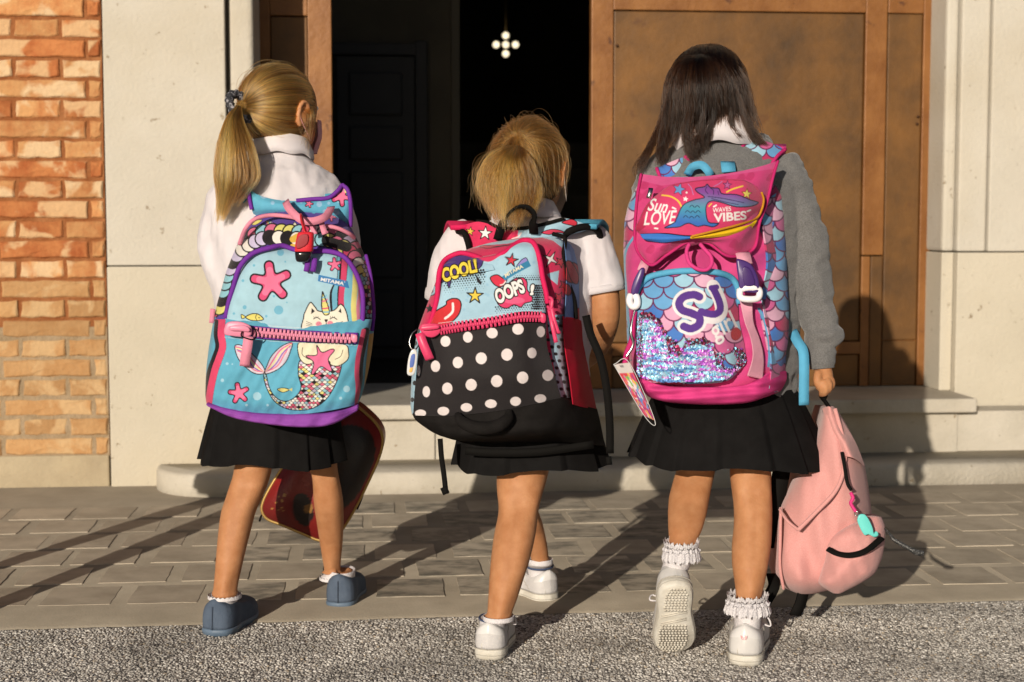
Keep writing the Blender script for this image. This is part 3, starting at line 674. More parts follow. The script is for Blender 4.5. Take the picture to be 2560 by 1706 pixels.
M_PINKMASK = mat('pink_mask', (.56,.27,.31), .85, (.6,.31,.35), scale=40)
M_WMASK = mat('white_mask', (.72,.64,.60), .85)
M_EYEW = mat('eye_white', (.75,.73,.7), .2); M_IRIS = mat('eye_brown', (.05,.025,.012), .15)
M_LACE = mat('lace', (.64,.615,.63), .9, (.46,.44,.46), scale=420, detail=2, bump=.5, bscale=420, lo=.42, hi=.62)

M_HEEL = mat('heel_patch', (.56,.545,.54), .35, (.60,.585,.58), scale=40); M_EDGE = mat('sole_line', (.36,.335,.29), .8)
def limb(crop, rows, Ys, ratio=1.05, n=36, nr=44, knee=None, calf=None, ank=None):
    R = np.array(rows, float); y = np.linspace(R[0,0], R[-1,0], nr); yr = np.linspace(0,1,len(Ys)); yy = np.interp(np.linspace(0,1,nr), yr, Ys)
    xl = sm(np.interp(y, R[:,0], R[:,1]),2); xr = sm(np.interp(y, R[:,0], R[:,2]),2)
    rings = []
    for a,b,q,Y in zip(xl,xr,y,yy):
        cc = C3(crop,(a+b)/2,q,Y); r = (b-a)/2*mpx(Y,crop); rg = []; H_ = R[-1,0]-R[0,0]
        g = lambda yk, s: math.exp(-((q-yk)/(s*H_))**2) if yk is not None else 0
        for i in range(n):
            th = 2*math.pi*i/n; d = (th-1.5*math.pi+math.pi)%(2*math.pi)-math.pi      # angle from the side that faces backwards
            k = 1+g(knee,.075)*(-.13*math.exp(-(d/.42)**2)+.055*math.exp(-((abs(d)-.85)/.3)**2)) + g(calf,.17)*(.075*math.exp(-((abs(d)-.45)/.42)**2)-.03*math.exp(-(d/.16)**2)) + g(ank,.09)*(.10*math.exp(-(d/.28)**2)-.09*math.exp(-((abs(d)-.85)/.32)**2))
            rg.append(Vector((cc.x+r*k*math.cos(th), cc.y+r*ratio*k*math.sin(th), cc.z)))
        rings.append(rg)
    return loft(rings)
def rings_p(rows, n=28, sub=5):
    """torso-like loft: rows of (P x, P y, Y, rx, ry)"""
    C = smooth_path([(*r,) for r in rows], len(rows)*sub) if False else None
    R = np.array(rows, float); k = np.linspace(0, len(rows)-1, len(rows)*sub); D_ = np.stack([sm(np.interp(k, np.arange(len(rows)), R[:,i]),4) for i in range(5)],-1)
    return loft([ell(PY(a,b,c), d, e, n) for a,b,c,d,e in D_])
def arm(pts, radii, n=16, res=26):
    q = smooth_path(pts, res); r = np.interp(np.linspace(0,1,res), np.linspace(0,1,len(radii)), radii); return tube_vf(q, r, n)
def head_parts(c, R, phi):
    rot = Matrix.Rotation(-phi, 3, 'Z'); c = Vector(c)
    def e(o, r): return ellipsoid(c+rot@Vector(o), r, rot, 28, 18)
    return [e((0,0,0),R), e((0,.024,-.048),(R[0]*.78,R[1]*.70,.052)), e((0,R[1]*.97,-.022),(.010,.014,.014)), e((0,R[1]*.9,-.058),(.022,.008,.008)), e((0,R[1]*.62,-.088),(.028,.022,.018)),
            e((R[0]*.96,-.002,-.018),(.007,.015,.022)), e((-R[0]*.96,-.002,-.018),(.007,.015,.022))] + [tube_vf([c+rot@Vector((s*(R[0]*1.03+.004*math.sin(a_)), -.004-.017*math.cos(a_)*.9, -.018+.026*math.sin(a_))) for a_ in np.linspace(-1.2,2.9,16)], .0038, 8) for s in (-1,1)], rot
def face_bits(c, R, phi, parent, mm):
    rot = Matrix.Rotation(-phi, 3, 'Z'); c = Vector(c)
    for s in (-1,1):
        V,F = ellipsoid(c+rot@Vector((s*.028,R[1]*.86,.0)), (.012,.009,.007), rot, 14, 8); e = mobj('eye', V, F, M_EYEW, parent)
        V,F = ellipsoid(c+rot@Vector((s*.028,R[1]*.86+.007,.0)), (.005,.003,.005), rot, 10, 6); mobj('iris', V, F, M_IRIS, e)
    # face mask: curved sheet over nose and chin, with pleats, and an ear loop
    V = []; n, k = 26, 12
    for i in range(k):
        for j in range(n):
            th = rad(-64+128*j/(n-1)); z = -.026-.068*i/(k-1); bul = 1.10+.12*math.cos(th)**2*math.sin(math.pi*min(1,(i+2)/k)) + .008*math.sin(i*2.2)
            sh = (1-.25*max(0,(-z-.06))/.04); V.append(c+rot@Vector((R[0]*1.03*math.sin(th)*sh, R[1]*.93*math.cos(th)*bul+.006, z)))
    V = np.array([tuple(v) for v in V]); F = gridf(k, n)
    o = mobj('face_mask', np.vstack([V, V+np.array(rot@Vector((0,-.002,0)))]), F.tolist()+[tuple(q+n*k for q in f[::-1]) for f in F.tolist()], mm, parent)
    for s in (-1,1):
        tube('ear_loop', [c+rot@Vector((s*R[0]*1.0, R[1]*.2,-.015)), c+rot@Vector((s*R[0]*1.04,-.006,.008)), c+rot@Vector((s*R[0]*1.05,-.018,-.02)), c+rot@Vector((s*R[0]*1.0, R[1]*.2,-.07))], .0006, mm, o, n=5, res=14)
def wrinkle(o, amp, fs, seed=0):
    me = o.data; n = len(me.vertices); co = np.empty(n*3); me.vertices.foreach_get('co', co); co = co.reshape(-1,3); no = np.empty(n*3); me.vertices.foreach_get('normal', no); no = no.reshape(-1,3)
    d = np.zeros(n)
    for i, p in enumerate(co):
        v = Vector((p[0]*fs[0]+seed, p[1]*fs[1], p[2]*fs[2]+seed)); a = mnoise.noise(v); d[i] = (1-abs(a)*2.2)*.6 + .4*mnoise.noise(v*2.1)
    co += no*(amp*d)[:,None]; me.vertices.foreach_set('co', co.ravel()); me.update()
def skirt(parent, waist, hem, npl, amp, seed=1, nt=30, na=420, tilt=0, wob=.012):
    (wx,wy,wY,wrx,wry), (hx,hy,hY,hrx,hry) = waist, hem; W, H = PY(wx,wy,wY), PY(hx,hy,hY); V = []
    for i in range(nt):
        t = i/(nt-1)
        for j in range(na):
            th = 2*math.pi*j/na; u = (th/(2*math.pi)*npl+.18*math.sin(3*th+seed)) % 1
            saw = (u/.86 if u < .86 else (1-u)/.14)-.5
            c = W.lerp(H, t); e = t**.85; rx = wrx+(hrx-wrx)*e; ry = wry+(hry-wry)*e
            k = 1+amp*saw*(.25+.75*t) + wob*t*math.sin(5*th+seed)+.006*t*math.sin(11*th+2*seed)
            V.append((c.x+rx*k*math.cos(th), c.y+ry*k*math.sin(th), c.z + t*(tilt*math.cos(th)+.006*math.sin(4*th+seed)-.002*saw)))
    o0 = mobj('skirt', V, ringf(nt, na, True, False), M_BLACK, parent)
    return o0
def hair_obj(name, strands, r0, r1, m, parent, label=None, tone=None):
    """strands: (n,k,3) world points"""
    A = np.asarray(strands, np.float32); n, k, _ = A.shape; cu = bpy.data.hair_curves.new(name); cu.add_curves([k]*n)
    cu.attributes['position'].data.foreach_set('vector', A.ravel())
    rr = np.tile(np.linspace(1,.35,k)**.7, (n,1))*RNG.uniform(r1, r0, (n,1)); ra = cu.attributes.get('radius') or cu.attributes.new('radius','FLOAT','POINT'); ra.data.foreach_set('value', rr.astype(np.float32).ravel())
    if tone is None:
        q = A[:, min(3,k-1)]; tone = np.array([mnoise.noise(Vector(p.tolist())*95)+.8*mnoise.noise(Vector(p.tolist())*260) for p in q])
        tone = np.clip(1+1.6*tone, .16, 2.3)
    ta = cu.attributes.new('tone','FLOAT','CURVE'); ta.data.foreach_set('value', np.asarray(tone, np.float32))
    cu.materials.append(m); return link(name, cu, m, parent, label=label)
def resamp(P_, k):
    """(n,m,3) control points -> (n,k,3) catmull"""
    n, m, _ = P_.shape; Q = np.concatenate([2*P_[:,:1]-P_[:,1:2], P_, 2*P_[:,-1:]-P_[:,-2:-1]],1); s = np.linspace(0, m-1-1e-6, k); i = s.astype(int); t = (s-i)[None,:,None]
    p0,p1,p2,p3 = Q[:,i],Q[:,i+1],Q[:,i+2],Q[:,i+3]
    return .5*((2*p1)+(p2-p0)*t+(2*p0-5*p1+4*p2-p3)*t*t+(3*p1-p0-3*p2+p3)*t**3)
def fuzz(A, amp, fr=6):
    """low-frequency wander growing towards the tip"""
    n, k, _ = A.shape; t = np.linspace(0,1,k)[None,:,None]; ph = RNG.uniform(0,6.28,(n,1,3)); f = RNG.uniform(.6,1.4,(n,1,3))*fr
    return A + amp*t*np.sin(f*t+ph)*RNG.normal(1,.6,(n,1,3))
def skull_hair(c, R, phi, tie, n, k=12, lift=.035, messy=0., facecut=.52, nap=-.75):
    """strands combed over the skull from the hairline towards tie (unit vector, head frame)"""
    rot = np.array(Matrix.Rotation(-phi, 3, 'Z')); tie = np.array(tie)/np.linalg.norm(tie); out = []
    while len(out) < n:
        d = RNG.normal(size=3); d /= np.linalg.norm(d)
        if d[1] > facecut - .45*max(0,d[2])*0 and d[2] < .62: continue
        if d[2] < nap: continue
        if d[1] > .2 and d[2] < -.25: continue
        ca = np.clip(d@tie, -1, 1); om = math.acos(ca)
        if om < .12 or om > 2.9: continue
        t = np.linspace(0,1,k); q = (np.sin((1-t)*om)[:,None]*d + np.sin(t*om)[:,None]*tie)/math.sin(om)
        gl = mnoise.noise(Vector((d*7).tolist()))+.6*mnoise.noise(Vector((d*19).tolist())); lf = 1.02+(lift*(RNG.random()*.8+.2)+.030*gl)*np.sin(math.pi*np.clip(t*1.0,0,1))**.6+messy*abs(RNG.normal())*np.sin(math.pi*t)
        q = q*lf[:,None]*np.array(R); out.append(q@rot.T+np.array(c))
    return np.array(out)
def tail(crop, edges, n, k=22, clumps=24, Yt=.02, spread=.35, lens=(.82,1.0), wander=.004, tight=.7):
    """edges: three poly-lines (left, centre, right) of (x,y,Y); strands fan between them in locks"""
    E = [np.array(e, float) for e in edges]; m = len(E[0]); cw = np.sort(RNG.uniform(-1,1,clumps)); ci = RNG.integers(0,clumps,n); w0 = np.clip(RNG.normal(0,.55,n),-1,1)
    near = np.abs(cw[None,:]-w0[:,None]).argmin(1); tt = np.linspace(0,1,m)[None,:]
    w = w0[:,None]*(1-tight*tt) + cw[near][:,None]*(tight*tt)                        # locks draw together towards the tips
    L, Cc, Rr_ = [np.repeat(e[None],n,0) for e in E]; a = (w*(w-1)/2)[...,None]; b = (1-w*w)[...,None]; c = (w*(w+1)/2)[...,None]
    Pp = a*L+b*Cc+c*Rr_; dep = RNG.uniform(-1,1,(n,1)); Pp[...,2] += dep*Yt*(.3+.7*np.sin(np.pi*np.clip(tt*.9+.1,0,1)))+.25*Yt*np.sin(9*w+ci[:,None])
    W3 = C3a(crop, Pp[...,0], Pp[...,1], Pp[...,2]); A = resamp(W3, 60); ln = RNG.uniform(*lens,n)*(.93+.07*np.sin(near*7.3))
    s = np.clip((np.linspace(0,1,k)[None,:]*ln[:,None]*59).astype(int),0,59); A = np.take_along_axis(A, s[...,None].repeat(3,2), 1)
    global TONE; TONE = np.clip(1+.55*np.sin(near*12.9898)+.35*RNG.normal(size=n), .2, 2.2)
    return fuzz(A, wander)
def cap_mesh(c, R, phi, parent, m, k=1.012, facecut=.5, nap=-.8):
    V, F = ellipsoid((0,0,0), (1,1,1), None, 40, 28); keep = []
    rot = Matrix.Rotation(-phi,3,'Z'); P_ = [Vector(c)+rot@Vector((v[0]*R[0]*k, v[1]*R[1]*k, v[2]*R[2]*k)) for v in V]
    for f in F:
        d = sum((Vector(V[i]) for i in f), Vector())/4
        if (d.y > facecut and d.z < .6) or d.z < nap or (d.y > .2 and d.z < -.25): continue
        keep.append(f)
    o = mobj('hair', P_, keep, m, parent); return o

# ---- shoes
def sole_loop(L, wd, n=56):
    kx = [0,.015,.05,.12,.25,.4,.55,.68,.78,.88,.95,.985,1.0]; kw = [0,.38,.66,.82,.86,.80,.90,1.0,1.02,.90,.66,.4,0]
    half = n//2; a = np.linspace(0,math.pi,half+1); y = (1-np.cos(a))/2; w = np.interp(y, kx, kw)*wd/2
    right = [(w[i], y[i]*L) for i in range(half+1)]; left = [(-w[i], y[i]*L) for i in range(half-1,0,-1)]
    return [(x - .006*math.sin(math.pi*min(1,max(0,yy/L-.3)))*1.0, yy) for x, yy in right+left]
def shoe(parent, base, heading, L=.175, wd=.070, style='sneaker', mu=None, ms=None, pitch=0, flip=1, label=None, hc=.060):
    rot = Matrix.Rotation(-heading,3,'Z') @ Matrix.Translation((0,0,0)).to_3x3()
    pr = Matrix.Rotation(-pitch,3,'X'); toe = Vector((0,L,0))
    def T(p):
        p = Vector((p[0]*flip, p[1], p[2]))
        if pitch: p = pr@(p-toe)+toe
        return Vector(base)+rot@p
    loop = sole_loop(L, wd); n = len(loop); cx = L*.5
    def sc_(k): return [(x*k, (y-cx)*(1+(k-1)*.5)+cx) for x,y in loop]
    th = .022 if style != 'flat' else .015
    rocker = lambda y: .010*max(0,(y/L-.72)/.28)**2
    rings = [[T((x,y,z+rocker(y))) for x,y in sc_(k)] for k,z in ((.93,0),(.99,.003),(1.035,.008),(1.04,th*.6),(1.035,th-.002),(1.0,th))]
    V,F = loft(rings); sole = mobj('shoe', V, F, ms, parent, label=label)
    # upper: from the sole outline up to the collar
    if style == 'flat': ca, cb, cy, zc, tab = .026, .050, .058*L/.175, .064, .010
    else: ca, cb, cy, zc, tab = .026, .041, .050*L/.175, hc, .012
    col = []
    for x,y in loop:
        a = math.atan2(x/(wd/2), (y-cx)/(L/2)); col.append((ca*math.sin(a), cy+cb*math.cos(a), zc+tab*max(0,-math.cos(a))**2-.006*abs(math.sin(a))+(.004 if style!='flat' else -.012)*max(0,math.cos(a))))
    rings = []; NR = 16
    for i in range(NR):
        t = i/(NR-1); e = t**2.3*(1-.15*(1-t)); zf = 1-(1-t)**1.55
        rings.append([T((p[0]*(1+.03*math.sin(math.pi*t))*(1-e)+q[0]*e, p[1]*(1-e)+q[1]*e, th+rocker(p[1])*(1-e)+(q[2]-th)*zf)) for p,q in zip(loop,col)])
    cc = Vector((0,cy,0)); rings.append([T(((q[0])*.86, (q[1]-cy)*.86+cy, q[2]+.001)) for q in col]); rings.append([T((q[0]*.8, (q[1]-cy)*.8+cy, q[2]-.03)) for q in col])
    V,F = loft(rings, True, True); up = mobj('upper', V, F, mu, sole)
    if style != 'flat':
        V,F = [], []
        for k in range(4):                                                                # laces
            y = cy+cb+.006+.011*k; z = zc*.98-.009*k
            q = tube_vf([T((-.017,y,z-.004)), T((0,y+.003,z+.004)), T((.017,y,z-.004))], .0032, 6); V,F = merge([(V,F), q])
        mobj('laces', V, F, M_SOCK, sole)
        tab_, hw_ = [], 7
        for i in range(7, NR):
            g_ = [rings[i][j % n] for j in range(-hw_, hw_+1)]; cc_ = sum(rings[i], Vector())/n
            tab_.append([p+(p-cc_).normalized()*(.0016 if 0 < jj < 2*hw_ else .0002) for jj, p in enumerate(g_)])
        m_ = 2*hw_+1; mobj('heel_tab', [p for g_ in tab_ for p in g_], ringf(len(tab_), m_, closed=False), M_HEEL, sole)
        V,F = tube_vf([T((x*1.043, (y-cx)*1.022+cx, th*.98+rocker(y))) for x,y in loop+loop[:1]], .0011, 5); mobj('sole_edge', V, F, M_EDGE, sole)
        V,F = tube_vf([T((x*1.047, (y-cx)*1.024+cx, th*.45+rocker(y))) for x,y in loop+loop[:1]], .0007, 5); mobj('sole_groove', V, F, M_EDGE, sole)
        for s_ in (-1,1):
            tube('side_seam', [p+(p-sum(rings[i], Vector())/n).normalized()*.0006 for i, p in ((i, rings[i][(s_*(9+i//2)) % n]) for i in range(0, NR-1))], .0007, M_EDGE, sole, n=5)
        tube('lace_bow', [T((.016,cy+cb,zc)), T((.034,cy+cb-.004,zc+.008)), T((.040,cy+cb-.006,zc-.008)), T((.020,cy+cb,zc-.004))], .0018, M_SOCK, sole, n=6, res=14)
    V,F = tube_vf([T((q[0]*.97, (q[1]-cy)*.97+cy, q[2])) for q in col+col[:1]], .0017, 6); mobj('collar_binding', V, F, mu, sole)
    # heel seam
    tube('heel_seam', [T((0,-.0045+.004*k_,th+k_*(zc+tab-th))) for k_ in (0,.2,.4,.6,.8)] if style == 'flat' else [T((-.0125,.0005+.010*k_,th+k_*(zc-th))) for k_ in (0,.3,.6,.9)], .0007, M_STITCH if style == 'flat' else M_WSOLE, sole, n=5)
    return sole, T, (Vector(T((0,cy,zc-.02))), Vector(T((0,cy,zc+.012))), ca, cb)
def sock(parent, ankle, r, info, m=M_SOCK, top=.0, label=None):
    lo_, cu_, ca, cb = info; A = Vector(ankle); up = (A-cu_)
    rings = [ell(lo_, ca*.9, cb*.75, 28), ell(cu_, ca*.97, cb*.86, 28), ell(cu_.lerp(A,.5), (ca*.9+r)/2, (cb*.8+r)/2, 28), ell(A, r, r*1.03, 28), ell(A+Vector((0,0,top)), r*1.0, r*1.04, 28), ell(A+Vector((0,0,top-.004)), r*.9, r*.95, 28)]
    k = np.linspace(0,len(rings)-1,22); out = []
    for s in k:
        i = min(int(s),len(rings)-2); f = s-i; out.append([a.lerp(b,f) for a,b in zip(rings[i],rings[i+1])])
    V,F = loft(out); o = mobj('sock', V, F, m, parent, label=label); return o
def foot_fill(ankle, r, info):
    lo_, cu_, ca, cb = info; return loft([ell(Vector(ankle)+Vector((0,0,.01)), r*.95, r*.98, 18), ell(cu_, ca*.75, cb*.65, 18), ell(lo_, ca*.7, cb*.6, 18)])
def bands(parent, ankle, info, zs, m, r=.003):
    lo_, cu_, ca, cb = info
    for q in zs:
        c = cu_.lerp(Vector(ankle), q); rr = 1.03
        k0, k1 = (ca*.97*(1-q)+.0345*q), (cb*.86*(1-q)+.036*q)
        V,F = tube_vf(ell(c, k0*rr, k1*rr, 28)+[ell(c, k0*rr, k1*rr, 28)[0]], .0016, 6); mobj('sock_stripe', V, F, m, parent)

BLONDE = hair_mat('blonde_hair', (.40,.145,.030), .24, .3); BLONDE2 = hair_mat('dark_blonde_hair', (.33,.11,.022), .25, .35); BROWN = hair_mat('brown_hair', (.013,.0052,.0022), .26, .5, 1.42)
M_CAPB = mat('scalp_blonde', (.10,.045,.013), .7); M_CAPD = mat('scalp_brown', (.007,.0035,.002), .7, spec=.1)

# ------------------------------------------------------------------ girl with the long ponytail
g1 = thing('person', 'blonde girl with side ponytail and white shirt, blue slip-on shoes, carrying a sea-print backpack', 'person', PY(690,1520,3.26)*1.0)
g1.location = (g1.location.x, g1.location.y, 0)
H1, HR1, PH1 = C3('R1', 618, 440, 3.29), (.073,.086,.085), rad(36)
hp, _ = head_parts(H1, HR1, PH1)
legL = limb('R3', [(180,405,640),(250,398,638),(310,385,635),(400,370,616),(450,350,600),(540,322,562),(620,293,523),(750,276,490),(900,262,452),(1020,253,425),(1120,243,402),(1190,238,396)], [3.24,3.24,3.21,3.18,3.17], knee=430, calf=640, ank=1100)
legR = limb('R3', [(180,830,1045),(250,838,1048),(310,852,1052),(380,886,1060),(450,893,1076),(560,897,1095),(700,918,1097),(830,938,1090),(950,957,1078),(1010,968,1076),(1050,975,1083)], [3.29,3.30,3.33,3.38,3.41], knee=400, calf=600, ank=990)
a1L, a1R = C3('R3', 318, 1188, 3.17), C3('R3', 1030, 1050, 3.41)
sL, T1L, i1L = shoe(g1, PZ(*cp('R3',240,1446),0), rad(15), .178, .078, 'flat', M_BSHOE, M_BSOLE, label='slate blue slip-on shoe on the trailing foot')
sR, T1R, i1R = shoe(g1, PZ(*cp('R3',1058,1266),0), rad(7), .175, .074, 'flat', M_BSHOE, M_BSOLE, label='slate blue slip-on shoe on the leading foot')
torso1 = rings_p([(700,365,3.29,.036,.04),(700,398,3.28,.045,.045),(700,430,3.27,.08,.055),(700,480,3.26,.115,.07),(695,650,3.25,.11,.08),(690,900,3.25,.105,.08),(687,1060,3.26,.10,.085),(687,1100,3.26,.08,.07)])
armL1 = arm([PY(575,500,3.26), PY(556,590,3.26), PY(572,680,3.25), PY(610,690,3.36), PY(640,640,3.44)], [.034,.031,.028,.025,.020])
armR1 = arm([PY(815,490,3.27), PY(846,600,3.30), PY(856,690,3.33), PY(858,850,3.39), PY(850,1010,3.46)], [.034,.031,.028,.024,.020])
def hand(c, d, s, curl=.9, r=.0068, n=4):
    """palm with four curled fingers and a thumb; d = finger direction, s = across the palm"""
    c, d, s = Vector(c), Vector(d).normalized(), Vector(s).normalized(); q = d.cross(s); P_ = [ellipsoid(c, (.024,.012,.028), Matrix((s, q, d)).transposed(), 18, 12)]
    for i in range(4):
        o = c+d*.022+s*(-.018+.012*i); l = (.030,.034,.033,.026)[i]; p1 = o+d*l*.55+q*.004; p2 = p1+(d*math.cos(curl)+q*math.sin(curl))*l*.5; p3 = p2+(d*math.cos(2*curl)+q*math.sin(2*curl))*l*.42
        P_.append(tube_vf(smooth_path([o-d*.01,o,p1,p2,p3],12), [r*1.05,r*1.05,r*1.05,r,r,r,r*.97,r*.95,r*.93,r*.9,r*.85,r*.6], 10))
    o = c-d*.008-s*.022; P_.append(tube_vf(smooth_path([o, o+d*.018-s*.008+q*.006, o+d*.036-s*.002+q*.014],8), [.009,.009,.0085,.008,.0078,.0075,.007,.005], 10)); return P_
hands1 = hand(PY(648,622,3.455), (.2,-.2,1), (1,.3,0)) + hand(PY(846,1040,3.47), (0,.1,-1), (.3,.95,0))
neck1 = rings_p([(708,330,3.29,.034,.036),(702,372,3.29,.036,.038),(700,410,3.28,.042,.042)])
remesh('body', hp+[legL,legR,torso1,armL1,armR1,neck1,foot_fill(a1L,.030,i1L),foot_fill(a1R,.030,i1R)]+hands1, .0036, M_SKIN, g1, 6)
face_bits(H1, HR1, PH1, g1, M_PINKMASK)
for A, i_, r, tp in ((a1L,i1L,.0315,.006),(a1R,i1R,.0285,.000)):
    s_ = sock(g1, A, r, i_, top=tp)
    V = []
    for q in range(2):
        for j in range(90):
            th = 2*math.pi*j/90; V.append(Vector(A)+Vector(((r+.0025)*math.cos(th), (r+.0025)*1.04*math.sin(th), tp-.006+q*(.007+.0018*math.sin(th*24)))))
    mobj('cuff_edge', V, ringf(2,90,False,False), M_SOCK, s_)
shirt = remesh('shirt', [rings_p([(702,380,3.285,.044,.046),(700,402,3.28,.056,.052),(700,425,3.27,.090,.062),(699,450,3.265,.114,.074),(697,485,3.26,.132,.084),(695,560,3.255,.137,.092),(692,700,3.25,.132,.095),(690,900,3.25,.122,.094),(688,1010,3.255,.117,.093)]),
    arm([PY(590,480,3.265), PY(565,520,3.262), PY(548,600,3.262), PY(562,690,3.25), PY(605,700,3.35)], [.040,.043,.040,.037,.034]), arm([PY(795,455,3.27), PY(822,500,3.275), PY(850,600,3.30), PY(858,690,3.33), PY(858,840,3.38)], [.034,.040,.038,.034,.031])], .0048, M_SHIRT, g1, 8)
wrinkle(shirt, .008, (13,10,7), 3); wrinkle(shirt, .0036, (34,20,17), 8)
def collar(parent, c, r0, r1, h, m, tilt=.012, gap=.5, rot=0):
    V = []; n = 60; prof = ((r0,h*.55,0),(r0*1.02,h,.0),(r0*1.10,h*.98,0),(r1,h*.10,0),(r1*1.02,-h*.42,0),(r1*.95,-h*.42,0),(r0*1.12,h*.7,0))
    for k, (r, z, _) in enumerate(prof):
        for j in range(n):
            th = math.pi/2+rot+gap/2+(2*math.pi-gap)*j/(n-1); V.append(Vector(c)+Vector((r*math.cos(th), r*math.sin(th)*.95, z-tilt*math.sin(th)+.0025*math.sin(7*th)*(k > 2))))
    return mobj('collar', V, ringf(len(prof), n, closed=False), m, parent)
collar(shirt, C3('R1', 636, 742, 3.285), .050, .066, .028, M_SHIRT, .012, .6, -PH1*.6)
skirt(g1, (690,960,3.26,.118,.098), (683,1148,3.27,.153,.128), 13, .055, 2.2, tilt=-.004)
cap_mesh(H1, HR1, PH1, g1, M_CAPB)
tieP = np.array(C3('R1', 372, 438, 3.225)); rt = np.array(Matrix.Rotation(PH1,3,'Z')); tv = rt@(tieP-np.array(H1)); tv = tv/np.array(HR1)
hs = skull_hair(H1, HR1, PH1, tv, 5200, lift=.03, messy=.004); 
hs[:, -1] = tieP + RNG.normal(0,.004,(len(hs),3)); hair_obj('hair_strands', hs, .00042, .00022, BLONDE, g1, 'golden blonde hair combed sideways over the head')
tl = tail('R1', [[(345,425,3.20),(285,500,3.185),(235,640,3.17),(205,850,3.16),(222,1030,3.16),(208,1205,3.16)], [(360,430,3.20),(325,520,3.175),(330,700,3.15),(335,900,3.14),(295,1050,3.145),(250,1195,3.15)], [(375,440,3.20),(392,540,3.19),(455,700,3.17),(492,880,3.155),(425,985,3.15),(330,1120,3.155)]], 3000, lens=(.72,1.0), clumps=16, Yt=.022, wander=.003, tight=.6)
hair_obj('ponytail', tl, .00042, .00022, BLONDE, g1, 'long straight blonde ponytail', TONE)
# loose strands in front of the ear
lo_ = tail('R1', [[(765,430,3.26),(778,500,3.228),(765,580,3.225),(762,720,3.235)], [(805,410,3.27),(825,490,3.24),(815,610,3.245),(790,760,3.25)], [(835,400,3.29),(855,480,3.268),(866,600,3.28),(842,745,3.28)]], 70, k=16, clumps=18, Yt=.004, lens=(.6,1), wander=.004, tight=.5)
fly = skull_hair(H1, HR1, PH1, tv, 130, lift=.05, messy=.05); hair_obj('loose_hair', np.concatenate([resamp(lo_,12), fly]), .00034, .0002, BLONDE, g1, tone=np.clip(RNG.normal(.7,.3,len(lo_)+len(fly)),.2,1.5))
M_SCR = mat('scrunchie_cloth', (.02,.02,.025), .8, (.28,.27,.30), scale=130, detail=2, lo=.5, hi=.62, bump=.4, bscale=60)
scr = tag(None or tube('scrunchie', [Vector(tieP)+Vector(((.021*math.cos(a)*.95), -.006+.012*math.cos(a)+.012*math.sin(a), .021*math.sin(a)-.014*math.cos(a))) for a in np.linspace(0,2*math.pi,49)], [.0085+.0018*math.sin(k*2.1) for k in range(49)], M_SCR, None, n=12), 'dark patterned scrunchie around the long ponytail', 'scrunchie')

# ------------------------------------------------------------------ smallest girl, in the middle
g2 = thing('person', 'smallest girl with messy blonde hair, white polo shirt and one white sneaker lifted forward', 'person', (PY(1316,1550,3.12).x, 3.12, 0))
H2, HR2, PH2 = C3('R4', 1015, 485, 3.15), (.0715,.084,.086), rad(16)
hp, _ = head_parts(H2, HR2, PH2)
legL = limb('R6', [(60,452,800),(170,456,782),(260,444,765),(350,437,745),(430,441,720),(500,453,700),(560,448,693),(650,426,684),(750,411,664),(850,401,638),(950,393,604),(1050,388,573),(1130,383,542),(1190,384,522)], [3.11,3.10,3.05,3.0,2.985], knee=470, calf=680, ank=1110)
legR = limb('R6', [(60,385,580),(180,390,572),(400,470,648),(600,560,722),(720,610,748),(800,648,758),(860,650,764)], [3.13,3.17,3.27,3.36,3.40])
a2L, a2R = C3('R6', 453, 1192, 2.985), C3('R6', 708, 850, 3.40)
sL2, T2L, i2L = shoe(g2, PZ(*cp('R6',388,1440),0), rad(10), .168, .070, 'sneaker', M_WCANV, M_WSOLE, label='white canvas sneaker on the planted foot')
sR2, T2R, i2R = shoe(g2, PZ(*cp('R6',768,1092),0), rad(-30), .168, .070, 'sneaker', M_WCANV, M_WSOLE, label='white canvas sneaker on the forward foot')
torso2 = rings_p([(1318,515,3.15,.034,.038),(1317,548,3.14,.044,.045),(1318,575,3.13,.09,.06),(1318,640,3.12,.105,.075),(1318,900,3.11,.10,.08),(1318,1080,3.11,.10,.085),(1318,1120,3.11,.08,.07)])
armR2 = arm([C3('R5',1270,150,3.12), C3('R5',1310,300,3.11), C3('R5',1335,470,3.10), C3('R5',1338,640,3.11), C3('R5',1285,800,3.20), C3('R5',1200,900,3.30)], [.032,.032,.030,.0285,.025,.019])
armL2 = arm([PY(1160,600,3.13), PY(1130,680,3.13), PY(1125,760,3.15), PY(1170,800,3.26), PY(1210,790,3.34)], [.032,.031,.029,.025,.019])
hands2 = hand(C3('R5',1205,870,3.36), (-.6,.6,-.1), (0,.3,1)) + hand(PY(1222,786,3.37), (.5,.7,.1), (0,.3,1))
neck2 = rings_p([(1322,480,3.15,.034,.036),(1318,525,3.15,.036,.038),(1317,560,3.14,.042,.042)])
remesh('body', hp+[legL,legR,torso2,armL2,armR2,neck2,foot_fill(a2L,.028,i2L),foot_fill(a2R,.023,i2R)]+hands2, .0036, M_SKIN, g2, 6)
face_bits(H2, HR2, PH2, g2, M_WMASK)
s_ = sock(g2, a2L, .030, i2L, top=.010); M_NAVYST = mat('navy_stripe', (.05,.07,.14), .9); bands(s_, a2L, i2L, (.02,.09,.16), M_NAVYST)
s_ = sock(g2, a2R, .0265, i2R, top=.012); bands(s_, a2R, i2R, (.12,.25,.38), M_NAVYST)
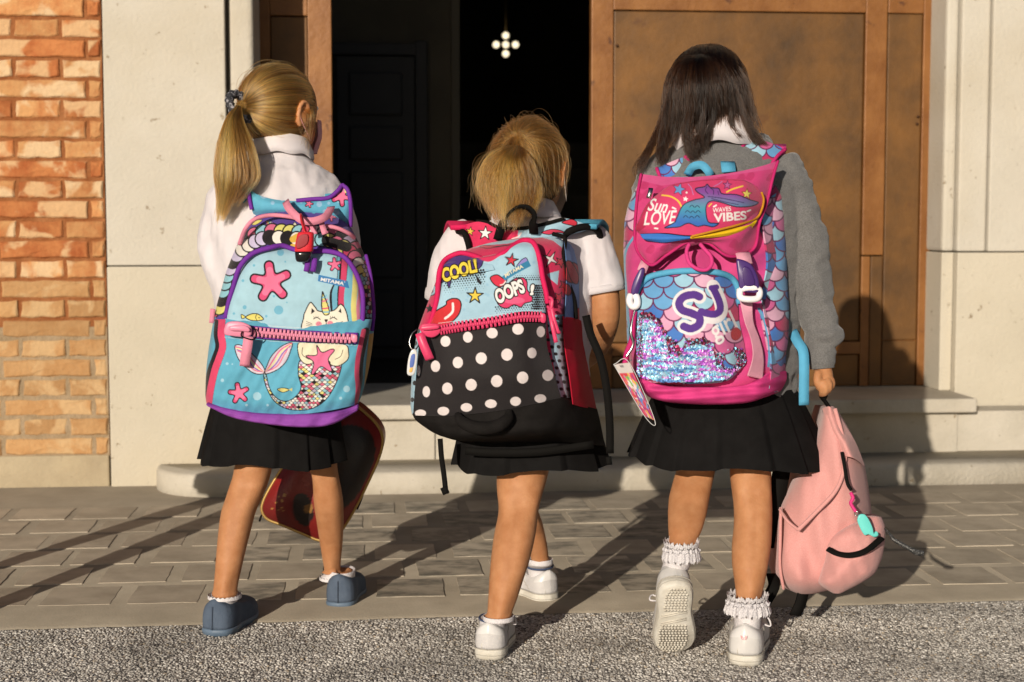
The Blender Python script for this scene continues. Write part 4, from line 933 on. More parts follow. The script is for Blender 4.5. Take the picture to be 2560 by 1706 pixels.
shirt = remesh('shirt', [rings_p([(1318,532,3.148,.043,.046),(1317,548,3.14,.060,.054),(1318,562,3.13,.092,.062),(1318,580,3.13,.118,.072),(1318,620,3.12,.130,.084),(1318,750,3.11,.128,.092),(1318,950,3.11,.118,.09),(1318,1030,3.11,.116,.09)]),
    arm([C3('R5',1180,60,3.13), C3('R5',1235,130,3.12), C3('R5',1275,260,3.112), C3('R5',1310,360,3.108), C3('R5',1325,440,3.105)], [.030,.040,.042,.043,.045]),
    arm([PY(1185,575,3.13), PY(1155,610,3.13), PY(1125,690,3.135), PY(1118,745,3.15)], [.032,.040,.042,.044])], .0046, M_SHIRT, g2, 7)
wrinkle(shirt, .007, (15,10,9), 9); wrinkle(shirt, .0034, (36,20,18), 4)
for s0, s1, r_ in ((C3('R5',1318,405,3.106), C3('R5',1326,452,3.105), .0468), (PY(1120,728,3.148), PY(1117,750,3.151), .0452)):
    V,F = tube_vf([Vector(s0), Vector(s0).lerp(Vector(s1),.5), Vector(s1)], [r_*.985, r_*1.0, r_*.99], 36); mobj('sleeve_band', V, F, M_SHIRT, shirt)
collar(shirt, C3('R4', 990, 880, 3.14), .050, .068, .026, M_SHIRT, .012, .6, -PH2)
skirt(g2, (1318,1000,3.12,.118,.10), (1322,1158,3.12,.158,.128), 11, .07, .7, tilt=.002, wob=.03)
cap_mesh(H2, HR2, PH2, g2, M_CAPB)
tie2 = np.array(C3('R4', 925, 315, 3.085)); rt = np.array(Matrix.Rotation(PH2,3,'Z')); tv = rt@(tie2-np.array(H2)); tv = tv/np.array(HR2)
hs = skull_hair(H2, HR2, PH2, tv, 4200, lift=.07, messy=.035); hs[:, -1] = tie2+RNG.normal(0,.007,(len(hs),3)); hs = fuzz(hs, .003, 9); hair_obj('hair_strands', hs, .0004, .0002, BLONDE2, g2, 'untidy dark blonde hair pulled back from the ear')
tl = tail('R4', [[(905,325,3.07),(800,345,3.05),(650,460,3.045),(588,620,3.045),(640,750,3.05),(760,850,3.05)], [(920,320,3.07),(880,420,3.035),(860,560,3.02),(850,700,3.01),(835,850,2.995),(832,1000,2.985)], [(935,325,3.07),(1000,400,3.045),(1075,570,3.045),(1095,700,3.045),(1060,830,3.03),(960,940,3.01)]], 2500, lens=(.62,1.0), clumps=13, Yt=.026, wander=.007, tight=.8)
hair_obj('ponytail', tl, .0004, .0002, BLONDE2, g2, 'loose fanned-out dark blonde ponytail', TONE)
lk2 = lambda pts, n, sp: tail('R4', [[(x-sp*k,y,Y) for k,(x,y,Y) in zip(np.linspace(.35,1,len(pts)),pts)], pts, [(x+sp*k,y,Y) for k,(x,y,Y) in zip(np.linspace(.35,1,len(pts)),pts)]], n, k=22, clumps=5, Yt=.005, lens=(.75,1), wander=.004, tight=.6)
LK2 = [lk2([(900,330,3.06),(850,460,3.02),(840,640,3.0),(815,800,2.985),(830,1010,2.975)], 260, 34), lk2([(930,330,3.06),(965,480,3.02),(940,640,3.005),(900,780,2.99),(870,940,2.98)], 230, 30), lk2([(880,330,3.06),(720,400,3.04),(640,560,3.03),(660,700,3.03),(780,850,3.02)], 260, 40), lk2([(945,330,3.06),(1040,480,3.03),(1080,640,3.03),(1070,760,3.02),(1000,900,3.0)], 220, 30), lk2([(910,330,3.06),(900,520,3.01),(925,700,3.0),(960,840,2.995),(930,950,2.985)], 160, 26)]
hair_obj('locks', np.concatenate(LK2), .0004, .00022, BLONDE2, g2, tone=np.concatenate([np.clip(RNG.normal(m_,.3,len(q)),.25,2.6) for m_, q in zip((1.9,.7,2.0,1.6,.5), LK2)]))
fly = fuzz(skull_hair(H2, HR2, PH2, tv, 520, lift=.09, messy=.085), .006, 5)
fl2 = resamp(fuzz(tail('R4', [[(800,330,3.08),(640,420,3.06),(560,600,3.05),(580,800,3.05)], [(900,250,3.08),(850,450,3.03),(830,700,3.0),(850,900,3.0)], [(1000,250,3.08),(1250,300,3.1),(1310,520,3.1),(1270,720,3.1)]], 220, k=16, clumps=40, Yt=.02, tight=.1), .006, 5), 12)
hair_obj('loose_hair', np.concatenate([fly, fl2]), .00029, .00018, BLONDE2, g2)

# ------------------------------------------------------------------ dark-haired girl
g3 = thing('person', 'dark-haired girl in grey sweatshirt and black pleated skirt, one white sneaker showing its sole', 'person', (PY(1815,1560,3.06).x, 3.06, 0))
H3, HR3, PH3 = C3('Z1', 715, 462, 3.11), (.073,.086,.083), rad(4)
hp, _ = head_parts(H3, HR3, PH3)
legL = limb('Z3', [(330,415,625),(440,405,610),(520,381,592),(600,360,576),(680,355,562),(760,357,540),(820,361,512),(880,366,492)], [3.10,3.10,3.06,3.0,2.95], knee=450, calf=620, ank=840)
legR = limb('Z3', [(330,690,900),(470,680,900),(560,691,902),(650,703,906),(750,703,905),(850,691,900),(950,692,884),(1050,707,866),(1130,715,845),(1170,720,836)], [3.06,3.05,3.02,2.98,2.965], knee=560, calf=760, ank=1100)
a3L, a3R = C3('Z3', 428, 880, 2.945), C3('Z3', 777, 1165, 2.965)
toeL = PZ(*cp('Z3',378,1424),.004)
pL = rad(60); bL = Vector((toeL.x, toeL.y, 0))-Vector((0,.188,0))
sL3, T3L, i3L = shoe(g3, bL, rad(-1), .188, .076, 'sneaker', M_WSHOE, M_WSOLE, pitch=pL, flip=-1, label='white leather sneaker tipped up on its toe, patterned sole showing')
sR3, T3R, i3R = shoe(g3, PZ(*cp('Z3',755,1488),0), rad(15), .188, .076, 'sneaker', M_WSHOE, M_WSOLE, label='white leather sneaker planted flat on the asphalt', hc=.066)
torso3 = rings_p([(1785,325,3.1,.036,.04),(1787,365,3.09,.048,.046),(1800,395,3.08,.1,.06),(1812,450,3.07,.115,.075),(1815,650,3.06,.112,.082),(1817,900,3.06,.11,.085),(1818,1070,3.06,.11,.09),(1818,1110,3.06,.09,.08)])
zz = [(965,60),(1003,150),(1073,330),(1118,540),(1138,750),(1168,900),(1192,1000),(1190,1100),(1203,1225)]; Yz = [3.07,3.06,3.05,3.04,3.03,3.02,3.01,3.005,3.0]
armR3 = arm([C3('Z2',*p,Y) for p,Y in zip(zz,Yz)], [.03,.033,.032,.03,.028,.026,.024,.020,.017])
armL3 = arm([PY(1650,450,3.08), PY(1625,560,3.08), PY(1630,680,3.12), PY(1670,720,3.24), PY(1700,690,3.32)], [.034,.032,.029,.025,.019])
hc3 = C3('Z2', 1207, 1262, 2.995); d3 = Vector((.10,-.02,-1)); s3 = Vector((.75,-.66,-.1))
def hold_hand():
    P_ = [ellipsoid(hc3, (.0185,.0175,.030), None, 18, 12)]; r = .0068
    K = [[(1188,1280,2.982),(1196,1318,2.976),(1200,1348,2.982),(1190,1362,2.996)], [(1206,1284,2.978),(1216,1320,2.972),(1214,1348,2.978),(1200,1360,2.992)], [(1226,1280,2.980),(1238,1308,2.975),(1234,1334,2.98),(1216,1348,2.994)], [(1240,1268,2.988),(1254,1290,2.985),(1252,1312,2.987),(1236,1328,2.998)]]
    for q in K: P_.append(tube_vf(smooth_path([C3('Z2',*p) for p in q], 12), [r*1.1]*4+[r]*5+[r*.92,r*.85,r*.6], 10))
    P_.append(tube_vf(smooth_path([C3('Z2',*p) for p in [(1180,1232,2.985),(1172,1270,2.978),(1178,1305,2.98),(1186,1326,2.985)]], 10), [.0085]*6+[.008,.0075,.007,.005], 10)); return P_
hands3 = hold_hand() + hand(PY(1706,684,3.35), (.5,.7,.1), (0,.3,1))
neck3 = rings_p([(1780,290,3.11,.036,.038),(1784,335,3.1,.038,.04),(1787,372,3.09,.046,.046)])
remesh('body', hp+[legL,legR,torso3,armL3,armR3,neck3,foot_fill(a3L,.025,i3L),foot_fill(a3R,.026,i3R)]+hands3, .0026, M_SKIN, g3, 3)
face_bits(H3, HR3, PH3, g3, M_WMASK)
shirt = remesh('sweatshirt', [rings_p([(1787,352,3.093,.058,.054),(1791,372,3.088,.085,.062),(1800,392,3.08,.112,.07),(1810,420,3.075,.134,.08),(1815,460,3.07,.146,.09),(1815,600,3.06,.146,.098),(1816,900,3.06,.136,.1),(1817,985,3.06,.128,.098)]),
    arm([C3('Z2',*p,Y) for p,Y in zip(zz[:-1],Yz)]+[C3('Z2',1200,1195,3.0)], [.034,.036,.0355,.0355,.035,.032,.029,.0235,.0222]),
    tube_vf(smooth_path([C3('Z2',1200,985,3.012), C3('Z2',1204,1030,3.008), C3('Z2',1204,1075,3.006)],8), [.026,.0305,.0325,.034,.034,.0325,.030,.025], 18),
    arm([PY(1690,420,3.08), PY(1650,450,3.08), PY(1622,560,3.08), PY(1628,690,3.12), PY(1675,735,3.24)], [.036,.044,.041,.038,.033])], .0046, M_GREY, g3, 6)
wrinkle(shirt, .007, (10,10,14), 5); wrinkle(shirt, .0058, (24,20,34), 2)
tube('cuff', [C3('Z2',1197,1180,3.0), C3('Z2',1200,1213,2.999)], [.0228,.0232], M_GREY, shirt, n=22)
# hood lying in folds round the neck, white collar inside it
hd = []
for a in np.linspace(0,2*math.pi,60): hd.append(C3('Z1', 805, 968, 3.085)+Vector((.084*math.cos(a), .070*math.sin(a)-.004, .020*math.cos(a)+.030*math.sin(a)-.006)))
tube('hood', hd, [.021+.003*math.sin(k*.9) for k in range(60)], M_GREY, shirt, n=14)
collar(g3, C3('Z1', 770, 885, 3.085), .056, .080, .044, M_SHIRT, .022, .6, -PH3)
sk3 = skirt(g3, (1815,960,3.07,.128,.108), (1820,1148,3.08,.196,.16), 15, .055, 1.3, tilt=-.006, wob=.006)
# frilled lace socks
def frill(parent, c, r, tiltv=(0,0), w=.017, n=260, seed=0, lean=0):
    for lay in range(3):
        V = []; k = 7
        for i in range(k):
            t = i/(k-1)
            for j in range(n):
                th = 2*math.pi*j/n; wv = .6*math.sin(th*17+seed+lay*2)+.45*math.sin(th*29+2*seed); rr = r+.001+w*(t**.9)*(1+.10*wv)*(1-.18*lay)
                z = .007*lay + (.010*math.sin(math.pi*min(1,t*1.1))-.012*t*t)*(1-.9*lay*t) + .0034*t*wv + .0016*math.sin(th*52)*t**3 + lean*(rr-r)*math.cos(th)
                V.append(Vector(c)+Vector((rr*math.cos(th)+tiltv[0]*z, rr*math.sin(th)+tiltv[1]*z, z)))
        mobj('lace_frill', V, ringf(k, n, False, False), M_LACE, parent)
s_ = sock(g3, a3R, .030, i3R, top=.012); frill(s_, Vector(a3R)+Vector((-.001,-.004,.000)), .030, seed=1, w=.0135)
s_ = sock(g3, a3L, .028, i3L, top=.012); frill(s_, Vector(a3L)+Vector((0,0,-.004)), .0275, seed=4, w=.0085)
# sole tread of the tipped-up sneaker, and the three-leaf mark on both heels
M_TREAD = mat('tread_rubber', (.43,.39,.33), .7, (.55,.52,.455), scale=60)
parts = []
for k in range(26):
    yy = .012+.0066*k
    if .070 < yy < .098: continue
    hw = np.interp(yy/.188, [0,.05,.12,.4,.55,.7,.78,.9,1],[0,.5,.74,.70,.82,.93,.94,.78,.1])*.076/2*.86; rk = .010*max(0,(yy/.188-.72)/.28)**2
    for m_ in range(int(hw*2/.0062)):
        x = -hw+.0031+m_*.0062+(k%2)*.0015
        if x > hw-.002: continue
        b_ = box_vf(x-.0022,x+.0022,yy-.0018,yy+.0018,-.0022+rk,.001+rk); parts.append(([T3L(v) for v in b_[0]], b_[1]))
for k in range(6):
    b_ = box_vf(-.024,.024,-.0009,.0009,-.0018,.001); sk_ = [T3L((v[0], .072+.0048*k+v[1]+v[0]*.28, v[2])) for v in b_[0]]
    if k in (0,1,4,5): parts.append((sk_, b_[1]))
V,F = merge(parts); o = mobj('sole_tread', V, F, M_TREAD, sL3, smooth=False); o['kind'] = 'stuff'
def leaf_mark(T, par, m, z0=.052, off=-.0012, s=.0062):
    ps = []
    for a in (-38,0,38):
        q = []
        for t in np.linspace(0,1,9):
            w = .42*s*math.sin(math.pi*t**.8)
            q.append((w,t*s*1.7))
        lp = q+[(-x,y) for x,y in q[::-1]]; ca, sa = math.cos(rad(a)), math.sin(rad(a))
        V_ = [T((x*ca+y*sa, off+(abs(x*ca+y*sa)**2)*14+.12*(y*ca), z0+y*ca-x*sa)) for x,y in lp]; ps.append((V_, [tuple(range(len(V_)))]))
    V,F = merge(ps); mobj('leaf_mark', V, F, m, par, smooth=False)
M_LOGO = mat('foil_logo', (.72,.42,.44), .25, metal=.5); M_LOGOY = mat('yellow_logo', (.62,.58,.22), .4)
M_TABW = mat('heel_tab', (.78,.76,.75), .3)
for T_, par, mm in ((T3R, sR3, M_LOGO), (T3L, sL3, M_LOGOY)): leaf_mark(T_, par, mm, .052 if T_ is T3R else .050, -.0035 if T_ is T3R else -.003)
# hair: long, dark, blown to the left
cap_mesh(H3, HR3, PH3, g3, M_CAPD, 1.02, nap=-.85)
def long_hair(n, L, Cn, Rt, layer, ends, clumps=26, tight=.45, wander=.004):
    return tail('Z1', [[(x,y,Y+layer) for x,y,Y in q] for q in (L,Cn,Rt)], n, k=26, clumps=clumps, Yt=.012, lens=ends, wander=wander, tight=tight)
L3 = [(640,150,3.09),(490,225,3.07),(398,390,3.06),(375,590,3.055),(345,820,3.05),(250,1060,3.035)]
C3_ = [(665,146,3.08),(672,220,3.035),(690,400,3.012),(705,580,3.012),(700,720,3.018),(680,880,3.02)]
R3_ = [(690,150,3.09),(880,215,3.07),(1010,350,3.06),(1050,500,3.055),(1105,690,3.05),(1190,880,3.035)]
A = [long_hair(3400, L3, C3_, R3_, .0, (.62,1.0)), long_hair(2600, L3, C3_, R3_, .012, (.6,.98)), long_hair(1500, L3, [(x,y*.985,Y) for x,y,Y in C3_], R3_, .03, (.7,.92))]
rt3 = skull_hair(H3, (HR3[0]*1.05,HR3[1]*1.05,HR3[2]*1.05), PH3, (.05,-.55,-.85), 3600, lift=.03, messy=.012, nap=-.5)
rt3 = rt3[(rt3[:,0,2] > H3.z-.01)]; rt3 = rt3[:, :9]
hair_obj('crown_hair', rt3, .0004, .00022, BROWN, g3)
hair_obj('hair_strands', np.concatenate(A), .00044, .00024, BROWN, g3, 'long loose dark brown hair')
lock = lambda pts, n, sp, ln=(.75,1), wd_=.004: tail('Z1', [[(x-sp*k,y,Y) for k,(x,y,Y) in zip(np.linspace(.3,1,len(pts)),pts)], pts, [(x+sp*k,y,Y) for k,(x,y,Y) in zip(np.linspace(.3,1,len(pts)),pts)]], n, k=26, clumps=7, Yt=.006, lens=ln, wander=wd_, tight=.5)
LK = [lock([(480,330,3.05),(410,560,3.04),(385,760,3.03),(370,900,3.02),(345,1060,3.01)], 500, 45), lock([(600,500,3.02),(570,700,3.01),(560,840,3.005),(600,960,3.0),(650,1010,3.0)], 420, 50),
      lock([(680,500,3.005),(680,680,3.005),(660,800,3.005),(640,900,3.0),(650,1000,3.0)], 260, 40), lock([(900,350,3.03),(980,560,3.03),(1040,740,3.03),(1120,860,3.03),(1190,880,3.03)], 420, 40),
      lock([(820,420,3.01),(900,600,3.02),(900,720,3.02),(940,800,3.02),(1000,850,3.02)], 260, 30), lock([(420,450,3.06),(350,700,3.05),(280,880,3.04),(215,1010,3.03),(170,1120,3.03)], 150, 32),
      lock([(380,560,3.06),(310,800,3.05),(230,950,3.04),(160,1080,3.03),(190,1180,3.03)], 50, 45), lock([(760,450,3.005),(770,640,3.01),(740,760,3.01),(710,860,3.005),(690,960,3.0)], 200, 35)]
hair_obj('locks', np.concatenate(LK), .00042, .00022, BROWN, g3)

# ------------------------------------------------------------------ a fourth child beyond the frame, whose legs throw the shadows on the paving
g4 = thing('person', 'child in a black skirt standing just outside the picture beside the brick wall', 'person', (-1.27, 3.3, 0))
def vl(rows, n=20):
    R = np.array(rows, float); k = np.linspace(0,len(R)-1,len(R)*5); D_ = np.stack([sm(np.interp(k,np.arange(len(R)),R[:,i]),3) for i in range(5)],-1); return loft([ell((a,b,c_),d,e,n) for a,b,c_,d,e in D_])
H4 = Vector((-1.29,3.33,1.07)); hp4, _ = head_parts(H4, HR1, rad(20))
l1 = vl([(-1.305,3.52,.05,.03,.03),(-1.305,3.50,.12,.028,.03),(-1.30,3.46,.25,.042,.044),(-1.295,3.42,.34,.04,.042),(-1.29,3.36,.45,.056,.06),(-1.28,3.32,.56,.06,.07)]); l2 = vl([(-1.215,3.06,.05,.03,.03),(-1.22,3.08,.12,.028,.03),(-1.225,3.14,.25,.042,.044),(-1.23,3.2,.34,.04,.042),(-1.245,3.26,.45,.056,.06),(-1.255,3.3,.56,.06,.07)])
t4 = vl([(-1.27,3.3,.52,.10,.08),(-1.27,3.3,.65,.10,.085),(-1.275,3.31,.85,.11,.085),(-1.28,3.32,.93,.09,.06),(-1.285,3.325,.97,.045,.042),(-1.29,3.33,1.02,.036,.038)])
arms4 = [tube_vf(smooth_path([(-1.27+s*.105,3.32,.92),(-1.27+s*.12,3.34,.78),(-1.275+s*.09,3.42,.66),(-1.31+s*.02,3.48,.70)],16),[.032]*8+[.026]*5+[.02]*3,12) for s in (-1,1)]
remesh('body', hp4+[l1,l2,t4]+arms4+hand((-1.33,3.50,.71),(0,1,.2),(1,0,0))+hand((-1.29,3.50,.71),(0,1,.2),(1,0,0)), .005, M_SKIN, g4, 5)
face_bits(H4, HR1, rad(20), g4, M_WMASK); cap_mesh(H4, HR1, rad(20), g4, M_CAPB, 1.05)
sh4 = remesh('shirt', [vl([(-1.27,3.3,.56,.115,.09),(-1.27,3.3,.7,.115,.095),(-1.275,3.31,.86,.12,.092),(-1.28,3.32,.935,.10,.07),(-1.285,3.325,.975,.055,.05)])], .006, M_SHIRT, g4, 5)
V4 = []
for i in range(14):
    t_ = i/13
    for j in range(160): th = 2*math.pi*j/160; r_ = 1+.05*t_*math.sin(14*th); V4.append((-1.27+(.118+.028*t_)*r_*math.cos(th), 3.3+(.095+.045*t_)*r_*math.sin(th), .60-.22*t_))
mobj('skirt', V4, ringf(14,160,True,False), M_BLACK, g4)
for b_, hd_ in (((-1.305,3.47,0),rad(4)),((-1.215,3.02,0),rad(-3))):
    s4, _, i4 = shoe(g4, b_, hd_, .172, .070, 'flat', M_BSHOE, M_BSOLE); sock(g4, Vector(b_)+Vector((0,.05,.10)), .031, i4)
# ================================================================== SCHOOL BAGS
M_PRINT = vcol_mat('printed_cloth'); RG2 = np.random.default_rng(3)
def cloth(name, c, rough=.75, k=.70, **kw):
    l = [v*k for v in lin(c)]; return mat(name, [v*.93 for v in l], rough, [v*1.06 for v in l], scale=30, weave=1000, bump=.15, bscale=25, spec=.25, **kw)
M_PURP = cloth('purple_cloth', (150,75,175)); M_PURZ = cloth('purple_zip', (120,50,165)); M_PINKW = cloth('pink_webbing', (240,150,175)); M_PINKP = mat('pink_plastic', [v*.70 for v in lin((243,150,180))], .4, spec=.4)
M_HOTP = mat('hot_pink_plastic', [v*.70 for v in lin((238,72,118))], .4, spec=.4); M_HOT = cloth('hot_pink_cloth', (225,30,95)); M_RED = cloth('red_mesh_cloth', (205,20,55))
M_BLKC = mat('black_cloth', (.008,.007,.0065), .85, (.012,.0105,.010), scale=40, weave=900, bump=.2, bscale=25, spec=.08); M_BLKW = mat('black_webbing', (.006,.0055,.005), .8, weave=700, spec=.08)
M_SKY = cloth('sky_webbing', (95,180,220)); M_MAG = cloth('magenta_cloth', (226,65,140)); M_MAGD = cloth('magenta_trim', (205,40,115)); M_LPINK = cloth('pale_pink_webbing', (236,168,190))
M_STEEL = mat('steel', (.45,.44,.43), .25, metal=1.0); M_WPLAS = mat('white_plastic', (.76,.73,.75), .35, spec=.5); M_PPLAS = mat('purple_plastic', [v*.70 for v in lin((78,48,120))], .35, spec=.5)
BK = (22,14,24)
def teeth(name, crop, path, n, w, h, m, parent, Yoff=-.006, label=None):
    """chunky zip: two interlocked rows of blocks"""
    q = smooth_path([C3(crop,*p) for p in path], n); ps = []
    for i in range(n-1):
        a, b = Vector(q[i]), Vector(q[i+1]); t = (b-a).normalized(); u = Vector((0,0,1)); u = (u-t*u.dot(t)).normalized(); o = Vector((0,-1,0)); l = (b-a).length
        for s in (-1,1):
            c = a+t*l*(.25 if s < 0 else .75)+u*(s*h*.27)+o*.002; V_ = []
            for x,y,z in [(x,y,z) for z in (-1,1) for y in (-1,1) for x in (-1,1)]: V_.append(c+t*(x*l*.30)+o*(-y*.0035)+u*(z*h*.30))
            ps.append((V_, box_vf(0,1,0,1,0,1)[1]))
            c2 = a+t*l*(.25 if s < 0 else .75)+u*(s*h*.02)+o*.002; V_ = []
            for x,y,z in [(x,y,z) for z in (-1,1) for y in (-1,1) for x in (-1,1)]: V_.append(c2+t*(x*l*.22)+o*(-y*.0038)+u*(z*h*.2))
            ps.append((V_, box_vf(0,1,0,1,0,1)[1]))
    V,F = merge(ps); o = mobj(name, V, F, m, parent, smooth=False, label=label); o['kind'] = 'stuff'; return o
def ptube(name, crop, path, r, m, parent, res=60, n=8, flat=1.0, **k): return tube(name, [C3(crop,*p) for p in path], r, m, parent, n=n, res=res, flat=flat, **k)
def strap(name, crop, path, w, th, m, parent, side=(1,0,0), res=24, **k): return ribbon(name, [C3(crop,*p) for p in path], side, w*mpx(path[0][2],crop), th, m, parent, res=res, **k)
def blob(name, crop, pts, Y, th, m, parent, puff=.3, n=6, label=None, tilt=0):
    """rounded plate with thickness from an outline in crop px"""
    c2 = curve2(pts, n); c = c2.mean(0); rings = []
    for k, d in ((.86,-th*.5),(.97,-th*.42),(1.0,-th*.2),(1.0,th*.3),(.95,th*.5)): rings.append([C3(crop, c[0]+(x-c[0])*k, c[1]+(y-c[1])*k, Y+d+tilt*(x-c[0])) for x,y in c2])
    V,F = loft(rings); return mobj(name, V, F, m, parent, label=label)

# ------------------------------------------------------------------ 1: sea print backpack
bp1 = thing('backpack', 'light blue backpack with starfish and mermaid-tailed cat print and purple trim', 'backpack', C3('R2',600,1440,3.1))
cols5 = [(250,245,235),(235,228,120),(20,14,20),(235,110,150),(150,215,232),(225,60,110),(215,205,240)]
cb = Cv(1265,1568,(92,62,165))
for x,y,r in [(350,160,12),(450,228,14),(770,125,13),(880,245,16),(950,290,12),(1035,320,12),(180,610,14),(205,545,9),(1120,420,12),(1100,300,10)]: cb.ellipse(x,y,r,r,(95,190,222))
cb.starfish(515,92,40,-80,ow=5).starfish(880,155,32,-60,ow=5).starfish(285,330,36,-100,ow=5)
cb.shape([(380,205),(410,180),(445,178),(420,200),(395,210)],(238,225,110),BK,3).shape([(965,265),(990,260),(1015,275),(990,285)],(238,225,110),BK,3)
for k,c in enumerate([(240,120,160),(245,225,110),(120,200,235),(235,235,235),(150,100,200)]): cb.shape([(468+9*k,182+2*k),(490+9*k,205),(515+5*k,245),(500+3*k,250),(478+6*k,225)],c,BK,3)
cb.shape([(610,245),(625,228),(650,192),(672,222),(700,228),(740,205),(760,260),(700,270)],(246,240,215),BK,4); cb.cline([(625,240),(645,232),(668,242)],4,BK); cb.ellipse(690,250,8,8,(240,130,160))
cb.shape([(280,250),(300,225),(320,240),(325,215),(340,240),(320,300),(290,310)],(246,240,215),BK,3)
# scale band arching over the pocket
arch = curve2([(165,760),(190,640),(225,520),(275,410),(370,330),(480,290),(620,295),(760,300),(880,310),(990,370),(1060,470),(1095,600),(1110,740),(1115,860)],10,False)
for off, pw, stp in ((70,86,4),(30,80,4)):
    for k in range(0 if off > 50 else 3,len(arch)-1,stp):
        a,b = arch[k],arch[min(k+1,len(arch)-1)]; t = (b-a)/max(np.linalg.norm(b-a),1e-6); nrm = np.array([t[1],-t[0]])
        cb.ellipse(*(a+nrm*(off-30)),pw*.56,pw*.56,cols5[RG2.integers(7)],BK,9)
cb.cline([(640,300),(690,280),(720,330),(700,370),(640,350)],44,(235,190,60)); cb.cline([(850,310),(920,330),(980,350)],60,(18,14,18))
for x0 in range(1090,1160,22):
    for y0 in range(420,900,26): cb.ellipse(x0+(y0//26%2)*11,y0,14,14,cols5[RG2.integers(7)],BK,4)
cb.poly(np.array([(60,790),(150,790),(110,1100),(60,1360)]),(88,178,210)); cb.poly(np.array([(1100,880),(1200,870),(1150,1300),(1040,1400)]),(88,178,210)); cb.poly(np.array([(1120,900),(1160,890),(1130,1200),(1085,1280),(1100,1100)]),(215,170,70))
wr1 = folds(.0035,.016,.5,1); 
rows_sheet('main_body','R2',[(78,600,760,3.19,3.21),(95,470,880,3.17,3.2),(125,405,935,3.14,3.2),(170,365,970,3.12,3.2),(220,337,1003,3.10,3.2),(300,302,1045,3.075,3.19),(400,257,1093,3.06,3.17),(500,217,1123,3.05,3.15),(600,190,1142,3.045,3.14),(700,160,1151,3.045,3.13),(800,138,1154,3.045,3.12),(900,120,1149,3.045,3.12),(1000,104,1138,3.045,3.12),(1100,92,1122,3.045,3.12),(1200,86,1100,3.045,3.12),(1300,86,1070,3.05,3.12),(1345,97,1048,3.06,3.12)],
    M_PRINT, bp1, 3.2, 2.6, sag=lambda y: np.interp(y,[900,1345],[0,100]), extra=wr1, canvas=cb, back=.06)
# upper pocket
cu_ = Cv(1265,1568,(170,214,232))
for x,y,r in [(560,384,22),(590,442,6),(392,465,8),(548,748,29),(333,730,13),(518,660,8),(470,787,8),(322,562,9),(265,770,8),(600,700,5)]: cu_.ellipse(x,y,r,r,(112,188,218))
for xs_, c, w in (((942,420,945,545,900,640,905,760),(20,14,22),56),((938,420,940,545,905,640,910,760),(112,188,218),38),((962,425,955,550,945,650,950,760,985,890),(20,14,22),52),((966,425,958,550,945,650,950,760,990,890),(226,62,112),36),((1010,450,1000,560,985,650,990,740,1030,890),(120,200,225),46),((1035,500,1030,620,1022,740,1040,890),(240,230,130),34),((1060,540,1062,640,1050,740,1062,890),(240,140,170),22)):
    cu_.cline(list(zip(xs_[0::2],xs_[1::2])),w,c)
cu_.starfish(500,570,128,-97,ow=11); cu_.starfish(902,460,44,-95,ow=5)
cu_.shape([(340,792),(380,772),(420,775),(452,805),(420,815),(370,812)],(238,225,110),BK,6).shape([(312,776),(338,792),(316,802)],(238,225,110),BK,5); cu_.ellipse(424,797,4,4,BK); cu_.cline([(410,775),(402,795),(412,815)],4,BK)
# cat head with horn
cu_.shape([(702,880),(705,800),(715,760),(748,700),(778,728),(805,755),(890,752),(930,718),(945,712),(968,740),(985,800),(988,900),(850,905)],(248,242,222),BK,7,6)
cu_.poly(np.array([(757,735),(778,755),(752,775)]),BK); cu_.poly(np.array([(940,735),(946,768),(926,757)]),BK)
cu_.shape([(825,640),(835,660),(862,730),(866,770),(838,778),(822,740)],(245,235,130),BK,6)
for k,c in ((0,(120,200,232)),(1,(240,120,165)),(2,(245,235,130)),(3,(235,80,130)),(4,(120,200,232))): cu_.cline([(822+2*k,672+22*k),(840+5*k,664+24*k),(850+5*k,655+25*k)],9,c)
cu_.stroke(curve2([(825,630),(838,660),(864,730),(868,772),(838,778),(820,735),(820,680)],6),5,BK,True)
for cx in (790,895):
    cu_.cline([(cx-22,805),(cx,795),(cx+22,808)],5,BK); [cu_.cline([(cx+d,800),(cx+d*1.25,788)],3,BK) for d in (-16,-5,6)]
cu_.ellipse(802,836,19,16,(238,140,160)).ellipse(874,832,19,16,(238,140,160)); [cu_.ellipse(802+d,836+e,2,2,(190,60,90)) for d,e in ((-6,-3),(4,-5),(0,6))]
cu_.shape([(838,808),(860,808),(848,826)],BK,n=4); cu_.cline([(848,822),(848,845),(832,862),(812,856)],5,BK); cu_.cline([(848,845),(866,862),(886,854)],5,BK)
for d in (0,13,26): cu_.cline([(722,820+d),(760,835+d*.6)],3,BK); cu_.cline([(910,835+d*.5),(955,820+d)],3,BK)
# blue label with white letters
cu_.poly(np.array([(800,524),(985,565),(995,610),(796,565)]),(48,132,196)); cu_.text('MITAMA',812,563,150,22,(240,240,240),rot=rad(11),shear=.05,bold=.03); cu_.ellipse(966,570,3,3,(240,240,240))
for c_, a in ((cu_, 1),): c_.stroke([(205,825),(400,842),(700,862),(1000,885)],2.5,(225,235,240))
pk = rows_sheet('upper_pocket','R2',[(352,560,640,3.045,3.06),(368,440,850,3.03,3.06),(392,388,930,3.02,3.06),(450,335,1000,3.01,3.06),(520,297,1040,3.005,3.055),(600,266,1066,3.0,3.055),(700,234,1080,2.998,3.05),(800,208,1084,2.995,3.05),(870,200,1076,2.99,3.04),(905,200,1064,2.99,3.04)], M_PRINT, bp1, 3.0, 4.5, extra=folds(.003,.013,1.1,4), canvas=cu_, back=.05)
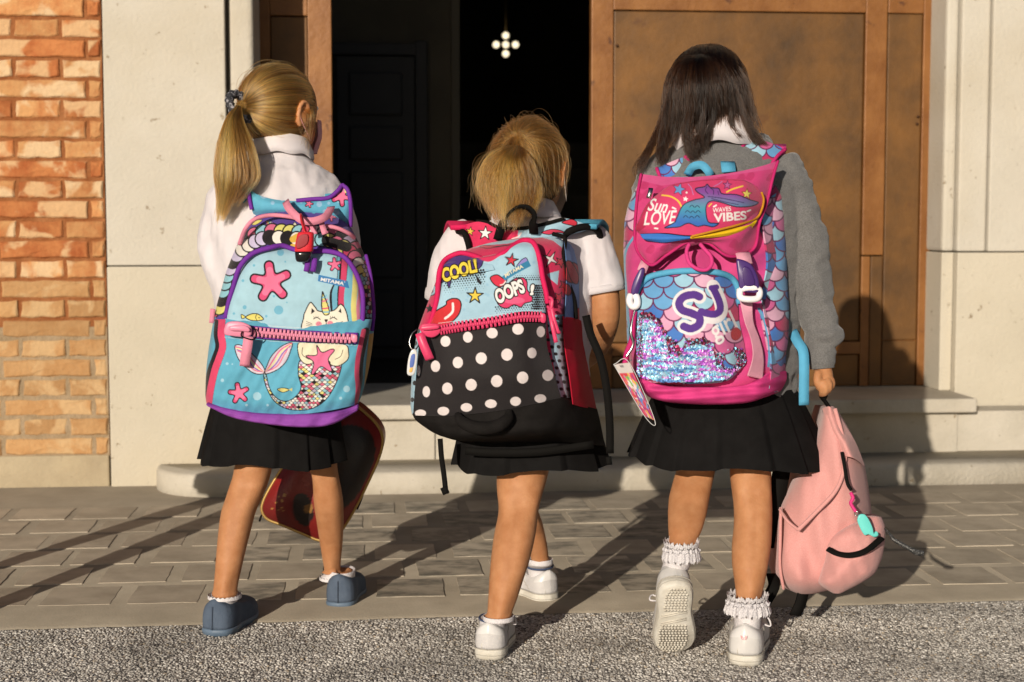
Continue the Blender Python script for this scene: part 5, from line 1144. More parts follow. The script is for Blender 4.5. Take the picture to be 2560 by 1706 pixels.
# lower pocket
cl_ = Cv(1265,1568,(92,182,214))
for x,y,r in [(412,1293,26),(978,1247,21),(192,1192,11),(345,1349,8),(478,1349,8),(222,1087,9),(940,1305,10),(600,1000,5),(255,1090,5)]: cl_.ellipse(x,y,r,r,(165,215,236))
cl_.starfish(296,1274,66,-100,ow=7)
for c in range(2):
    xs_ = [(272,975),(330,990),(400,1050),(455,1140)] if c == 0 else [(630,955),(560,985),(500,1060),(460,1140)]
    if c == 0: cl_.shape([(272,975),(320,975),(385,1030),(440,1090),(462,1145),(400,1150),(340,1110),(290,1050)],(222,212,232),BK,6)
    else: cl_.shape([(632,955),(622,1010),(590,1080),(530,1130),(462,1150),(478,1090),(510,1030),(570,975)],(222,212,232),BK,6)
cs_ = [(240,90,140),(245,235,150),(150,90,190),(245,120,150),(235,225,240)]
for k in range(5):
    u = k/4; cl_.cline([(630-4*k,958+8*k),(560-40*u+70*u,1000+40*u),(510-20*u+60*u,1070+40*u),(464,1146)],8,cs_[k]); cl_.cline([(275+5*k,980+9*k),(330+25*u,1000+90*u*.6),(395-20*u,1080+50*u),(458,1146)],7,cs_[k])
tail_o = [(690,1060),(672,1150),(690,1240),(650,1300),(590,1325),(530,1300),(490,1240),(468,1155),(452,1155),(468,1230),(510,1310),(570,1360),(650,1380),(760,1370),(850,1310),(915,1200),(945,1090),(900,1070),(800,1080)]
cl_.shape(tail_o,(248,244,235)); mk = cl_.mask(curve2(tail_o,8))
for row in range(26):
    y = 1060+row*14; r = 15 if y < 1290 else 12
    for x in np.arange(440+(row%2)*r,960,2*r): pass
for row in range(25,-1,-1):
    y = 1062+row*13.5; r = 17 if y < 1270 else 12
    for x in np.arange(440+(row%2)*r,970,2*r*.98): cl_.ellipse(x,y,r*.98,r*.98,[(250,246,238),(250,246,238),(20,14,20),(232,110,140),(240,228,130),(160,212,226),(215,205,235),(250,246,238),(225,90,120)][RG2.integers(9)],BK,3.2,clip=mk)
cl_.stroke(curve2(tail_o,8),6,BK,True)
cl_.shape([(668,975),(690,950),(760,955),(900,955),(975,970),(990,1010),(985,1060),(930,1100),(880,1095),(865,1070),(800,1060),(770,1080),(720,1090),(680,1050)],(246,238,205),BK,6)
cl_.cline([(700,985),(698,1030),(740,1060)],4,BK); cl_.cline([(955,1000),(940,1040),(905,1060)],4,BK)
cl_.shape([(790,972),(822,1015),(880,995),(900,1005),(862,1060),(885,1125),(868,1135),(815,1105),(770,1152),(755,1145),(770,1080),(722,1042),(735,1035),(790,1030)],(240,110,160),BK,6,5)
cl_.shape([(540,1250),(575,1240),(615,1252),(575,1268)],(235,225,130),BK,5).poly(np.array([(612,1252),(634,1240),(634,1262)]),(235,225,130)); cl_.ellipse(556,1252,3,3,BK)
for pts in ([(165,790),(185,800),(180,900),(190,980),(165,1060),(140,1130),(115,1240),(100,1340)],):
    cl_.cline([(x-8,y) for x,y in pts],70,BK); cl_.cline([(x+4,y) for x,y in pts],44,(232,62,110)); cl_.poly(np.array([(60,780),(128,790),(128,900),(118,1040),(92,1120),(76,1250),(76,1340),(40,1340)]),(92,182,214))
pts = [(1088,880),(1070,960),(1052,1050),(1045,1150),(1052,1250),(1040,1400)]
cl_.cline([(x+14,y) for x,y in pts],44,BK); cl_.cline([(x-2,y) for x,y in pts],30,(232,62,110))
cl_.stroke([(205,920),(400,938),(700,955),(1040,972)],2.5,(200,225,235))
rows_sheet('lower_pocket','R2',[(806,142,1140,3.005,3.07),(860,132,1128,2.985,3.07),(900,126,1118,2.978,3.07),(1000,108,1104,2.97,3.07),(1100,95,1092,2.967,3.07),(1200,86,1078,2.968,3.07),(1290,84,1060,2.972,3.07),(1345,92,1046,2.985,3.08)], M_PRINT, bp1, 3.0, 5.0, sag=lambda y: np.interp(y,[806,870,1345],[0,8,66]), extra=lambda X,Y: folds(.0042,.011,.9,2)(X,Y)+folds(.0012,.04,.2,5)(X,Y), canvas=cl_, back=.06)
# purple base
ctrl_sheet('base','R2',[[(92,1338,2.99),(250,1382,2.972),(450,1408,2.968),(700,1412,2.968),(900,1398,2.972),(1045,1350,3.0)],[(92,1350,2.985),(250,1410,2.968),(450,1440,2.963),(700,1450,2.963),(900,1432,2.968),(1046,1372,2.998)],[(110,1362,3.0),(260,1430,2.985),(450,1468,2.975),(690,1490,2.972),(880,1474,2.98),(1040,1390,3.01)],[(140,1360,3.10),(300,1420,3.10),(450,1450,3.10),(680,1460,3.10),(870,1446,3.10),(1020,1385,3.10)]],M_PURP,bp1,8,extra=folds(.003,.03,.4,1),back=.03)
ptube('pocket_zip','R2',[(212,800,3.02),(232,700,3.02),(262,600,3.02),(300,480,3.015),(380,392,3.015),(500,352,3.02),(570,340,3.03),(640,362,3.03),(720,378,3.025),(860,376,3.02),(960,410,3.01),(1030,500,3.01),(1074,620,3.012),(1082,740,3.012),(1072,885,3.01)],.0048,M_PURZ,bp1,90)
ptube('top_zip','R2',[(300,330,3.12),(340,232,3.09),(400,172,3.09),(500,148,3.10),(620,158,3.10),(700,180,3.10)],.0042,M_PINKW,bp1); ptube('top_zip','R2',[(845,215,3.09),(920,230,3.09),(990,262,3.10),(1025,290,3.12)],.0042,M_PINKW,bp1)
for off, r in ((0,.0045),): ptube('side_piping','R2',[(1100,400,3.09),(1128,520,3.07),(1142,640,3.06),(1150,760,3.06),(1140,880,3.06)],.0035,M_PURZ,bp1)
ztape = ctrl_sheet('zip_tape','R2',[[(215,835,2.984),(400,850,2.975),(700,876,2.972),(1048,892,2.985)],[(212,905,2.978),(400,925,2.968),(700,948,2.964),(1046,962,2.98)]],M_PURZ,bp1,12,back=.006)
teeth('zip_teeth','R2',[(390,884,2.966),(600,902,2.962),(800,918,2.962),(1020,928,2.972)],26,.01,.0155,M_PINKP,bp1)
blob('zip_end','R2',[(1012,905),(1044,908),(1042,950),(1012,948)],2.968,.012,M_PINKP,bp1,n=3)
zs = blob('zip_slider','R2',[(208,850),(235,822),(310,822),(372,852),(375,905),(330,918),(250,912),(205,900)],2.957,.016,M_PINKP,bp1,n=4); blob('slider_bridge','R2',[(240,850),(320,842),(362,862),(360,885),(300,880),(240,876)],2.946,.010,M_PINKP,zs,n=4)
ptube('pull_ring','R2',[(318,880,2.945),(312,910,2.942),(340,925,2.94),(385,935,2.942),(408,910,2.945),(398,870,2.95),(378,862,2.955)],.0014,M_BLKW,zs,24,6)
strap('pull_tab','R2',[(358,915,2.945),(350,980,2.942),(338,1050,2.945),(332,1103,2.952)],62,.0022,M_PINKW,bp1,res=10)
# yoke with shoulder straps, purple bound edge
cy_ = Cv(1265,1568,(92,184,218))
for x,y,r in [(455,17,26),(510,70,12),(570,50,10),(805,78,18),(690,65,9),(865,72,10),(915,130,18),(840,125,14),(930,60,12)]: cy_.ellipse(x,y,r,r,(150,200,235))
cy_.starfish(740,75,26,-70,ow=5).starfish(945,30,62,-60,ow=7).ellipse(975,-5,12,12,(240,220,100))
yk = ctrl_sheet('yoke','R2',[[(352,-40,3.165),(400,10,3.155),(520,48,3.15),(700,58,3.15),(860,40,3.155),(930,-10,3.165),(945,-40,3.17)],[(362,30,3.155),(420,60,3.145),(540,78,3.14),(700,88,3.14),(860,80,3.145),(960,40,3.155),(990,0,3.16)],[(378,110,3.155),(440,112,3.145),(560,115,3.14),(700,125,3.14),(860,135,3.145),(960,140,3.15),(1005,110,3.16)],[(392,150,3.17),(440,150,3.16),(560,150,3.155),(700,155,3.155),(860,170,3.16),(960,200,3.165),(1000,220,3.17)]],M_PRINT,bp1,3.5,canvas=cy_,back=.012)
ptube('binding','R2',[(345,-60,3.175),(352,-40,3.16),(362,30,3.15),(378,112,3.15)],.0042,M_PURZ,yk,30); ptube('binding','R2',[(660,56,3.147),(760,46,3.147),(860,38,3.15),(920,-5,3.155),(950,-45,3.165)],.0042,M_PURZ,yk,40); ptube('binding','R2',[(950,-45,3.165),(985,-10,3.16),(1003,80,3.155),(1003,220,3.165)],.0042,M_PURZ,yk,30)
# straps over the shoulders to the front
for sx, x0 in ((-1,(352,-40)),(1,(960,-45))):
    p = [C3('R2',x0[0]-sx*45,x0[1]+95,3.18), C3('R2',x0[0]-sx*45,x0[1]+70,3.21), C3('R2',x0[0]-sx*40,x0[1]+72,3.27), C3('R2',x0[0]-sx*30,x0[1]+95,3.34), C3('R2',x0[0]-sx*10,x0[1]+150,3.37), C3('R2',x0[0]-sx*0,x0[1]+420,3.36), C3('R2',x0[0]+sx*20,x0[1]+800,3.28)]
    ribbon('shoulder_strap', p, (1,0,0), .046, .009, cloth('sky_print_strap',(92,184,218)), bp1, res=30)
# hanging loop and zip tabs
strap('carry_loop','R2',[(592,60,3.125),(610,100,3.09),(650,145,3.07),(700,180,3.06),(770,185,3.06),(840,160,3.07),(870,120,3.10),(880,95,3.13)],48,.0022,M_PINKW,bp1,side=None,res=26)
for x in (762,825): strap('zip_tab','R2',[(x-6,195,3.08),(x+4,230,3.065),(x+16,268,3.06)],36,.002,M_PINKW,bp1,res=8)
for x in (730,772): strap('pocket_zip_tab','R2',[(x+4,420,2.992),(x,460,2.988),(x-8,505,2.99)],34,.002,M_PURZ,bp1,res=8)
strap('side_strap','R2',[(132,740,3.10),(124,830,3.10)],30,.003,M_PINKW,bp1,res=6)
# red hand-gel holder on its loop
gel = thing('hand_gel_holder', 'small red hand-gel bottle holder with black cap hanging from the sea-print backpack', 'bottle', C3('R2',710,440,2.99))
M_SIL = mat('red_silicone', [v*.70 for v in lin((232,45,60))], .5, spec=.4); M_GCAP = mat('black_gloss_cap', (.006,.006,.007), .15, spec=.6)
def bottle(rows, Y, m, nm):
    rg = []
    for x,y,w,d in rows: c = C3('R2',x,y,Y); rg.append([c+Vector((w*mpx(Y,'R2')*math.copysign(abs(math.cos(a))**.7,math.cos(a)), d*math.copysign(abs(math.sin(a))**.7,math.sin(a)),0)) for a in np.linspace(0,2*math.pi,28,endpoint=False)])
    V,F = loft(rg); return mobj(nm, V, F, m, gel)
sb = bottle([(722,252,25,.006),(720,258,48,.010),(718,275,53,.012),(713,320,57,.013),(708,370,58,.013),(707,378,56,.012)],2.985,M_SIL,'sleeve'); bottle([(707,374,54,.0115),(705,395,53,.012),(702,425,47,.011),(700,440,38,.009),(699,446,20,.005)],2.985,M_GCAP,'cap')
cgl = Cv(200,200,(215,30,48))
for k in range(5): cgl.text(['PARFUM','HAND','SUCCO','GEL','FRESH'][k] if False else '- = - =',20,50+k*30,150,14,(110,10,20))
blob('label_frame','R2',[(672,285),(730,268),(728,330),(662,360)],2.9705,.002,mat('dark_red_print',(.25,.012,.02),.6),sb,n=3)
ptube('loop','R2',[(715,258,2.98),(702,220,2.99),(690,170,3.02),(688,145,3.04),(694,150,3.05),(708,210,3.0),(722,258,2.985)],.0022,M_SIL,gel,30,8)

# ------------------------------------------------------------------ 2: comic print backpack with polka dots
bp2 = thing('backpack', 'comic-print backpack with black polka dot pocket and giant pink zip', 'backpack', C3('R5',560,1420,3.0))
RD, LB = (226,28,92), (172,214,236)
cb = Cv(1516,1568,RD)
cb.poly(np.array([(470,160),(600,118),(840,92),(1000,70),(1090,90),(1090,180),(1000,110),(930,90),(850,95),(700,130),(560,140)]),LB)
cb.cline([(560,160),(700,140),(860,118)],7,BK); cb.shape([(520,150),(560,140),(620,150),(575,160)],(226,40,80),BK,4)
cb.cline([(985,170),(950,220)],6,BK).star(985,232,60,(245,240,240),4,-60,.25,BK,5).poly(np.array([(985,320),(1040,305),(1030,400),(980,360),(960,330)]),LB)
cb.shape([(190,400),(235,410),(225,460),(180,470),(215,440)],LB,BK,6).star(195,555,34,(20,14,20),5)
for q in ((1050,250),(1040,480),(1075,400)): cb.star(q[0],q[1],40,(225,28,60),5,10,.4,BK,5)
cb.poly(np.array([(60,690),(150,690),(110,1000),(90,1250),(40,1250)]),LB)
for x,y in [(118,700),(100,780),(95,1040),(105,1100),(80,1150),(110,1170)]: cb.ellipse(x,y,12,16,BK)
cb.poly(np.array([(955,600),(1090,590),(1140,1190),(1040,1160)]),LB)
for y in range(620,1180,46):
    for x in range(960,1140,44): cb.ellipse(x+(y//46%2)*22+ (y-620)*.06,y,14,11,BK,rot=.4)
rows_sheet('main_body','R5',[(88,800,1040,3.02,3.05),(110,640,1072,2.99,3.05),(150,470,1085,2.965,3.05),(190,390,1088,2.95,3.05),(250,300,1088,2.935,3.04),(370,236,1088,2.925,3.03),(540,172,1078,2.92,3.02),(680,120,1072,2.915,3.01),(760,102,1070,2.91,3.01),(900,84,1082,2.905,3.0),(1000,76,1096,2.90,3.0),(1100,70,1110,2.90,3.0),(1200,68,1122,2.905,3.0),(1245,78,1128,2.91,3.0)], M_PRINT, bp2, 3.4, 4.0, extra=folds(.002,.017,.4,2), canvas=cb, back=.10)
cu_ = Cv(1516,1568,LB)
for k in range(60): cu_.ellipse(*RG2.uniform((300,200),(950,620)),9,9,(158,206,234))
hb = [(250,395),(262,300),(295,235),(380,205),(480,215),(540,240),(575,248)]
for gx in range(16):                                                                     # half-tone dots under the words
    for gy in range(10):
        r = 9-gy*.85-abs(gx-8)*.15
        if r > 1: cu_.ellipse(290+gx*17+(gy%2)*8,325+gy*15-gx*1.5+ (20 if gx < 3 else 0),r*.9,r,BK)
for gx in range(7):
    for gy in range(11):
        r = 8.5-abs(gx-2)*1.0
        if r > 1: cu_.ellipse(862+gx*15+(gy%2)*7,405+gy*15,r,r,BK)
for gx in range(16):
    for gy in range(4):
        r = 5.5-gy*1.0; cu_.ellipse(625+gx*16+(gy%2)*8,545+gy*13-gx*1.0,max(r,1),max(r,1),BK)
for gx in range(12):
    for gy in range(4):
        r = 1.5+gy*1.2; cu_.ellipse(745+gx*15+(gy%2)*8,325+gy*13,r,r,BK)
cu_.shape([(262,300),(300,232),(400,205),(520,200),(545,225),(520,290),(420,318),(345,350),(322,420),(300,370),(268,385)],(74,50,130),BK,6,4)
cu_.text('COOL!',282,385,238,92,(248,222,40),rot=rad(-17),shear=.12,out=BK,ow=8,bold=.045)
cu_.poly(np.array([(488,318),(535,385),(528,400),(505,380)]),BK); cu_.poly(np.array([(500,300),(540,325),(520,328)]),BK)
cu_.star(728,238,46,(222,32,62),5,-80,.36,BK,7); cu_.star(490,470,56,(248,212,50),5,-88,.36,BK,8)
cu_.shape([(590,360),(605,340),(640,335),(680,360),(700,350),(690,385),(660,412),(620,400)],(226,30,70),BK,7); cu_.cline([(655,400),(675,395),(690,375)],7,(250,235,235))
cu_.shape([(760,285),(790,240),(822,222),(830,250)],(150,140,215),BK,5)
cu_.poly(np.array([(668,345),(760,280),(838,238),(856,275),(780,315),(685,372)]),(40,135,180)); cu_.text('MITAMA',690,352,135,24,(235,225,190),rot=rad(-29),shear=.15,bold=.03,arc=3)
cu_.shape([(632,500),(650,455),(700,400),(745,362),(800,352),(830,380),(832,430),(860,470),(862,505),(815,520),(790,545),(745,530),(700,552),(655,540)],(232,50,110),BK,7,6); cu_.ellipse(745,500,70,22,(240,90,140))
cu_.text('OOPS',640,530,200,95,(250,248,246),rot=rad(-24),shear=.1,out=BK,ow=8,bold=.045,arc=6); cu_.text('!',848,468,24,70,(250,248,246),rot=rad(-5),shear=.2,out=BK,ow=8,bold=.05)
cu_.shape([(180,640),(190,600),(250,560),(300,530),(305,505),(345,487),(385,495),(400,530),(385,590),(340,640),(300,665),(200,670)],(222,30,40),BK,8,6); cu_.cline([(345,520),(345,570),(320,600),(295,618)],15,(250,240,240))
cu_.stroke([(250,650),(450,625),(650,590),(940,570)],2.5,(220,230,235))
mk = curve2([(200,640),(232,520),(258,395),(262,300),(300,232),(390,195),(480,210),(575,248),(660,205),(760,135),(820,112),(870,130),(910,230),(930,350),(950,470),(955,600)],6,False)
msk = cu_.mask(np.vstack([mk,[(955,700),(170,740),(180,680)]])); cu_.a[~msk] = lin(RD)
rows_sheet('upper_pocket','R5',[(118,790,862,2.935,2.95),(150,715,885,2.915,2.94),(200,640,905,2.905,2.94),(250,280,918,2.90,2.94),(330,262,932,2.895,2.94),(400,254,942,2.89,2.94),(520,232,955,2.885,2.935),(600,210,962,2.88,2.93),(690,180,965,2.875,2.93),(730,160,962,2.875,2.93)], M_PRINT, bp2, 3.0, 5.0, extra=folds(.0035,.012,1.0,7), canvas=cu_, back=.04)
ctrl_sheet('pocket_lobe','R5',[[(300,232,2.925),(380,200,2.918),(470,207,2.916),(570,248,2.918)],[(270,300,2.912),(380,260,2.898),(480,255,2.898),(600,262,2.902)],[(258,360,2.908),(380,330,2.892),(500,320,2.892),(620,300,2.896)]],M_PRINT,bp2,3.2,canvas=cu_,back=.01)
pz = ptube('pocket_zip','R5',[(170,690,2.905),(205,630,2.9),(240,500,2.9),(250,390,2.902),(262,300,2.908),(300,232,2.92),(390,192,2.918),(480,208,2.912),(575,246,2.912)],.005,M_HOT,bp2,80); ptube('pocket_zip','R5',[(600,230,2.912),(680,190,2.91),(760,130,2.93),(820,108,2.935),(875,128,2.925),(912,230,2.912),(932,350,2.905),(955,450,2.9),(965,520,2.9)],.005,M_HOT,bp2,70)
for dx in (0,):
    strap('zip_pull','R5',[(985,500,2.885),(1000,600,2.875),(1030,700,2.875),(1040,712,2.878)],24,.004,M_HOTP,bp2,res=12); strap('zip_pull','R5',[(975,560,2.885),(995,660,2.872),(1020,775,2.872)],26,.004,M_HOTP,bp2,res=12); ptube('pull_ring','R5',[(975,480,2.89),(995,500,2.88),(985,560,2.88),(965,540,2.89)],.003,M_HOTP,bp2,16)
# polka pocket
cl_ = Cv(1516,1568,(34,28,30))
for x,y,rx,ry in [(297,768,32,35),(443,741,31,35),(602,714,36,34),(771,688,37,36),(920,705,27,36),(232,931,30,37),(378,906,33,37),(531,879,36,38),(699,855,37,39),(862,844,30,34),(172,1097,24,36),(309,1076,33,38),(465,1052,36,38),(632,1028,37,39),(801,1005,37,39),(966,990,36,36),(134,1238,36,24),(283,1224,38,28),(434,1200,37,28),(594,1176,38,28),(755,1160,35,30),(917,1142,38,28),(122,960,10,35)]: cl_.ellipse(x,y,rx,ry,(240,228,228))
ctrl_sheet('polka_pocket','R5',[[(128,742,2.90),(270,722,2.865),(450,700,2.855),(650,670,2.852),(820,650,2.855),(952,648,2.885)],[(116,860,2.90),(280,850,2.855),(460,830,2.842),(650,810,2.838),(830,790,2.845),(962,800,2.885)],[(104,1000,2.90),(280,1000,2.852),(470,980,2.836),(670,960,2.832),(850,930,2.842),(1000,940,2.888)],[(92,1140,2.90),(280,1130,2.855),(470,1110,2.84),(680,1090,2.836),(870,1060,2.848),(1030,1060,2.892)],[(86,1252,2.91),(280,1256,2.87),(480,1242,2.855),(690,1215,2.85),(880,1178,2.862),(1055,1142,2.90)]],M_PRINT,bp2,3.4,canvas=cl_,extra=folds(.0045,.009,1.3,3),back=.04)
teeth('zip_teeth','R5',[(262,692,2.862),(400,668,2.852),(600,640,2.848),(780,608,2.85),(925,606,2.868)],30,.01,.0165,M_HOTP,bp2)
ctrl_sheet('zip_tape','R5',[[(175,690,2.885),(400,645,2.866),(650,605,2.862),(800,575,2.864),(955,582,2.888)],[(170,742,2.882),(400,706,2.86),(650,676,2.856),(800,652,2.858),(955,650,2.886)]],M_BLKC,bp2,12,back=.006)
blob('zip_end','R5',[(915,588),(950,590),(950,645),(918,640)],2.868,.012,M_HOTP,bp2,n=3)
zs = blob('zip_slider','R5',[(130,672),(160,652),(250,655),(268,680),(262,712),(220,742),(170,735),(135,700)],2.862,.018,M_HOTP,bp2,n=4); blob('slider_bridge','R5',[(140,670),(240,660),(250,685),(150,695)],2.85,.010,M_HOTP,zs,n=4)
strap('pull_tab','R5',[(128,715,2.855),(150,780,2.85),(180,850,2.85),(196,885,2.855)],58,.004,M_HOTP,bp2,res=10)
# black base with moulded grab handle
ctrl_sheet('base','R5',[[(80,1246,2.93),(280,1258,2.868),(480,1244,2.853),(690,1217,2.848),(880,1180,2.86),(1058,1142,2.90),(1180,1180,2.96),(1290,1215,3.06)],[(110,1290,2.93),(280,1320,2.868),(480,1320,2.85),(690,1300,2.845),(880,1270,2.855),(1080,1240,2.90),(1200,1280,2.96),(1310,1300,3.06)],[(200,1355,2.94),(320,1390,2.885),(500,1400,2.865),(700,1390,2.86),(900,1370,2.868),(1090,1350,2.91),(1220,1370,2.97),(1330,1400,3.06)],[(260,1385,3.02),(380,1418,3.0),(540,1428,3.0),(720,1430,3.0),(900,1430,3.0),(1080,1430,3.0),(1220,1440,3.02),(1345,1455,3.07)]],M_BLKC,bp2,7,extra=folds(.002,.02,.3,2),back=.06)
ptube('grab_handle','R5',[(375,1245,2.85),(400,1290,2.836),(470,1325,2.826),(560,1335,2.822),(650,1315,2.822),(705,1270,2.832),(712,1222,2.842)],[.006,.010,.012,.012,.012,.010,.006],M_BLKC,bp2,40,10)
# right side: blue panel with hearts above, red stretch pocket below
cs2 = Cv(1516,1568,(110,160,225))
for x,y,s_ in ((1110,330,60),(1140,300,50),(1090,430,40)): cs2.ellipse(x,y,s_*.7,s_,(205,30,50),BK,7,rot=-.5)
cs2.shape([(1085,255),(1120,250),(1165,330),(1160,390),(1120,370)],(205,30,55),BK,6).shape([(1150,560),(1180,560),(1190,640),(1160,640)],(205,30,55),BK,5)
ctrl_sheet('side_panel','R5',[[(1068,95,2.985),(1110,130,3.02),(1150,190,3.08)],[(1086,250,2.96),(1140,270,3.01),(1188,320,3.10)],[(1086,420,2.955),(1140,440,3.01),(1205,460,3.10)],[(1076,620,2.945),(1140,630,3.01),(1205,640,3.10)]],M_PRINT,bp2,4,canvas=cs2,back=.02)
ptube('side_piping','R5',[(1000,66,3.0),(1070,88,2.985),(1078,130,2.985),(1068,230,2.975),(1100,380,2.985),(1140,500,3.0),(1150,620,3.005)],.0042,M_BLKW,bp2,50)
ctrl_sheet('bottle_pocket','R5',[[(1062,606,2.935),(1130,615,2.99),(1204,640,3.08)],[(1075,800,2.925),(1150,815,2.98),(1215,840,3.08)],[(1105,1000,2.915),(1180,1010,2.97),(1250,1040,3.07)],[(1128,1180,2.915),(1200,1200,2.97),(1285,1210,3.07)]],M_RED,bp2,8,extra=folds(.002,.03,.2,4),back=.02)
# yoke and straps
cy2 = Cv(1882,1568,RD); cy2.poly(np.array([(930,985),(1000,960),(1290,890),(1600,900),(1600,1200),(900,1200)]),LB)
cy2.star(550,1000,38,(240,200,60),5,-80,.4,BK,5).star(668,1015,58,(248,246,246),5,-85,.4,BK,7).shape([(1270,930),(1340,905),(1385,925),(1380,955),(1330,950)],(226,40,70),BK,7).shape([(1110,1010),(1180,985),(1250,990),(1300,1015),(1230,1010),(1170,1025)],(226,50,90),BK,6)
cy2.cline([(880,1060),(930,1040),(950,1010)],12,(250,235,235))
yk = ctrl_sheet('yoke','R4',[[(500,950,3.055),(620,925,3.04),(780,965,3.035),(960,975,3.035),(1130,945,3.035),(1290,900,3.04),(1420,930,3.05),(1500,965,3.06)],[(515,1010,3.05),(640,985,3.035),(790,1010,3.03),(960,1010,3.03),(1130,985,3.03),(1260,960,3.035),(1330,990,3.045),(1440,1000,3.06)],[(545,1090,3.05),(660,1060,3.035),(800,1060,3.03),(960,1050,3.03),(1120,1030,3.03),(1210,1020,3.035),(1270,1030,3.045),(1300,1040,3.06)],[(545,1150,3.05),(660,1120,3.04),(800,1100,3.035),(960,1080,3.035),(1120,1070,3.035),(1200,1060,3.04),(1240,1065,3.05),(1260,1080,3.06)]],M_PRINT,bp2,3.8,canvas=cy2,back=.012)
ptube('binding','R4',[(455,1000,3.07),(500,1010,3.045),(530,1080,3.04),(545,1145,3.045)],.006,M_BLKW,yk,24); ptube('binding','R4',[(600,920,3.06),(690,930,3.04),(780,968,3.03),(960,975,3.03),(1130,942,3.03),(1290,898,3.035)],.0035,M_BLKW,yk,40)
ptube('binding','R4',[(1290,1030,3.05),(1330,1000,3.04),(1420,968,3.045),(1500,968,3.055),(1555,1000,3.07),(1572,1060,3.10)],.007,M_BLKW,yk,34)
for c_, col in ((((500,960),(450,985)),M_HOT),(((1440,950),(1540,1000)),cloth('sky_print_strap',(92,184,218)))):
    (x0,y0),(x1,y1) = c_
    p = [C3('R4',x0,y0+10,3.05), C3('R4',(x0+x1)/2,min(y0,y1)-25,3.10), C3('R4',x1,y1-10,3.18), C3('R4',x1-20,y1+80,3.24), C3('R4',x1-60,y1+300,3.25)]; ribbon('shoulder_strap', p, (1,0,0), .05, .009, col, bp2, res=30)
strap('carry_handle','R4',[(765,1065,3.02),(800,960,3.0),(860,860,2.985),(930,812,2.98),(1000,815,2.98),(1050,870,2.985),(1045,960,3.0),(1050,1015,3.02)],70,.004,M_BLKW,bp2,side=lambda t:(1,-.25,0) if t < .2 or t > .8 else (.2,-.9,.35),res=34)
strap('strap_tail','R5',[(1215,600,3.0),(1245,720,2.99),(1310,880,2.985),(1350,1080,2.985),(1370,1300,2.99),(1372,1500,3.0)],52,.0025,M_BLKW,bp2,res=30); strap('strap_tail','R6',[(98,90,2.99),(106,200,2.985),(120,300,2.985),(134,425,2.985)],32,.0022,M_BLKW,bp2,res=12)
strap('strap_keeper','R6',[(118,385,2.982),(136,425,2.982)],42,.005,M_BLKW,bp2,res=4); strap('strap_keeper','R6',[(1120,200,2.99),(1126,248,2.99)],34,.006,M_BLKW,bp2,res=4)
strap('compression_strap','R6',[(250,165,2.985),(420,175,2.975),(700,170,2.97),(1030,125,2.985)],48,.003,M_BLKW,bp2,side=(0,-.1,1),res=20)
# key tag
kt = thing('key_tag', 'clear oval key tag with blue printing on a split ring beside the polka dot pocket', 'key tag', C3('R5',78,900,2.86)); M_CLR = mat('clear_plastic', (.55,.55,.55), .15, spec=.6)
ptube('split_ring','R5',[(110,690,2.87),(78,720,2.865),(62,770,2.862),(72,812,2.86),(95,825,2.86),(118,800,2.865),(122,770,2.868)],.0013,M_STEEL,kt,26,6)
tg = blob('tag','R5',[(70,835),(90,818),(108,830),(112,880),(98,970),(75,992),(50,985),(46,950),(55,880)],2.858,.004,M_CLR,kt,n=5); blob('print','R5',[(72,862),(98,855),(88,930),(64,935)],2.8555,.001,mat('blue_print',(.06,.11,.36),.5),tg,n=3); blob('picture','R5',[(66,942),(84,940),(78,968),(60,968)],2.8555,.001,mat('amber_print',(.6,.35,.08),.5),tg,n=3)

# ------------------------------------------------------------------ 3: pink sequin backpack
bp3 = thing('backpack', 'tall pink backpack with scale print, sequin pocket and purple buckles', 'backpack', C3('Z2',560,1400,2.95))
SCOL = [(240,170,205),(225,100,165),(205,45,105),(105,175,230),(70,130,215),(165,215,240),(240,185,215)]
SO = (112,30,90)
def scale_canvas(w, h, r, ow, rowh, seed, bg=(225,100,165), x0=0, x1=None, y0=0, y1=None):
    c = Cv(w,h,bg); rg = np.random.default_rng(seed); x1 = x1 or w; y1 = y1 or h; rows_ = list(np.arange(y0-r,y1+r,rowh)); k = len(rows_)
    for i, y in enumerate(rows_[::-1]):
        for x in np.arange(x0-2*r+((k-i)%2)*r, x1+2*r, 2*r): c.ellipse(x+rg.uniform(-2,2),y,r,r*.95,SCOL[rg.integers(7)],SO,ow)
    return c
cbody = scale_canvas(1344,1568,52,8,56,1)
MG = (224,62,140)
cbody.shape([(100,560),(130,480),(180,440),(300,430),(600,440),(820,430),(880,470),(905,560),(905,660),(860,780),(850,900),(880,1050),(905,1200),(890,1320),(800,1400),(500,1420),(240,1395),(160,1300),(130,1100),(105,800)],MG,n=6)
cbody.cline([(860,440),(895,500),(905,600),(890,720),(862,800)],16,(95,175,215)); cbody.cline([(120,1020),(100,760),(92,620),(105,540),(150,470)],14,(95,175,215)); cbody.cline([(845,880),(880,960),(905,1100),(900,1200)],16,(95,175,215))
rows_sheet('main_body','Z2',[(140,200,930,2.99,3.03),(180,168,965,2.97,3.03),(260,130,985,2.95,3.03),(380,92,992,2.93,3.02),(560,86,1000,2.91,3.02),(700,92,1004,2.90,3.01),(900,102,1015,2.89,3.01),(1050,106,1010,2.885,3.0),(1200,125,985,2.885,3.0),(1290,160,950,2.89,3.0),(1350,210,905,2.90,3.0),(1385,300,820,2.93,3.0)], M_PRINT, bp3, 3.6, 3.2, sag=lambda y: np.interp(y,[1200,1385],[0,28]), extra=lambda X,Y: folds(.003,.02,.7,3)(X,Y)*np.clip((Y-420)/100,0,1)+.007*np.sin(X*.022+Y*.012)*np.exp(-((Y-590)/60)**2), canvas=cbody, back=.08)
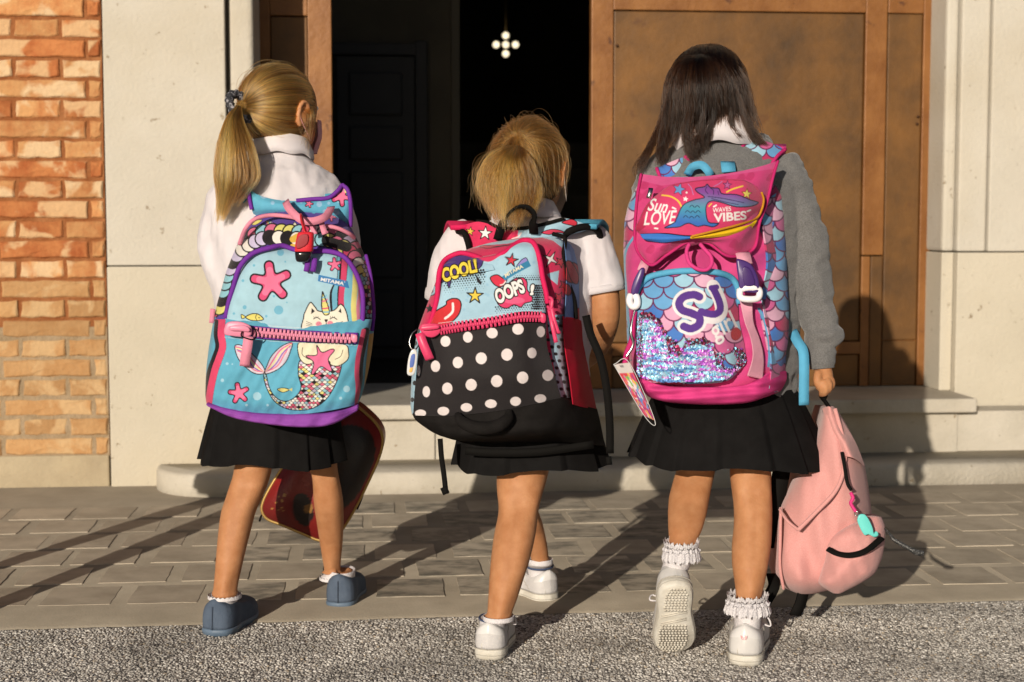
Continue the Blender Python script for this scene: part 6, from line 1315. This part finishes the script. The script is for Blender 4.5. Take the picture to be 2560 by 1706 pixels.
# right gusset
cg = scale_canvas(1344,1568,46,8,52,5)
ctrl_sheet('side_gusset','Z2',[[(868,300,2.93),(930,240,2.97),(985,200,3.04)],[(868,420,2.915),(935,420,2.96),(1000,420,3.05)],[(895,620,2.905),(955,620,2.955),(1008,620,3.06)],[(862,820,2.90),(950,830,2.95),(1038,830,3.06)],[(905,1050,2.895),(970,1060,2.95),(1040,1050,3.06)],[(915,1220,2.895),(970,1230,2.95),(1030,1190,3.06)],[(900,1340,2.90),(950,1345,2.95),(985,1300,3.05)]],M_PRINT,bp3,3.6,canvas=cg,back=.03)
ctrl_sheet('base','Z2',[[(150,1250,2.90),(300,1310,2.872),(560,1325,2.866),(780,1310,2.872),(905,1240,2.90),(1000,1230,2.98)],[(165,1295,2.895),(300,1350,2.868),(560,1365,2.862),(780,1350,2.868),(915,1290,2.9),(1000,1275,2.98)],[(225,1370,2.91),(330,1398,2.885),(560,1412,2.88),(770,1402,2.885),(900,1360,2.91),(970,1335,2.98)],[(280,1385,2.98),(380,1405,2.98),(560,1415,2.98),(760,1408,2.98),(880,1375,2.98),(940,1350,3.0)]],M_MAG,bp3,6,extra=lambda X,Y: .003*np.sin(Y*.11+.008*X)+.0015*np.sin(X*.05),back=.03)
# front pocket: scales, initials, sequins
cf = scale_canvas(1344,1568,57,8,62,9,x0=140,x1=800,y0=640,y1=1320)
SS = [(512,812),(480,800),(425,812),(398,848),(415,885),(470,905),(512,928),(508,968),(465,990),(425,978)]; cf.cline(SS,76,(246,240,244))
cf.cline([(572,750),(612,745)],26,(246,240,244)); cf.cline([(588,752),(625,830),(635,890),(608,925),(560,925),(520,912)],72,(246,240,244)); cf.cline([(590,765),(622,835),(628,885),(602,908),(560,906),(522,895)],40,(92,48,150)); cf.cline([(578,762),(608,758)],30,(92,48,150)); cf.cline(SS,44,(92,48,150))
cf.text('girl',612,1088,150,140,(250,246,248),rot=rad(-30),shear=.1,bold=.012)
cf.shape([(690,1010),(715,985),(740,1000),(745,1030),(720,1055),(695,1045)],(205,15,40),(160,10,40),4)
pk3 = ctrl_sheet('front_pocket','Z2',[[(230,705,2.895),(340,682,2.872),(460,672,2.864),(600,682,2.868),(700,718,2.895)],[(165,800,2.89),(300,800,2.855),(460,800,2.845),(610,800,2.85),(725,810,2.89)],[(160,950,2.885),(300,950,2.845),(470,950,2.834),(630,950,2.842),(735,950,2.885)],[(165,1100,2.885),(310,1100,2.843),(490,1100,2.832),(660,1100,2.84),(765,1090,2.885)],[(172,1220,2.89),(320,1230,2.85),(500,1235,2.84),(670,1225,2.847),(770,1180,2.885)],[(185,1285,2.90),(330,1298,2.87),(500,1300,2.862),(660,1285,2.867),(745,1220,2.89)]],M_PRINT,bp3,3.2,canvas=cf,extra=folds(.0015,.02,.6,3),back=.05)
ptube('pocket_zip','Z2',[(160,880,2.888),(158,800,2.888),(190,735,2.89),(240,698,2.885),(340,675,2.868),(460,666,2.858),(600,674,2.862),(690,705,2.885),(728,770,2.888),(735,850,2.888)],.0058,M_SKY,bp3,70)
# sequins: tiny tilted discs laid over the lower left of the pocket
def sequins(n=5200):
    rg = np.random.default_rng(11); top = np.array([(165,905),(230,905),(290,950),(340,1050),(385,1075),(400,1120),(440,1065),(520,1050),(580,1075),(600,1150),(660,1120),(740,1110),(770,1150)]); Vs, Fs, Cs = [], [], []; seq = 0
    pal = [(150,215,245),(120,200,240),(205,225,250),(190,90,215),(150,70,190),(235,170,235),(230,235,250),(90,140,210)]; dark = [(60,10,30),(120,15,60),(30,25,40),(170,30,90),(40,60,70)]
    while seq < n:
        x, y = rg.uniform(165,770), rg.uniform(900,1285)
        if y < np.interp(x,top[:,0],top[:,1])+rg.normal(0,10): continue
        if y > np.interp(x,[165,300,500,660,770],[1255,1285,1288,1270,1180]): continue
        u = (x-165)/600; Y = 2.885-.052*(1-abs(2*u-1)**3)-.002 + (.004 if y < 1000 else 0)
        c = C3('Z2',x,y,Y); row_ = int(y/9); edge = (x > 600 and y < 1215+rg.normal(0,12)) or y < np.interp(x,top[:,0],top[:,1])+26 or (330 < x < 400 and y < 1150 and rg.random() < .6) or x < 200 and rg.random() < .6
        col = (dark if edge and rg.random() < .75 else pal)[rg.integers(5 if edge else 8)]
        nn = mnoise.noise(Vector((x*.012,y*.075,1.7)))
        if not edge: col = pal[3+rg.integers(3)] if nn > .12 else (pal[7] if nn < -.35 else pal[rg.integers(3)])
        nx, nz = rg.normal(0,.07)+.12*mnoise.noise(Vector((x*.02,y*.05,9))), rg.normal(.0,.07)+.15*mnoise.noise(Vector((x*.015,y*.09,4))); nrm = Vector((nx,-1,nz)).normalized(); a = nrm.cross(Vector((0,0,1))).normalized(); b = nrm.cross(a); r = .0026; o = len(Vs)
        for k in range(6): th = k*math.pi/3; Vs.append(c+nrm*.0012*(1+rg.random())+a*(r*math.cos(th))+b*(r*math.sin(th)))
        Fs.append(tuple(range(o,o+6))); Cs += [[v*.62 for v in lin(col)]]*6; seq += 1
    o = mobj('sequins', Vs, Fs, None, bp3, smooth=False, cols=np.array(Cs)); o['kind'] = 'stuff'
    m = bpy.data.materials.new('sequin_foil'); m.use_nodes = True; N, L = m.node_tree.nodes, m.node_tree.links; b = N['Principled BSDF']; at = N.new('ShaderNodeAttribute'); at.attribute_name = 'Col'
    L.new(at.outputs['Color'], b.inputs['Base Color']); b.inputs['Metallic'].default_value = .5; b.inputs['Roughness'].default_value = .42; o.data.materials.append(m)
sequins()
# flap with the wing-shaped pocket
cfl = Cv(1344,700,(222,55,130))
for k in range(46):
    x,y = RG2.uniform((150,110),(950,640)); cfl.shape([(x,y),(x+26,y-22),(x+44,y),(x+24,y+30),(x-8,y+22)],(205,40,112),n=4)
cfl.poly(np.array([(170,110),(960,30),(960,90),(830,110),(560,150),(300,190),(180,160)]),(230,80,150))
flr = [[(186,124,2.955),(330,140,2.93),(520,138,2.92),(720,112,2.92),(860,80,2.93),(952,50,2.955)],[(168,220,2.93),(320,240,2.895),(520,240,2.88),(700,225,2.88),(820,190,2.895),(925,140,2.935)],[(156,330,2.915),(320,360,2.872),(520,365,2.855),(680,350,2.856),(800,320,2.872),(885,290,2.915)],[(150,440,2.905),(310,470,2.862),(500,480,2.846),(660,480,2.847),(770,450,2.862),(845,400,2.90)],[(160,545,2.90),(240,560,2.865),(430,500,2.86),(570,505,2.858),(690,550,2.862),(825,520,2.90)],[(178,590,2.905),(240,632,2.875),(330,575,2.878),(560,512,2.872),(680,584,2.868),(815,545,2.90)]]
ctrl_sheet('flap','Z2',flr,M_PRINT,bp3,3.4,canvas=cfl,back=.006)
ptube('flap_binding','Z2',[(186,124,2.95),(168,220,2.927),(156,330,2.912),(150,440,2.902),(162,550,2.898),(240,634,2.87),(330,578,2.874),(450,505,2.866),(560,512,2.868),(680,586,2.864),(815,545,2.897),(848,400,2.897),(888,290,2.912),(925,140,2.932),(952,50,2.95)],.0028,M_MAGD,bp3,110)
cw_ = Cv(1344,700,(226,50,112))
cw_.poly(np.array([(150,430),(175,380),(190,340),(230,270),(260,240),(230,320),(200,360),(210,420),(170,450)]),(190,25,80))
cw_.text('Sun',218,328,105,72,(250,244,244),rot=rad(8),shear=.25,bold=.012); cw_.text('LOVE',200,412,172,76,(250,244,244),rot=rad(-3),shear=.25,bold=.012)
cw_.text('WAVES',586,342,104,26,(250,244,244),rot=rad(-6),shear=.1,bold=.012); cw_.text('VIBES',592,396,185,50,(250,244,244),rot=rad(-5),shear=.05,bold=.03)
for pts in ([(362,312),(378,320)],[(262,428),(278,430)],[(592,308),(606,300)],[(780,334),(798,326)]): cw_.stroke(pts,9,(250,244,244))
cw_.cline([(302,243),(350,250),(392,275),(412,308)],9,(250,205,40)); cw_.cline([(665,225),(700,208),(755,192)],9,(250,205,40)); cw_.cline([(565,305),(580,290)],7,(250,205,40)); cw_.cline([(448,180),(465,200),(478,240)],4,(190,130,200)); cw_.cline([(590,195),(620,180),(640,165)],4,(190,130,200))
cw_.star(398,210,38,(100,165,230),5,-75,.45,(150,30,80),4).star(668,186,26,(205,95,165),5,-85,.42,(120,25,90),4).star(777,236,30,(248,225,90),5,-85,.45,(150,60,40),4).star(434,264,15,(250,244,244),5,-80,.5); cw_.ellipse(440,228,5,6,(250,244,244))
tailp = [(318,425),(372,395),(385,370),(420,300),(480,270),(540,255),(500,225),(492,205),(540,195),(556,182),(575,200),(620,205),(640,235),(720,240),(800,270),(842,285),(800,305),(720,308),(640,285),(590,275),(560,285),(548,320),(560,390),(600,400),(620,402),(590,420),(540,412),(500,418),(450,400),(400,420),(350,425)]
cw_.shape(tailp,(64,150,185)); mk = cw_.mask(curve2(tailp,6)); yy, xx = np.mgrid[0:700,0:1344]
g = np.clip(((400-yy)/190.0)+.15*(xx-480)/300,0,1)[...,None]; grad = (1-np.clip(g*2,0,1))*np.array(lin((48,110,200)))+np.clip(g*2,0,1)*np.array(lin((60,160,185))); g2 = np.clip(g*2-.9,0,1); grad = grad*(1-g2)+g2*np.array(lin((142,70,165))); cw_.a[mk] = grad[mk]
cw_.stroke(curve2(tailp,6),6,(24,30,60),True)
for x,y in ((470,310),(500,312),(445,340),(475,342),(505,340),(435,368),(468,372),(500,368)): cw_.cline([(x-13,y),(x,y-11),(x+13,y)],4,(24,40,80))
for q in ([(560,250),(650,262),(760,285)],[(580,262),(650,280),(730,296)],[(560,235),(545,215),(555,195)],[(590,240),(590,215),(575,205)],[(620,240),(615,220)]): cw_.cline(q,4,(50,30,90))
cw_.stroke([(175,300),(240,240),(340,190),(480,165),(620,155),(760,160),(830,190),(860,230)],3,(150,20,70))
wing = [[(262,250,2.876),(360,185,2.872),(500,160,2.866),(640,152,2.866),(760,158,2.872),(835,195,2.888)],[(210,310,2.868),(340,250,2.852),(500,230,2.842),(640,222,2.844),(770,215,2.856),(862,245,2.892)],[(178,380,2.865),(330,330,2.842),(500,310,2.832),(640,300,2.834),(770,290,2.848),(868,290,2.894)],[(155,430,2.872),(320,400,2.842),(480,385,2.832),(620,380,2.834),(760,355,2.850),(850,325,2.892)],[(178,458,2.878),(320,455,2.842),(470,468,2.834),(600,440,2.836),(740,405,2.852),(830,370,2.890)]]
wg = ctrl_sheet('wing_pocket','Z2',wing,M_PRINT,bp3,3.2,canvas=cw_,back=.012)
ctrl_sheet('blue_pocket_edge','Z2',[[(180,460,2.868),(320,458,2.850),(468,472,2.842)],[(195,485,2.862),(320,485,2.844),(466,482,2.838)],[(225,500,2.866),(320,508,2.85),(460,488,2.842)]],cloth('blue_lining',(60,125,210)),wg,6,back=.006)
ctrl_sheet('yellow_pocket_edge','Z2',[[(462,474,2.838),(600,446,2.842),(740,412,2.858),(832,372,2.888)],[(462,484,2.832),(600,462,2.834),(740,436,2.85),(832,392,2.882)],[(470,489,2.838),(610,478,2.84),(720,462,2.855),(800,436,2.876)]],cloth('yellow_lining',(250,205,30)),wg,6,back=.005)
ptube('wing_piping','Z2',[(860,225,2.888),(872,270,2.89),(860,325,2.888),(830,372,2.884),(740,406,2.85),(600,442,2.832),(468,474,2.83)],.0022,cloth('gold_piping',(205,140,30)),wg,50)
zp = strap('charm_zip_pull','Z2',[(240,205,2.872),(236,230,2.868),(226,260,2.868)],26,.004,M_STEEL,bp3,res=6)
# drawcord, buckles, straps
ptube('drawcord','Z2',[(455,515,2.855),(440,560,2.848),(455,620,2.842),(500,655,2.838),(550,660,2.838),(580,630,2.842),(575,585,2.848),(540,545,2.855),(515,515,2.86)],.0036,M_MAG,bp3,50,10)
strap('buckle_strap','Z2',[(752,565,2.875),(760,590,2.865),(768,630,2.858)],80,.003,M_LPINK,bp3,res=8); bk = blob('buckle','Z2',[(718,612),(735,600),(800,628),(838,700),(848,765),(832,790),(745,775),(728,700)],2.848,.018,M_PPLAS,bp3,n=4)
blob('buckle_face','Z2',[(755,650),(790,650),(815,700),(820,745),(765,745)],2.8375,.004,mat('purple_plastic_dark',[v*.7 for v in lin((70,40,110))],.3),bk,n=4)
ptube('buckle_loop','Z2',[(738,770,2.846),(742,815,2.84),(790,826,2.838),(840,818,2.842),(846,775,2.846),(795,760,2.842),(738,770,2.846)],.0062,M_WPLAS,bk,40,8)
strap('buckle_strap','Z2',[(212,612,2.89),(200,640,2.88),(188,670,2.878)],52,.003,M_LPINK,bp3,res=8); b2_ = blob('buckle','Z2',[(180,655),(205,655),(195,710),(165,800),(130,800),(140,730)],2.878,.016,M_PPLAS,bp3,n=4); ptube('buckle_loop','Z2',[(128,800,2.876),(120,835,2.872),(135,865,2.872),(162,860,2.872),(162,820,2.874),(150,800,2.876)],.0065,M_WPLAS,b2_,24,8)
ctrl_sheet('side_strap','Z2',[[(738,830,2.872),(808,830,2.872)],[(765,950,2.86),(815,950,2.872)],[(800,1050,2.86),(850,1050,2.875)],[(810,1150,2.86),(872,1150,2.88)],[(780,1255,2.87),(868,1275,2.89)]],M_LPINK,bp3,8,back=.004)
ptube('zip_charm_cord','Z2',[(150,895,2.882),(140,960,2.876),(135,1050,2.874),(108,1120,2.874),(95,1190,2.872)],.0055,M_MAGD,bp3,30,8); ptube('zip_charm_cord','Z2',[(152,880,2.88),(128,1000,2.87),(140,1080,2.87),(100,1150,2.87)],.003,M_STEEL,bp3,30,6)
strap('strap_tail','Z2',[(1030,1000,3.01),(1060,1060,2.985),(1092,1115,2.968),(1098,1200,2.96),(1097,1300,2.96),(1097,1418,2.965)],56,.0015,M_SKY,bp3,side=None,res=26)
cst = scale_canvas(1882,1568,62,9,66,21)
for pts in ([[(320,1070,3.03),(430,1020,3.02),(540,975,3.03)],[(330,1100,3.02),(450,1080,3.01),(590,1030,3.02)],[(350,1150,3.02),(470,1140,3.01),(620,1080,3.02)]], [[(1050,850,3.05),(1180,860,3.04),(1330,920,3.05)],[(990,900,3.03),(1120,930,3.02),(1270,970,3.03)],[(930,990,3.02),(1070,1020,3.01),(1215,1040,3.02)],[(900,1060,3.02),(1030,1080,3.01),(1180,1070,3.02)]]):
    s_ = ctrl_sheet('shoulder_strap','Z1',pts,M_PRINT,bp3,4,canvas=cst,back=.012)
    for e in (0,-1): ptube('binding','Z1',[(r_[e][0],r_[e][1],r_[e][2]-.003) for r_ in pts],.0035,M_MAGD,s_,24)
for x0,y0,sx in ((400,1000,-1),(1230,880,1)): ribbon('strap_front', [C3('Z1',x0,y0+40,3.05),C3('Z1',x0,y0+22,3.09),C3('Z1',x0,y0+30,3.15),C3('Z1',x0,y0+120,3.19),C3('Z1',x0+20*sx,y0+700,3.2),C3('Z1',x0+60*sx,y0+1300,3.12)], (1,0,0), .05, .01, M_MAG, bp3, res=24)
strap('carry_loop','Z1',[(560,1120,2.985),(600,1060,2.97),(670,1045,2.96),(720,1090,2.955),(740,1130,2.96)],62,.0028,M_SKY,bp3,side=None,res=18); strap('carry_loop','Z1',[(875,1020,2.985),(880,1060,2.97),(885,1100,2.965)],110,.0028,M_SKY,bp3,res=6)
# card in a clear sleeve
cc = Cv(300,420,(225,70,100))
for k in range(160): cc.ellipse(*RG2.uniform((30,80),(270,420)),*RG2.uniform(8,34,2),[(235,90,120),(245,190,60),(120,190,90),(110,150,220),(245,235,230),(180,60,140),(230,60,70),(250,170,190)][RG2.integers(8)],rot=RG2.uniform(0,3))
cc.poly(np.array([(0,0),(300,0),(300,70),(0,70)]),(225,215,210)); cc.ellipse(130,20,40,10,(150,140,140))
cd = thing('card_holder', 'colourful card in a clear plastic sleeve dangling at the lower corner of the pink backpack', 'card holder', C3('Z2',150,1340,2.86)); K0,K1,K2,K3 = (32,1190),(118,1180),(262,1505),(205,1480)
V = []; uv = []
for j in range(50):
    for i in range(36):
        u, v = i/35, j/49; a = np.array(K0)*(1-u)+np.array(K1)*u; b = np.array(K3)*(1-u)+np.array(K2)*u; p = a*(1-v)+b*v; V.append(tuple(C3('Z2',p[0],p[1],2.862-.012*math.sin(math.pi*v)+.004*u))); uv.append((u*299,v*419))
V = np.array(V); F = gridf(50,36); cu = cc.sample(np.array(uv)[:,0],np.array(uv)[:,1]); V2,F2,idx = close_back(V,F,50,36,.003)
mobj('card', V2, F2, vcol_mat('printed_card',.3,600,.5,0), cd, cols=np.vstack([cu,cu[idx]])); ptube('sleeve_edge','Z2',[(32,1190,2.858),(118,1180,2.86),(262,1505,2.862),(205,1480,2.858),(32,1190,2.858)],.0007,M_CLR,cd,60,6)

# ------------------------------------------------------------------ 4: pink rucksack carried by hand
M_ROSE = mat('rose_canvas', [v*.70 for v in lin((222,152,148))], .85, [v*.70 for v in lin((238,178,173))], scale=900, detail=2, bump=.25, bscale=30, weave=900, spec=.15, sheen=.2)
bp4 = thing('rucksack', 'plain salmon pink rucksack hanging from the dark-haired girl\'s hand', 'rucksack', C3('Z3',1150,1100,3.12))
wr4 = lambda X,Y: folds(.011,.012,-.65,2)(X,Y)+folds(.003,.027,-.3,6)(X,Y)
rows_sheet('main_body','Z3',[(118,1180,1228,3.02,3.05),(150,1168,1258,3.01,3.06),(230,1150,1305,3.0,3.08),(330,1110,1352,2.99,3.10),(430,1060,1392,2.98,3.12),(520,1000,1408,2.975,3.13),(640,942,1424,2.97,3.14),(760,922,1436,2.965,3.15),(880,905,1430,2.965,3.15),(980,892,1400,2.97,3.15),(1040,925,1340,2.98,3.14),(1085,975,1240,3.01,3.12),(1106,1050,1110,3.06,3.1)],M_ROSE,bp4,4.5,2.3,extra=wr4,back=.10)
rows_sheet('front_pocket','Z3',[(700,1395,1480,2.985,3.03),(745,1290,1500,2.96,3.02),(800,1200,1500,2.94,3.01),(850,1186,1496,2.93,3.0),(920,1178,1482,2.922,3.0),(1000,1155,1446,2.925,3.0),(1050,1140,1370,2.935,3.0),(1085,1195,1300,2.955,3.0),(1104,1230,1262,2.975,3.0)],M_ROSE,bp4,4.5,2.6,extra=lambda X,Y: folds(.008,.017,.5,3)(X,Y)+folds(.0022,.036,-.6,1)(X,Y),back=.05)
ptube('pocket_zip','Z3',[(1198,868,2.918),(1250,893,2.905),(1320,900,2.902),(1400,876,2.908),(1480,812,2.945)],.0072,M_BLKW,bp4,40,8,flat=.5)
ptube('front_seam','Z3',[(1235,130,3.0),(1280,300,2.985),(1285,430,2.97),(1240,560,2.955),(1130,680,2.955),(1040,770,2.955)],.0040,M_ROSE,bp4,40); ptube('side_seam','Z3',[(945,660,2.99),(985,720,2.96),(1045,770,2.955)],.0028,M_ROSE,bp4,20); ptube('back_seam','Z3',[(950,650,3.02),(948,800,3.0),(946,960,3.0),(965,1080,3.01)],.003,M_ROSE,bp4,26)
ptube('main_zip','Z3',[(1272,360,2.962),(1285,430,2.95),(1300,520,2.945),(1322,560,2.942)],.0035,M_BLKW,bp4,24,8)
ctrl_sheet('top_flap','Z3',[[(1170,130,3.02),(1205,120,3.0),(1240,135,3.02)],[(1195,220,3.0),(1240,225,2.985),(1300,230,3.02)],[(1245,320,2.985),(1300,325,2.97),(1350,320,3.02)],[(1270,380,2.98),(1330,390,2.965),(1395,435,3.04)]],M_ROSE,bp4,7,extra=folds(.002,.03,.2,4),back=.012)
strap('grab_handle','Z3',[(1176,82,3.0),(1186,60,2.995),(1172,45,2.992),(1160,62,3.0),(1192,105,3.005),(1205,128,3.01)],20,.004,M_BLKW,bp4,side=(.6,-.7,.2),res=20)
strap('shoulder_strap','Z3',[(960,430,3.10),(935,560,3.09),(915,720,3.085),(905,860,3.09)],90,.010,M_BLKW,bp4,res=16); strap('strap_tail','Z3',[(905,1000,3.06),(915,1060,3.03),(885,1120,3.02),(862,1160,3.03)],62,.004,M_BLKW,bp4,res=14); strap('strap_tail','Z3',[(1070,1090,3.06),(1055,1150,3.05),(1035,1195,3.045),(1025,1215,3.05)],62,.004,M_BLKW,bp4,side=(1,.3,-.35),res=12)
ptube('zip_cord','Z3',[(1494,760,2.97),(1515,780,2.96),(1540,815,2.95),(1580,840,2.945),(1630,868,2.94),(1662,885,2.94),(1700,890,2.94)],[.0012,.0022,.0038,.0042,.0042,.006,.005],mat('black_cord',(.02,.02,.02),.5,(.22,.22,.22),scale=500,lo=.55,hi=.6),bp4,40,8)
kc = thing('keyring', 'turquoise rubber cat-shaped keyring hanging on the salmon pink rucksack', 'keyring', C3('Z3',1405,740,2.93))
ptube('cord','Z3',[(1318,572,2.935),(1330,600,2.93),(1318,625,2.93),(1330,650,2.928),(1345,672,2.926)],.0034,mat('magenta_cord',(.55,.02,.16),.6),kc,24,8); ptube('ring','Z3',[(1338,668,2.926),(1352,672,2.924),(1354,690,2.924),(1342,690,2.926),(1338,668,2.926)],.0014,M_STEEL,kc,16,6)
blob('charm','Z3',[(1362,688),(1390,686),(1412,712),(1432,755),(1440,785),(1458,778),(1462,798),(1440,805),(1412,792),(1390,795),(1368,760),(1352,718)],2.922,.006,mat('turquoise_rubber',(.10,.50,.46),.45,(.13,.56,.52),scale=20),kc,n=5)

# ------------------------------------------------------------------ 5: red case behind the ponytailed girl
bag = thing('lunch_bag', 'dark red rigid case with gold piping and small gold stars behind the ponytailed girl\'s legs', 'bag', C3('R3',930,815,3.5))
OUTL = curve2([(1150,-75),(1255,0),(1325,80),(1348,160),(1325,270),(1250,440),(1170,600),(1085,740),(1010,800),(935,812),(830,770),(700,715),(600,675),(562,620),(572,555),(620,460),(690,350),(800,200),(950,30),(1060,-60)],8)
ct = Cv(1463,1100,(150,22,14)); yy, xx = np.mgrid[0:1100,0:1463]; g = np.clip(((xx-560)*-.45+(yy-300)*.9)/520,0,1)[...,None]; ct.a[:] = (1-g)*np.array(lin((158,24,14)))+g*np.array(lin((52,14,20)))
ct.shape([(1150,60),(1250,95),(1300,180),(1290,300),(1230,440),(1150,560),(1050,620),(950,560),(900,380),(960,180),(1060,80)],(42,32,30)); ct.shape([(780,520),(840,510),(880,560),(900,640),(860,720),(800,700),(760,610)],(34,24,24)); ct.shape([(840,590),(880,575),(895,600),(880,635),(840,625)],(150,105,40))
for x,y,r in [(708,518,14),(692,556,14),(632,606,12),(656,566,8),(690,604,9),(660,592,6),(672,528,6),(625,577,5),(668,620,6),(640,550,5),(697,622,5),(1160,640,6),(1190,600,6),(1130,690,5),(1210,540,5)]: ct.star(x,y,r,(215,160,70),5)
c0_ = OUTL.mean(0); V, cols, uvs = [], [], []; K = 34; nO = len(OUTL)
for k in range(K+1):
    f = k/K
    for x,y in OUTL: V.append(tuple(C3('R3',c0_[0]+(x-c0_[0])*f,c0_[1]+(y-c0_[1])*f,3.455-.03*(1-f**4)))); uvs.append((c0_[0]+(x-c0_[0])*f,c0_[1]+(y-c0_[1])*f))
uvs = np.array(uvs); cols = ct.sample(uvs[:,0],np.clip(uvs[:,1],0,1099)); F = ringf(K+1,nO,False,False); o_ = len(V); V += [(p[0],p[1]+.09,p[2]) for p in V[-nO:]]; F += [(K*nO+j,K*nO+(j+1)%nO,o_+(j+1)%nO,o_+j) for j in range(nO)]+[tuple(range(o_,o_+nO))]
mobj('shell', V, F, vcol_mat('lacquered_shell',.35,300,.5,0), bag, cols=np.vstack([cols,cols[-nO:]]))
V,F = tube_vf([C3('R3',x,y,3.456) for x,y in OUTL]+[C3('R3',*OUTL[0],3.456)],.0038,8); mobj('piping', V, F, mat('gold_piping_metal',(.42,.27,.09),.35,metal=.6), bag)
ptube('hinge_tab','R3',[(1215,480,3.46),(1195,545,3.46),(1170,605,3.46)],.007,M_BLKC,bag,10,8,flat=.5); ptube('carry_loop','R3',[(545,690,3.47),(560,650,3.47),(590,640,3.465)],.0022,M_BLKW,bag,12,6)
ptube('carry_handle','R3',[(1060,-60,3.47),(1030,-110,3.47),(1080,-140,3.47),(1150,-120,3.47),(1150,-75,3.47)],.005,M_BLKC,bag,24,8)
